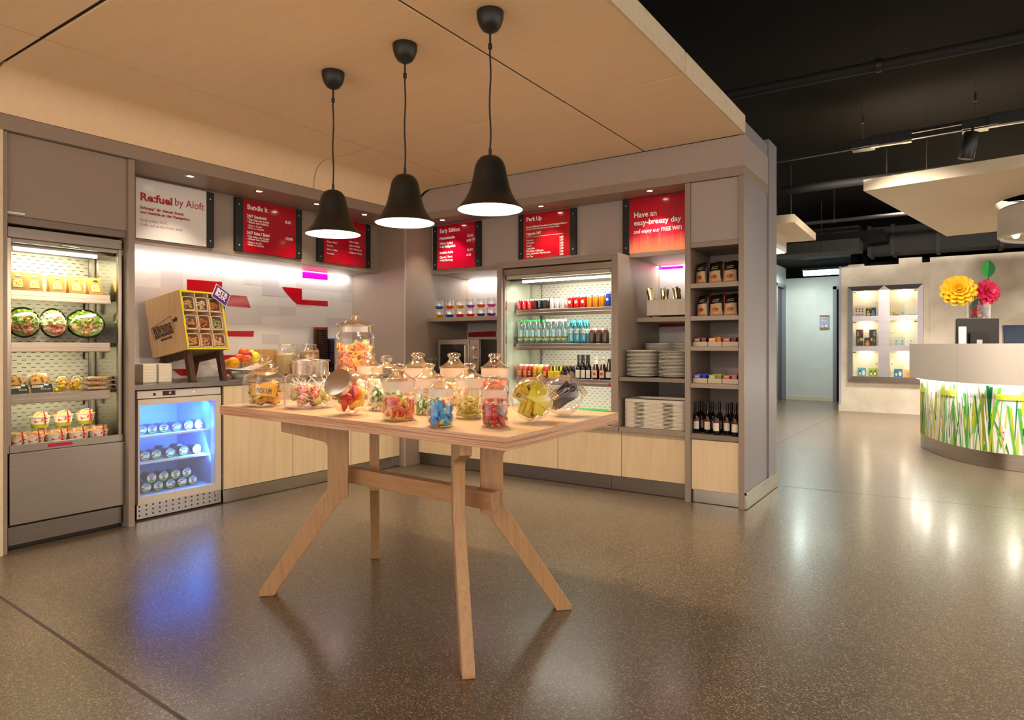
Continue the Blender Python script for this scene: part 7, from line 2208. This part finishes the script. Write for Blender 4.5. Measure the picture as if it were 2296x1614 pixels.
def ribbon(off0, off1, z0, z1, s0=0, s1=None, n=90):
    s1 = LEN[-1] if s1 is None else s1
    mb = MB()
    vs = []
    for k in range(n + 1):
        s = s0 + (s1 - s0) * k / n
        a, b = on_curve(s, off0), on_curve(s, off1)
        vs += [(a.x, a.y, z0), (a.x, a.y, z1), (b.x, b.y, z1), (b.x, b.y, z0)]
    fs = []
    for k in range(n):
        b = 4 * k
        for i in range(4):
            j = (i + 1) % 4
            fs.append((b + i, b + 4 + i, b + 4 + j, b + j))
    fs += [(0, 1, 2, 3), (4 * n, 4 * n + 3, 4 * n + 2, 4 * n + 1)]
    return mb.add(vs, fs)
rd = thing('reception_desk', 'curved reception desk with a green grass print and pale upper ledge', 'reception desk', (.6, 8.6, 0))
wpart('kick_band', ribbon(0, -.04, .003, .158), ramp_mat('desk_steel', [(.3, '#a2968c'), (.7, '#b5a99e')], (1, 1, 120), 3, 2, .24, 1.0), rd, angle=60)
wpart('front_panel', ribbon(-.002, -.04, .158, .86), M('#f0eeea', .3), rd, angle=60)
wpart('upper_ledge', ribbon(.115, -.12, .828, 1.226, .55), ramp_mat('ledge_laminate', [(.3, '#beb2a6'), (.7, '#c6bbaf')], (1, 1, 1), 120, 2, .45), rd, angle=60)
wpart('ledge_joint', ribbon(.1158, .10, .829, 1.2255, 2.235, 2.239, 2), M('#8f857b', .6), rd)
wpart('worktop', ribbon(-.12, -.75, .98, 1.01, .9), M('#8f857b', .5), rd)
wpart('led_strip', ribbon(.05, .03, .815, .827, .6), M('#fffef0', .4, emit=7.), rd)
GC = ['#3c9a34', '#66bd3c', '#b0c020', '#d8ca22', '#f6f5f2', '#14642f', '#93931f', '#e0c03a', '#f6f4f2', '#4cb050', '#c8d63a', '#f2f0ec']
gr, rg = MB(), random.Random(21)
lift = .0
for k in range(290):
    s = rg.uniform(.35, LEN[-1] - .05)
    lean = rg.gauss(0, .075)
    zt, zb_ = rg.uniform(.60, .845) if rg.random() < .8 else rg.uniform(.4, .6), .159
    if rg.random() < .22:
        zb_ = rg.uniform(.2, .45)
    w0, w1 = rg.uniform(.010, .036), rg.uniform(.001, .012)
    if rg.random() < .35:
        w0, w1 = w1, w0
    gr.mat(rg.randrange(len(GC)))
    lift = .0012 + .000018 * k
    vs = []
    for q in range(5):
        u = q / 4
        sc_ = s + lean * u
        w_ = w0 + (w1 - w0) * u
        for sg in (-1, 1):
            p = on_curve(sc_ + sg * w_ / 2, lift)
            vs.append((p.x, p.y, zb_ + (zt - zb_) * u))
    gr.add(vs, [(2 * q, 2 * q + 1, 2 * q + 3, 2 * q + 2) for q in range(4)])
for k in range(4):                          # pale lime bars lying across the blades
    s = (1.0, 1.75, 2.55, 3.3)[k]
    gr.mat(10)
    vs = []
    for q in range(7):
        for z_ in (.66 + .01 * k, .715 + .01 * k):
            p = on_curve(s + .05 * q, .0075)
            vs.append((p.x, p.y, z_))
    gr.add(vs, [(2 * q, 2 * q + 2, 2 * q + 3, 2 * q + 1) for q in range(6)])
gr.mat(12)
for s, z_ in ((1.35, .55), (1.6, .40), (2.05, .32), (2.3, .50), (2.6, .36), (1.1, .62)):    # tiny red beetles
    p0_, p1_ = on_curve(s, .0080), on_curve(s + .02, .0080)
    gr.add([(p0_.x, p0_.y, z_), (p1_.x, p1_.y, z_ + .006), (p1_.x, p1_.y, z_ + .014), (p0_.x, p0_.y, z_ + .008)], [(0, 1, 2, 3)])
wpart('grass_print', gr, [M(c, .35) for c in GC] + [M('#c8281c', .4)], rd, smooth=False)
for s in (.9, 1.5, 2.1, 2.7, 3.3):
    p = on_curve(s, .06)
    light('desk_led', 'POINT', (p.x, p.y, .795), 1.6, (1, .97, .84), .02)

# things on the desk
def screen(loc, rz, w, h, label, back, tilt=.18):
    t = thing('monitor', label, 'monitor', loc, rz)
    def tl_(mb):
        return mb.rot((tilt, 0, 0)).move((0, 0, .12))
    build('screen_housing', tl_(MB().prism(rrect(-w / 2, w / 2, 0, h, .01, 3), 'y', -.012, .02)), M('#26221f', .4), t)
    build('screen_glass', tl_(MB().box(-w / 2 + .012, w / 2 - .012, -.014, -.012, .014, h - .012)), M('#1c2c44', .12), t)
    build('rear_bulge', tl_(MB().prism(rrect(-w * .22, w * .22, h * .2, h * .6, .02, 3), 'y', .02, .045)), M('#1f1b19', .5), t)
    build('bezel_edge', tl_(MB().prism(rrect(-w / 2 - .004, w / 2 + .004, -.004, h + .004, .012, 3), 'y', -.009, .004)), M('#9a948e', .35), t)
    build('stand_arm', MB().box(-.03, .03, .03, .05, .01, .26), M('#c9c2ba', .3, .4), t, bevel=.004)
    build('stand_foot', MB().prism(rrect(-.11, .11, -.06, .12, .02, 3), 'z', .0, .012), M('#26221f', .4), t)
    return t
p = at(2190, 772, y=8.75)
screen((p.x, 8.78, 1.011), math.radians(214), .46, .37, 'computer monitor seen from behind at the left of the reception desk', True, -.0)
p = at(2254, 772, y=8.6)
screen((p.x + .20, 8.98, 1.011), math.radians(18), .42, .30, 'computer monitor with a dark blue screen at the right of the reception desk', False, -.12)
p = at(2158, 772, y=8.58)
t = thing('phone_stand', 'white upright stand in front of the left monitor', 'stand', (p.x, 8.58, 1.011))
build('stand_body', MB().prism(rrect(-.035, .035, 0, .40, .01, 3), 'y', -.02, .02), M('#d8d2ca', .35), t)
build('face_strip', MB().box(-.010, .010, -.022, -.02, .02, .38), M('#f2efe8', .3), t)
p = at(2138, 768, y=8.6)
t = thing('card_reader', 'small grey card reader on the desk left of the monitors', 'card reader', (p.x + .10, 9.06, 1.011))
build('body', MB().box(-.05, .05, -.03, .03, 0, .27).rot((.2, 0, 0)), M('#b5aea6', .5), t, bevel=.006)
build('keypad', MB().box(-.035, .035, -.034, -.03, .15, .25).rot((.2, 0, 0)), M('#8d867e', .5), t)
# vase with ribbons and paper flowers
pv = at(2196, 720, y=8.95)
va = thing('glass_vase', 'tall clear cylinder vase filled with coloured ribbons behind the monitors', 'vase', (pv.x, 9.12, 1.011))
RV, HV = .115, .80
build('glass', MB().lathe([(.001, .0), (RV, .0), (RV, HV), (RV - .006, HV)], seg=28), GLASSK, va)
rv = random.Random(4)
RB = ['#d9281c', '#e8641c', '#2a86d8', '#d93a8a', '#efe6d8', '#3a2a6a', '#f0b41c', '#29a0b0']
for k in range(26):
    z_ = rv.uniform(.25, HV - .06)
    a0_ = rv.uniform(0, 6.28)
    pts, vs = [], []
    for q in range(12):
        a = a0_ + q * .28
        zz = z_ + rv.uniform(-.4, .4) * 0 + (q - 6) * .022 * (1 if k % 2 else -1)
        zz = max(.02, min(HV - .03, zz))
        rr = RV * .86 - .002 * (k % 5)
        vs += [(rr * math.cos(a), rr * math.sin(a), zz - .018), (rr * math.cos(a), rr * math.sin(a), zz + .018)]
    q_ = build('ribbon', MB().add(vs, [(2 * q, 2 * q + 2, 2 * q + 3, 2 * q + 1) for q in range(11)]), M(RB[k % len(RB)], .4), va)
def petals(mb, n, r0, L, W, up, twist=0., jag=False, cup=.25):
    for k in range(n):
        a = 2 * PI * k / n + twist
        ca, sa = math.cos(a), math.sin(a)
        vs, fs = [], []
        M_, N_ = 6, 4
        for i in range(M_ + 1):
            u = i / M_
            wd_ = W * math.sin(PI * (.12 + .80 * u)) ** .7
            rr = r0 + L * u * math.cos(up)
            zz = L * u * math.sin(up) - cup * L * u * u * .5
            for j in range(N_ + 1):
                v = j / N_ * 2 - 1
                e = (.10 * L * (j % 2) if (jag and i == M_) else 0)
                x_, y_, z_ = rr - e, v * wd_ / 2, zz + .10 * W * v * v
                vs.append((x_ * ca - y_ * sa, x_ * sa + y_ * ca, z_))
        for i in range(M_):
            for j in range(N_):
                b = i * (N_ + 1) + j
                fs.append((b, b + 1, b + N_ + 2, b + N_ + 1))
        mb.add(vs, fs)
    return mb
def flower(px, py, y_, rpx, col, col2, label, name, jag, layers, face):
    p = at(px, py, y=y_)
    R_ = rpx / FPX * depth(p)
    f = thing(name, label, 'paper flower', p, rot=face)
    for k, (n, rr, up, L) in enumerate(layers):
        mb = petals(MB(), n, R_ * .05, R_ * L, R_ * rr, up, k * .4, jag)
        mb.move((0, 0, R_ * .06 * k))
        build('petals', mb, M(col if k < len(layers) - 1 else col2, .6), f)
    hv = MB()
    for k in range(14):
        a = k * 2.4
        q = R_ * .012 * k
        hv.tube([(q * .4 * math.cos(a), q * .4 * math.sin(a), R_ * .1), (q * math.cos(a), q * math.sin(a), R_ * (.34 - .004 * k))], R_ * .03, 5)
    build('heart', hv, M(col2, .6), f)
    # stem down into the vase, in the flower's own frame
    top = Vector(p)
    inv = Euler(face).to_matrix().inverted()
    e = inv @ (Vector((pv.x, 9.12, 1.011 + HV * .45)) - top)
    m_ = inv @ (Vector((pv.x + (p.x - pv.x) * .25, 9.12, 1.011 + HV * 1.0)) - top)
    build('stem', MB().tube([(0, 0, 0), m_, e], .006, 6), M('#3a5a22', .6), f)
FY = (math.radians(72), math.radians(-14), math.radians(10))
flower(2149, 651, 8.76, 35, '#f5c21c', '#eeb010', 'big yellow paper flower in the vase on the reception desk', 'yellow_paper_flower', False, [(12, .66, .05, 1.0), (12, .60, .25, .92), (10, .52, .48, .80), (9, .46, .72, .64), (7, .36, .95, .48), (5, .28, 1.2, .34)], FY)
flower(2215, 654, 8.88, 29, '#d81f50', '#e2407a', 'crimson paper flower under the green leaf in the vase', 'crimson_paper_flower', True, [(10, .58, .05, 1.0), (9, .52, .30, .88), (8, .42, .60, .66), (6, .28, .95, .42)], (math.radians(80), math.radians(10), math.radians(40)))
pl_ = at(2216, 605, y=9.0)
lf = thing('paper_leaf', 'bright green paper leaf standing above the crimson flower', 'paper leaf', pl_)
Rl = 21 / FPX * depth(pl_)
for nm, c, yaw in (('leaf_blade', '#1fae4a', 0), ('leaf_fold', '#0f7a38', .5)):
    vs = []
    for i in range(9):
        u = i / 8
        w_ = Rl * .62 * math.sin(PI * u) ** .8
        z_ = -Rl + 2 * Rl * u
        sx_ = -1 if yaw == 0 else 1
        vs += [(-Rl * .05 * math.cos(PI * u), 0, z_), (sx_ * w_, -.02 + .04 * yaw * sx_, z_ + Rl * .1)]
    build(nm, MB().add(vs, [(2 * i, 2 * i + 1, 2 * i + 3, 2 * i + 2) for i in range(8)]), M(c, .5), lf)
build('stem', MB().tube([(0, 0, -Rl * .9), (-.02, .03, -Rl * 1.8), (pv.x - pl_.x, 9.12 - pl_.y, 1.011 + HV * .5 - pl_.z)], .005, 6), M('#2a2a1c', .6), lf)
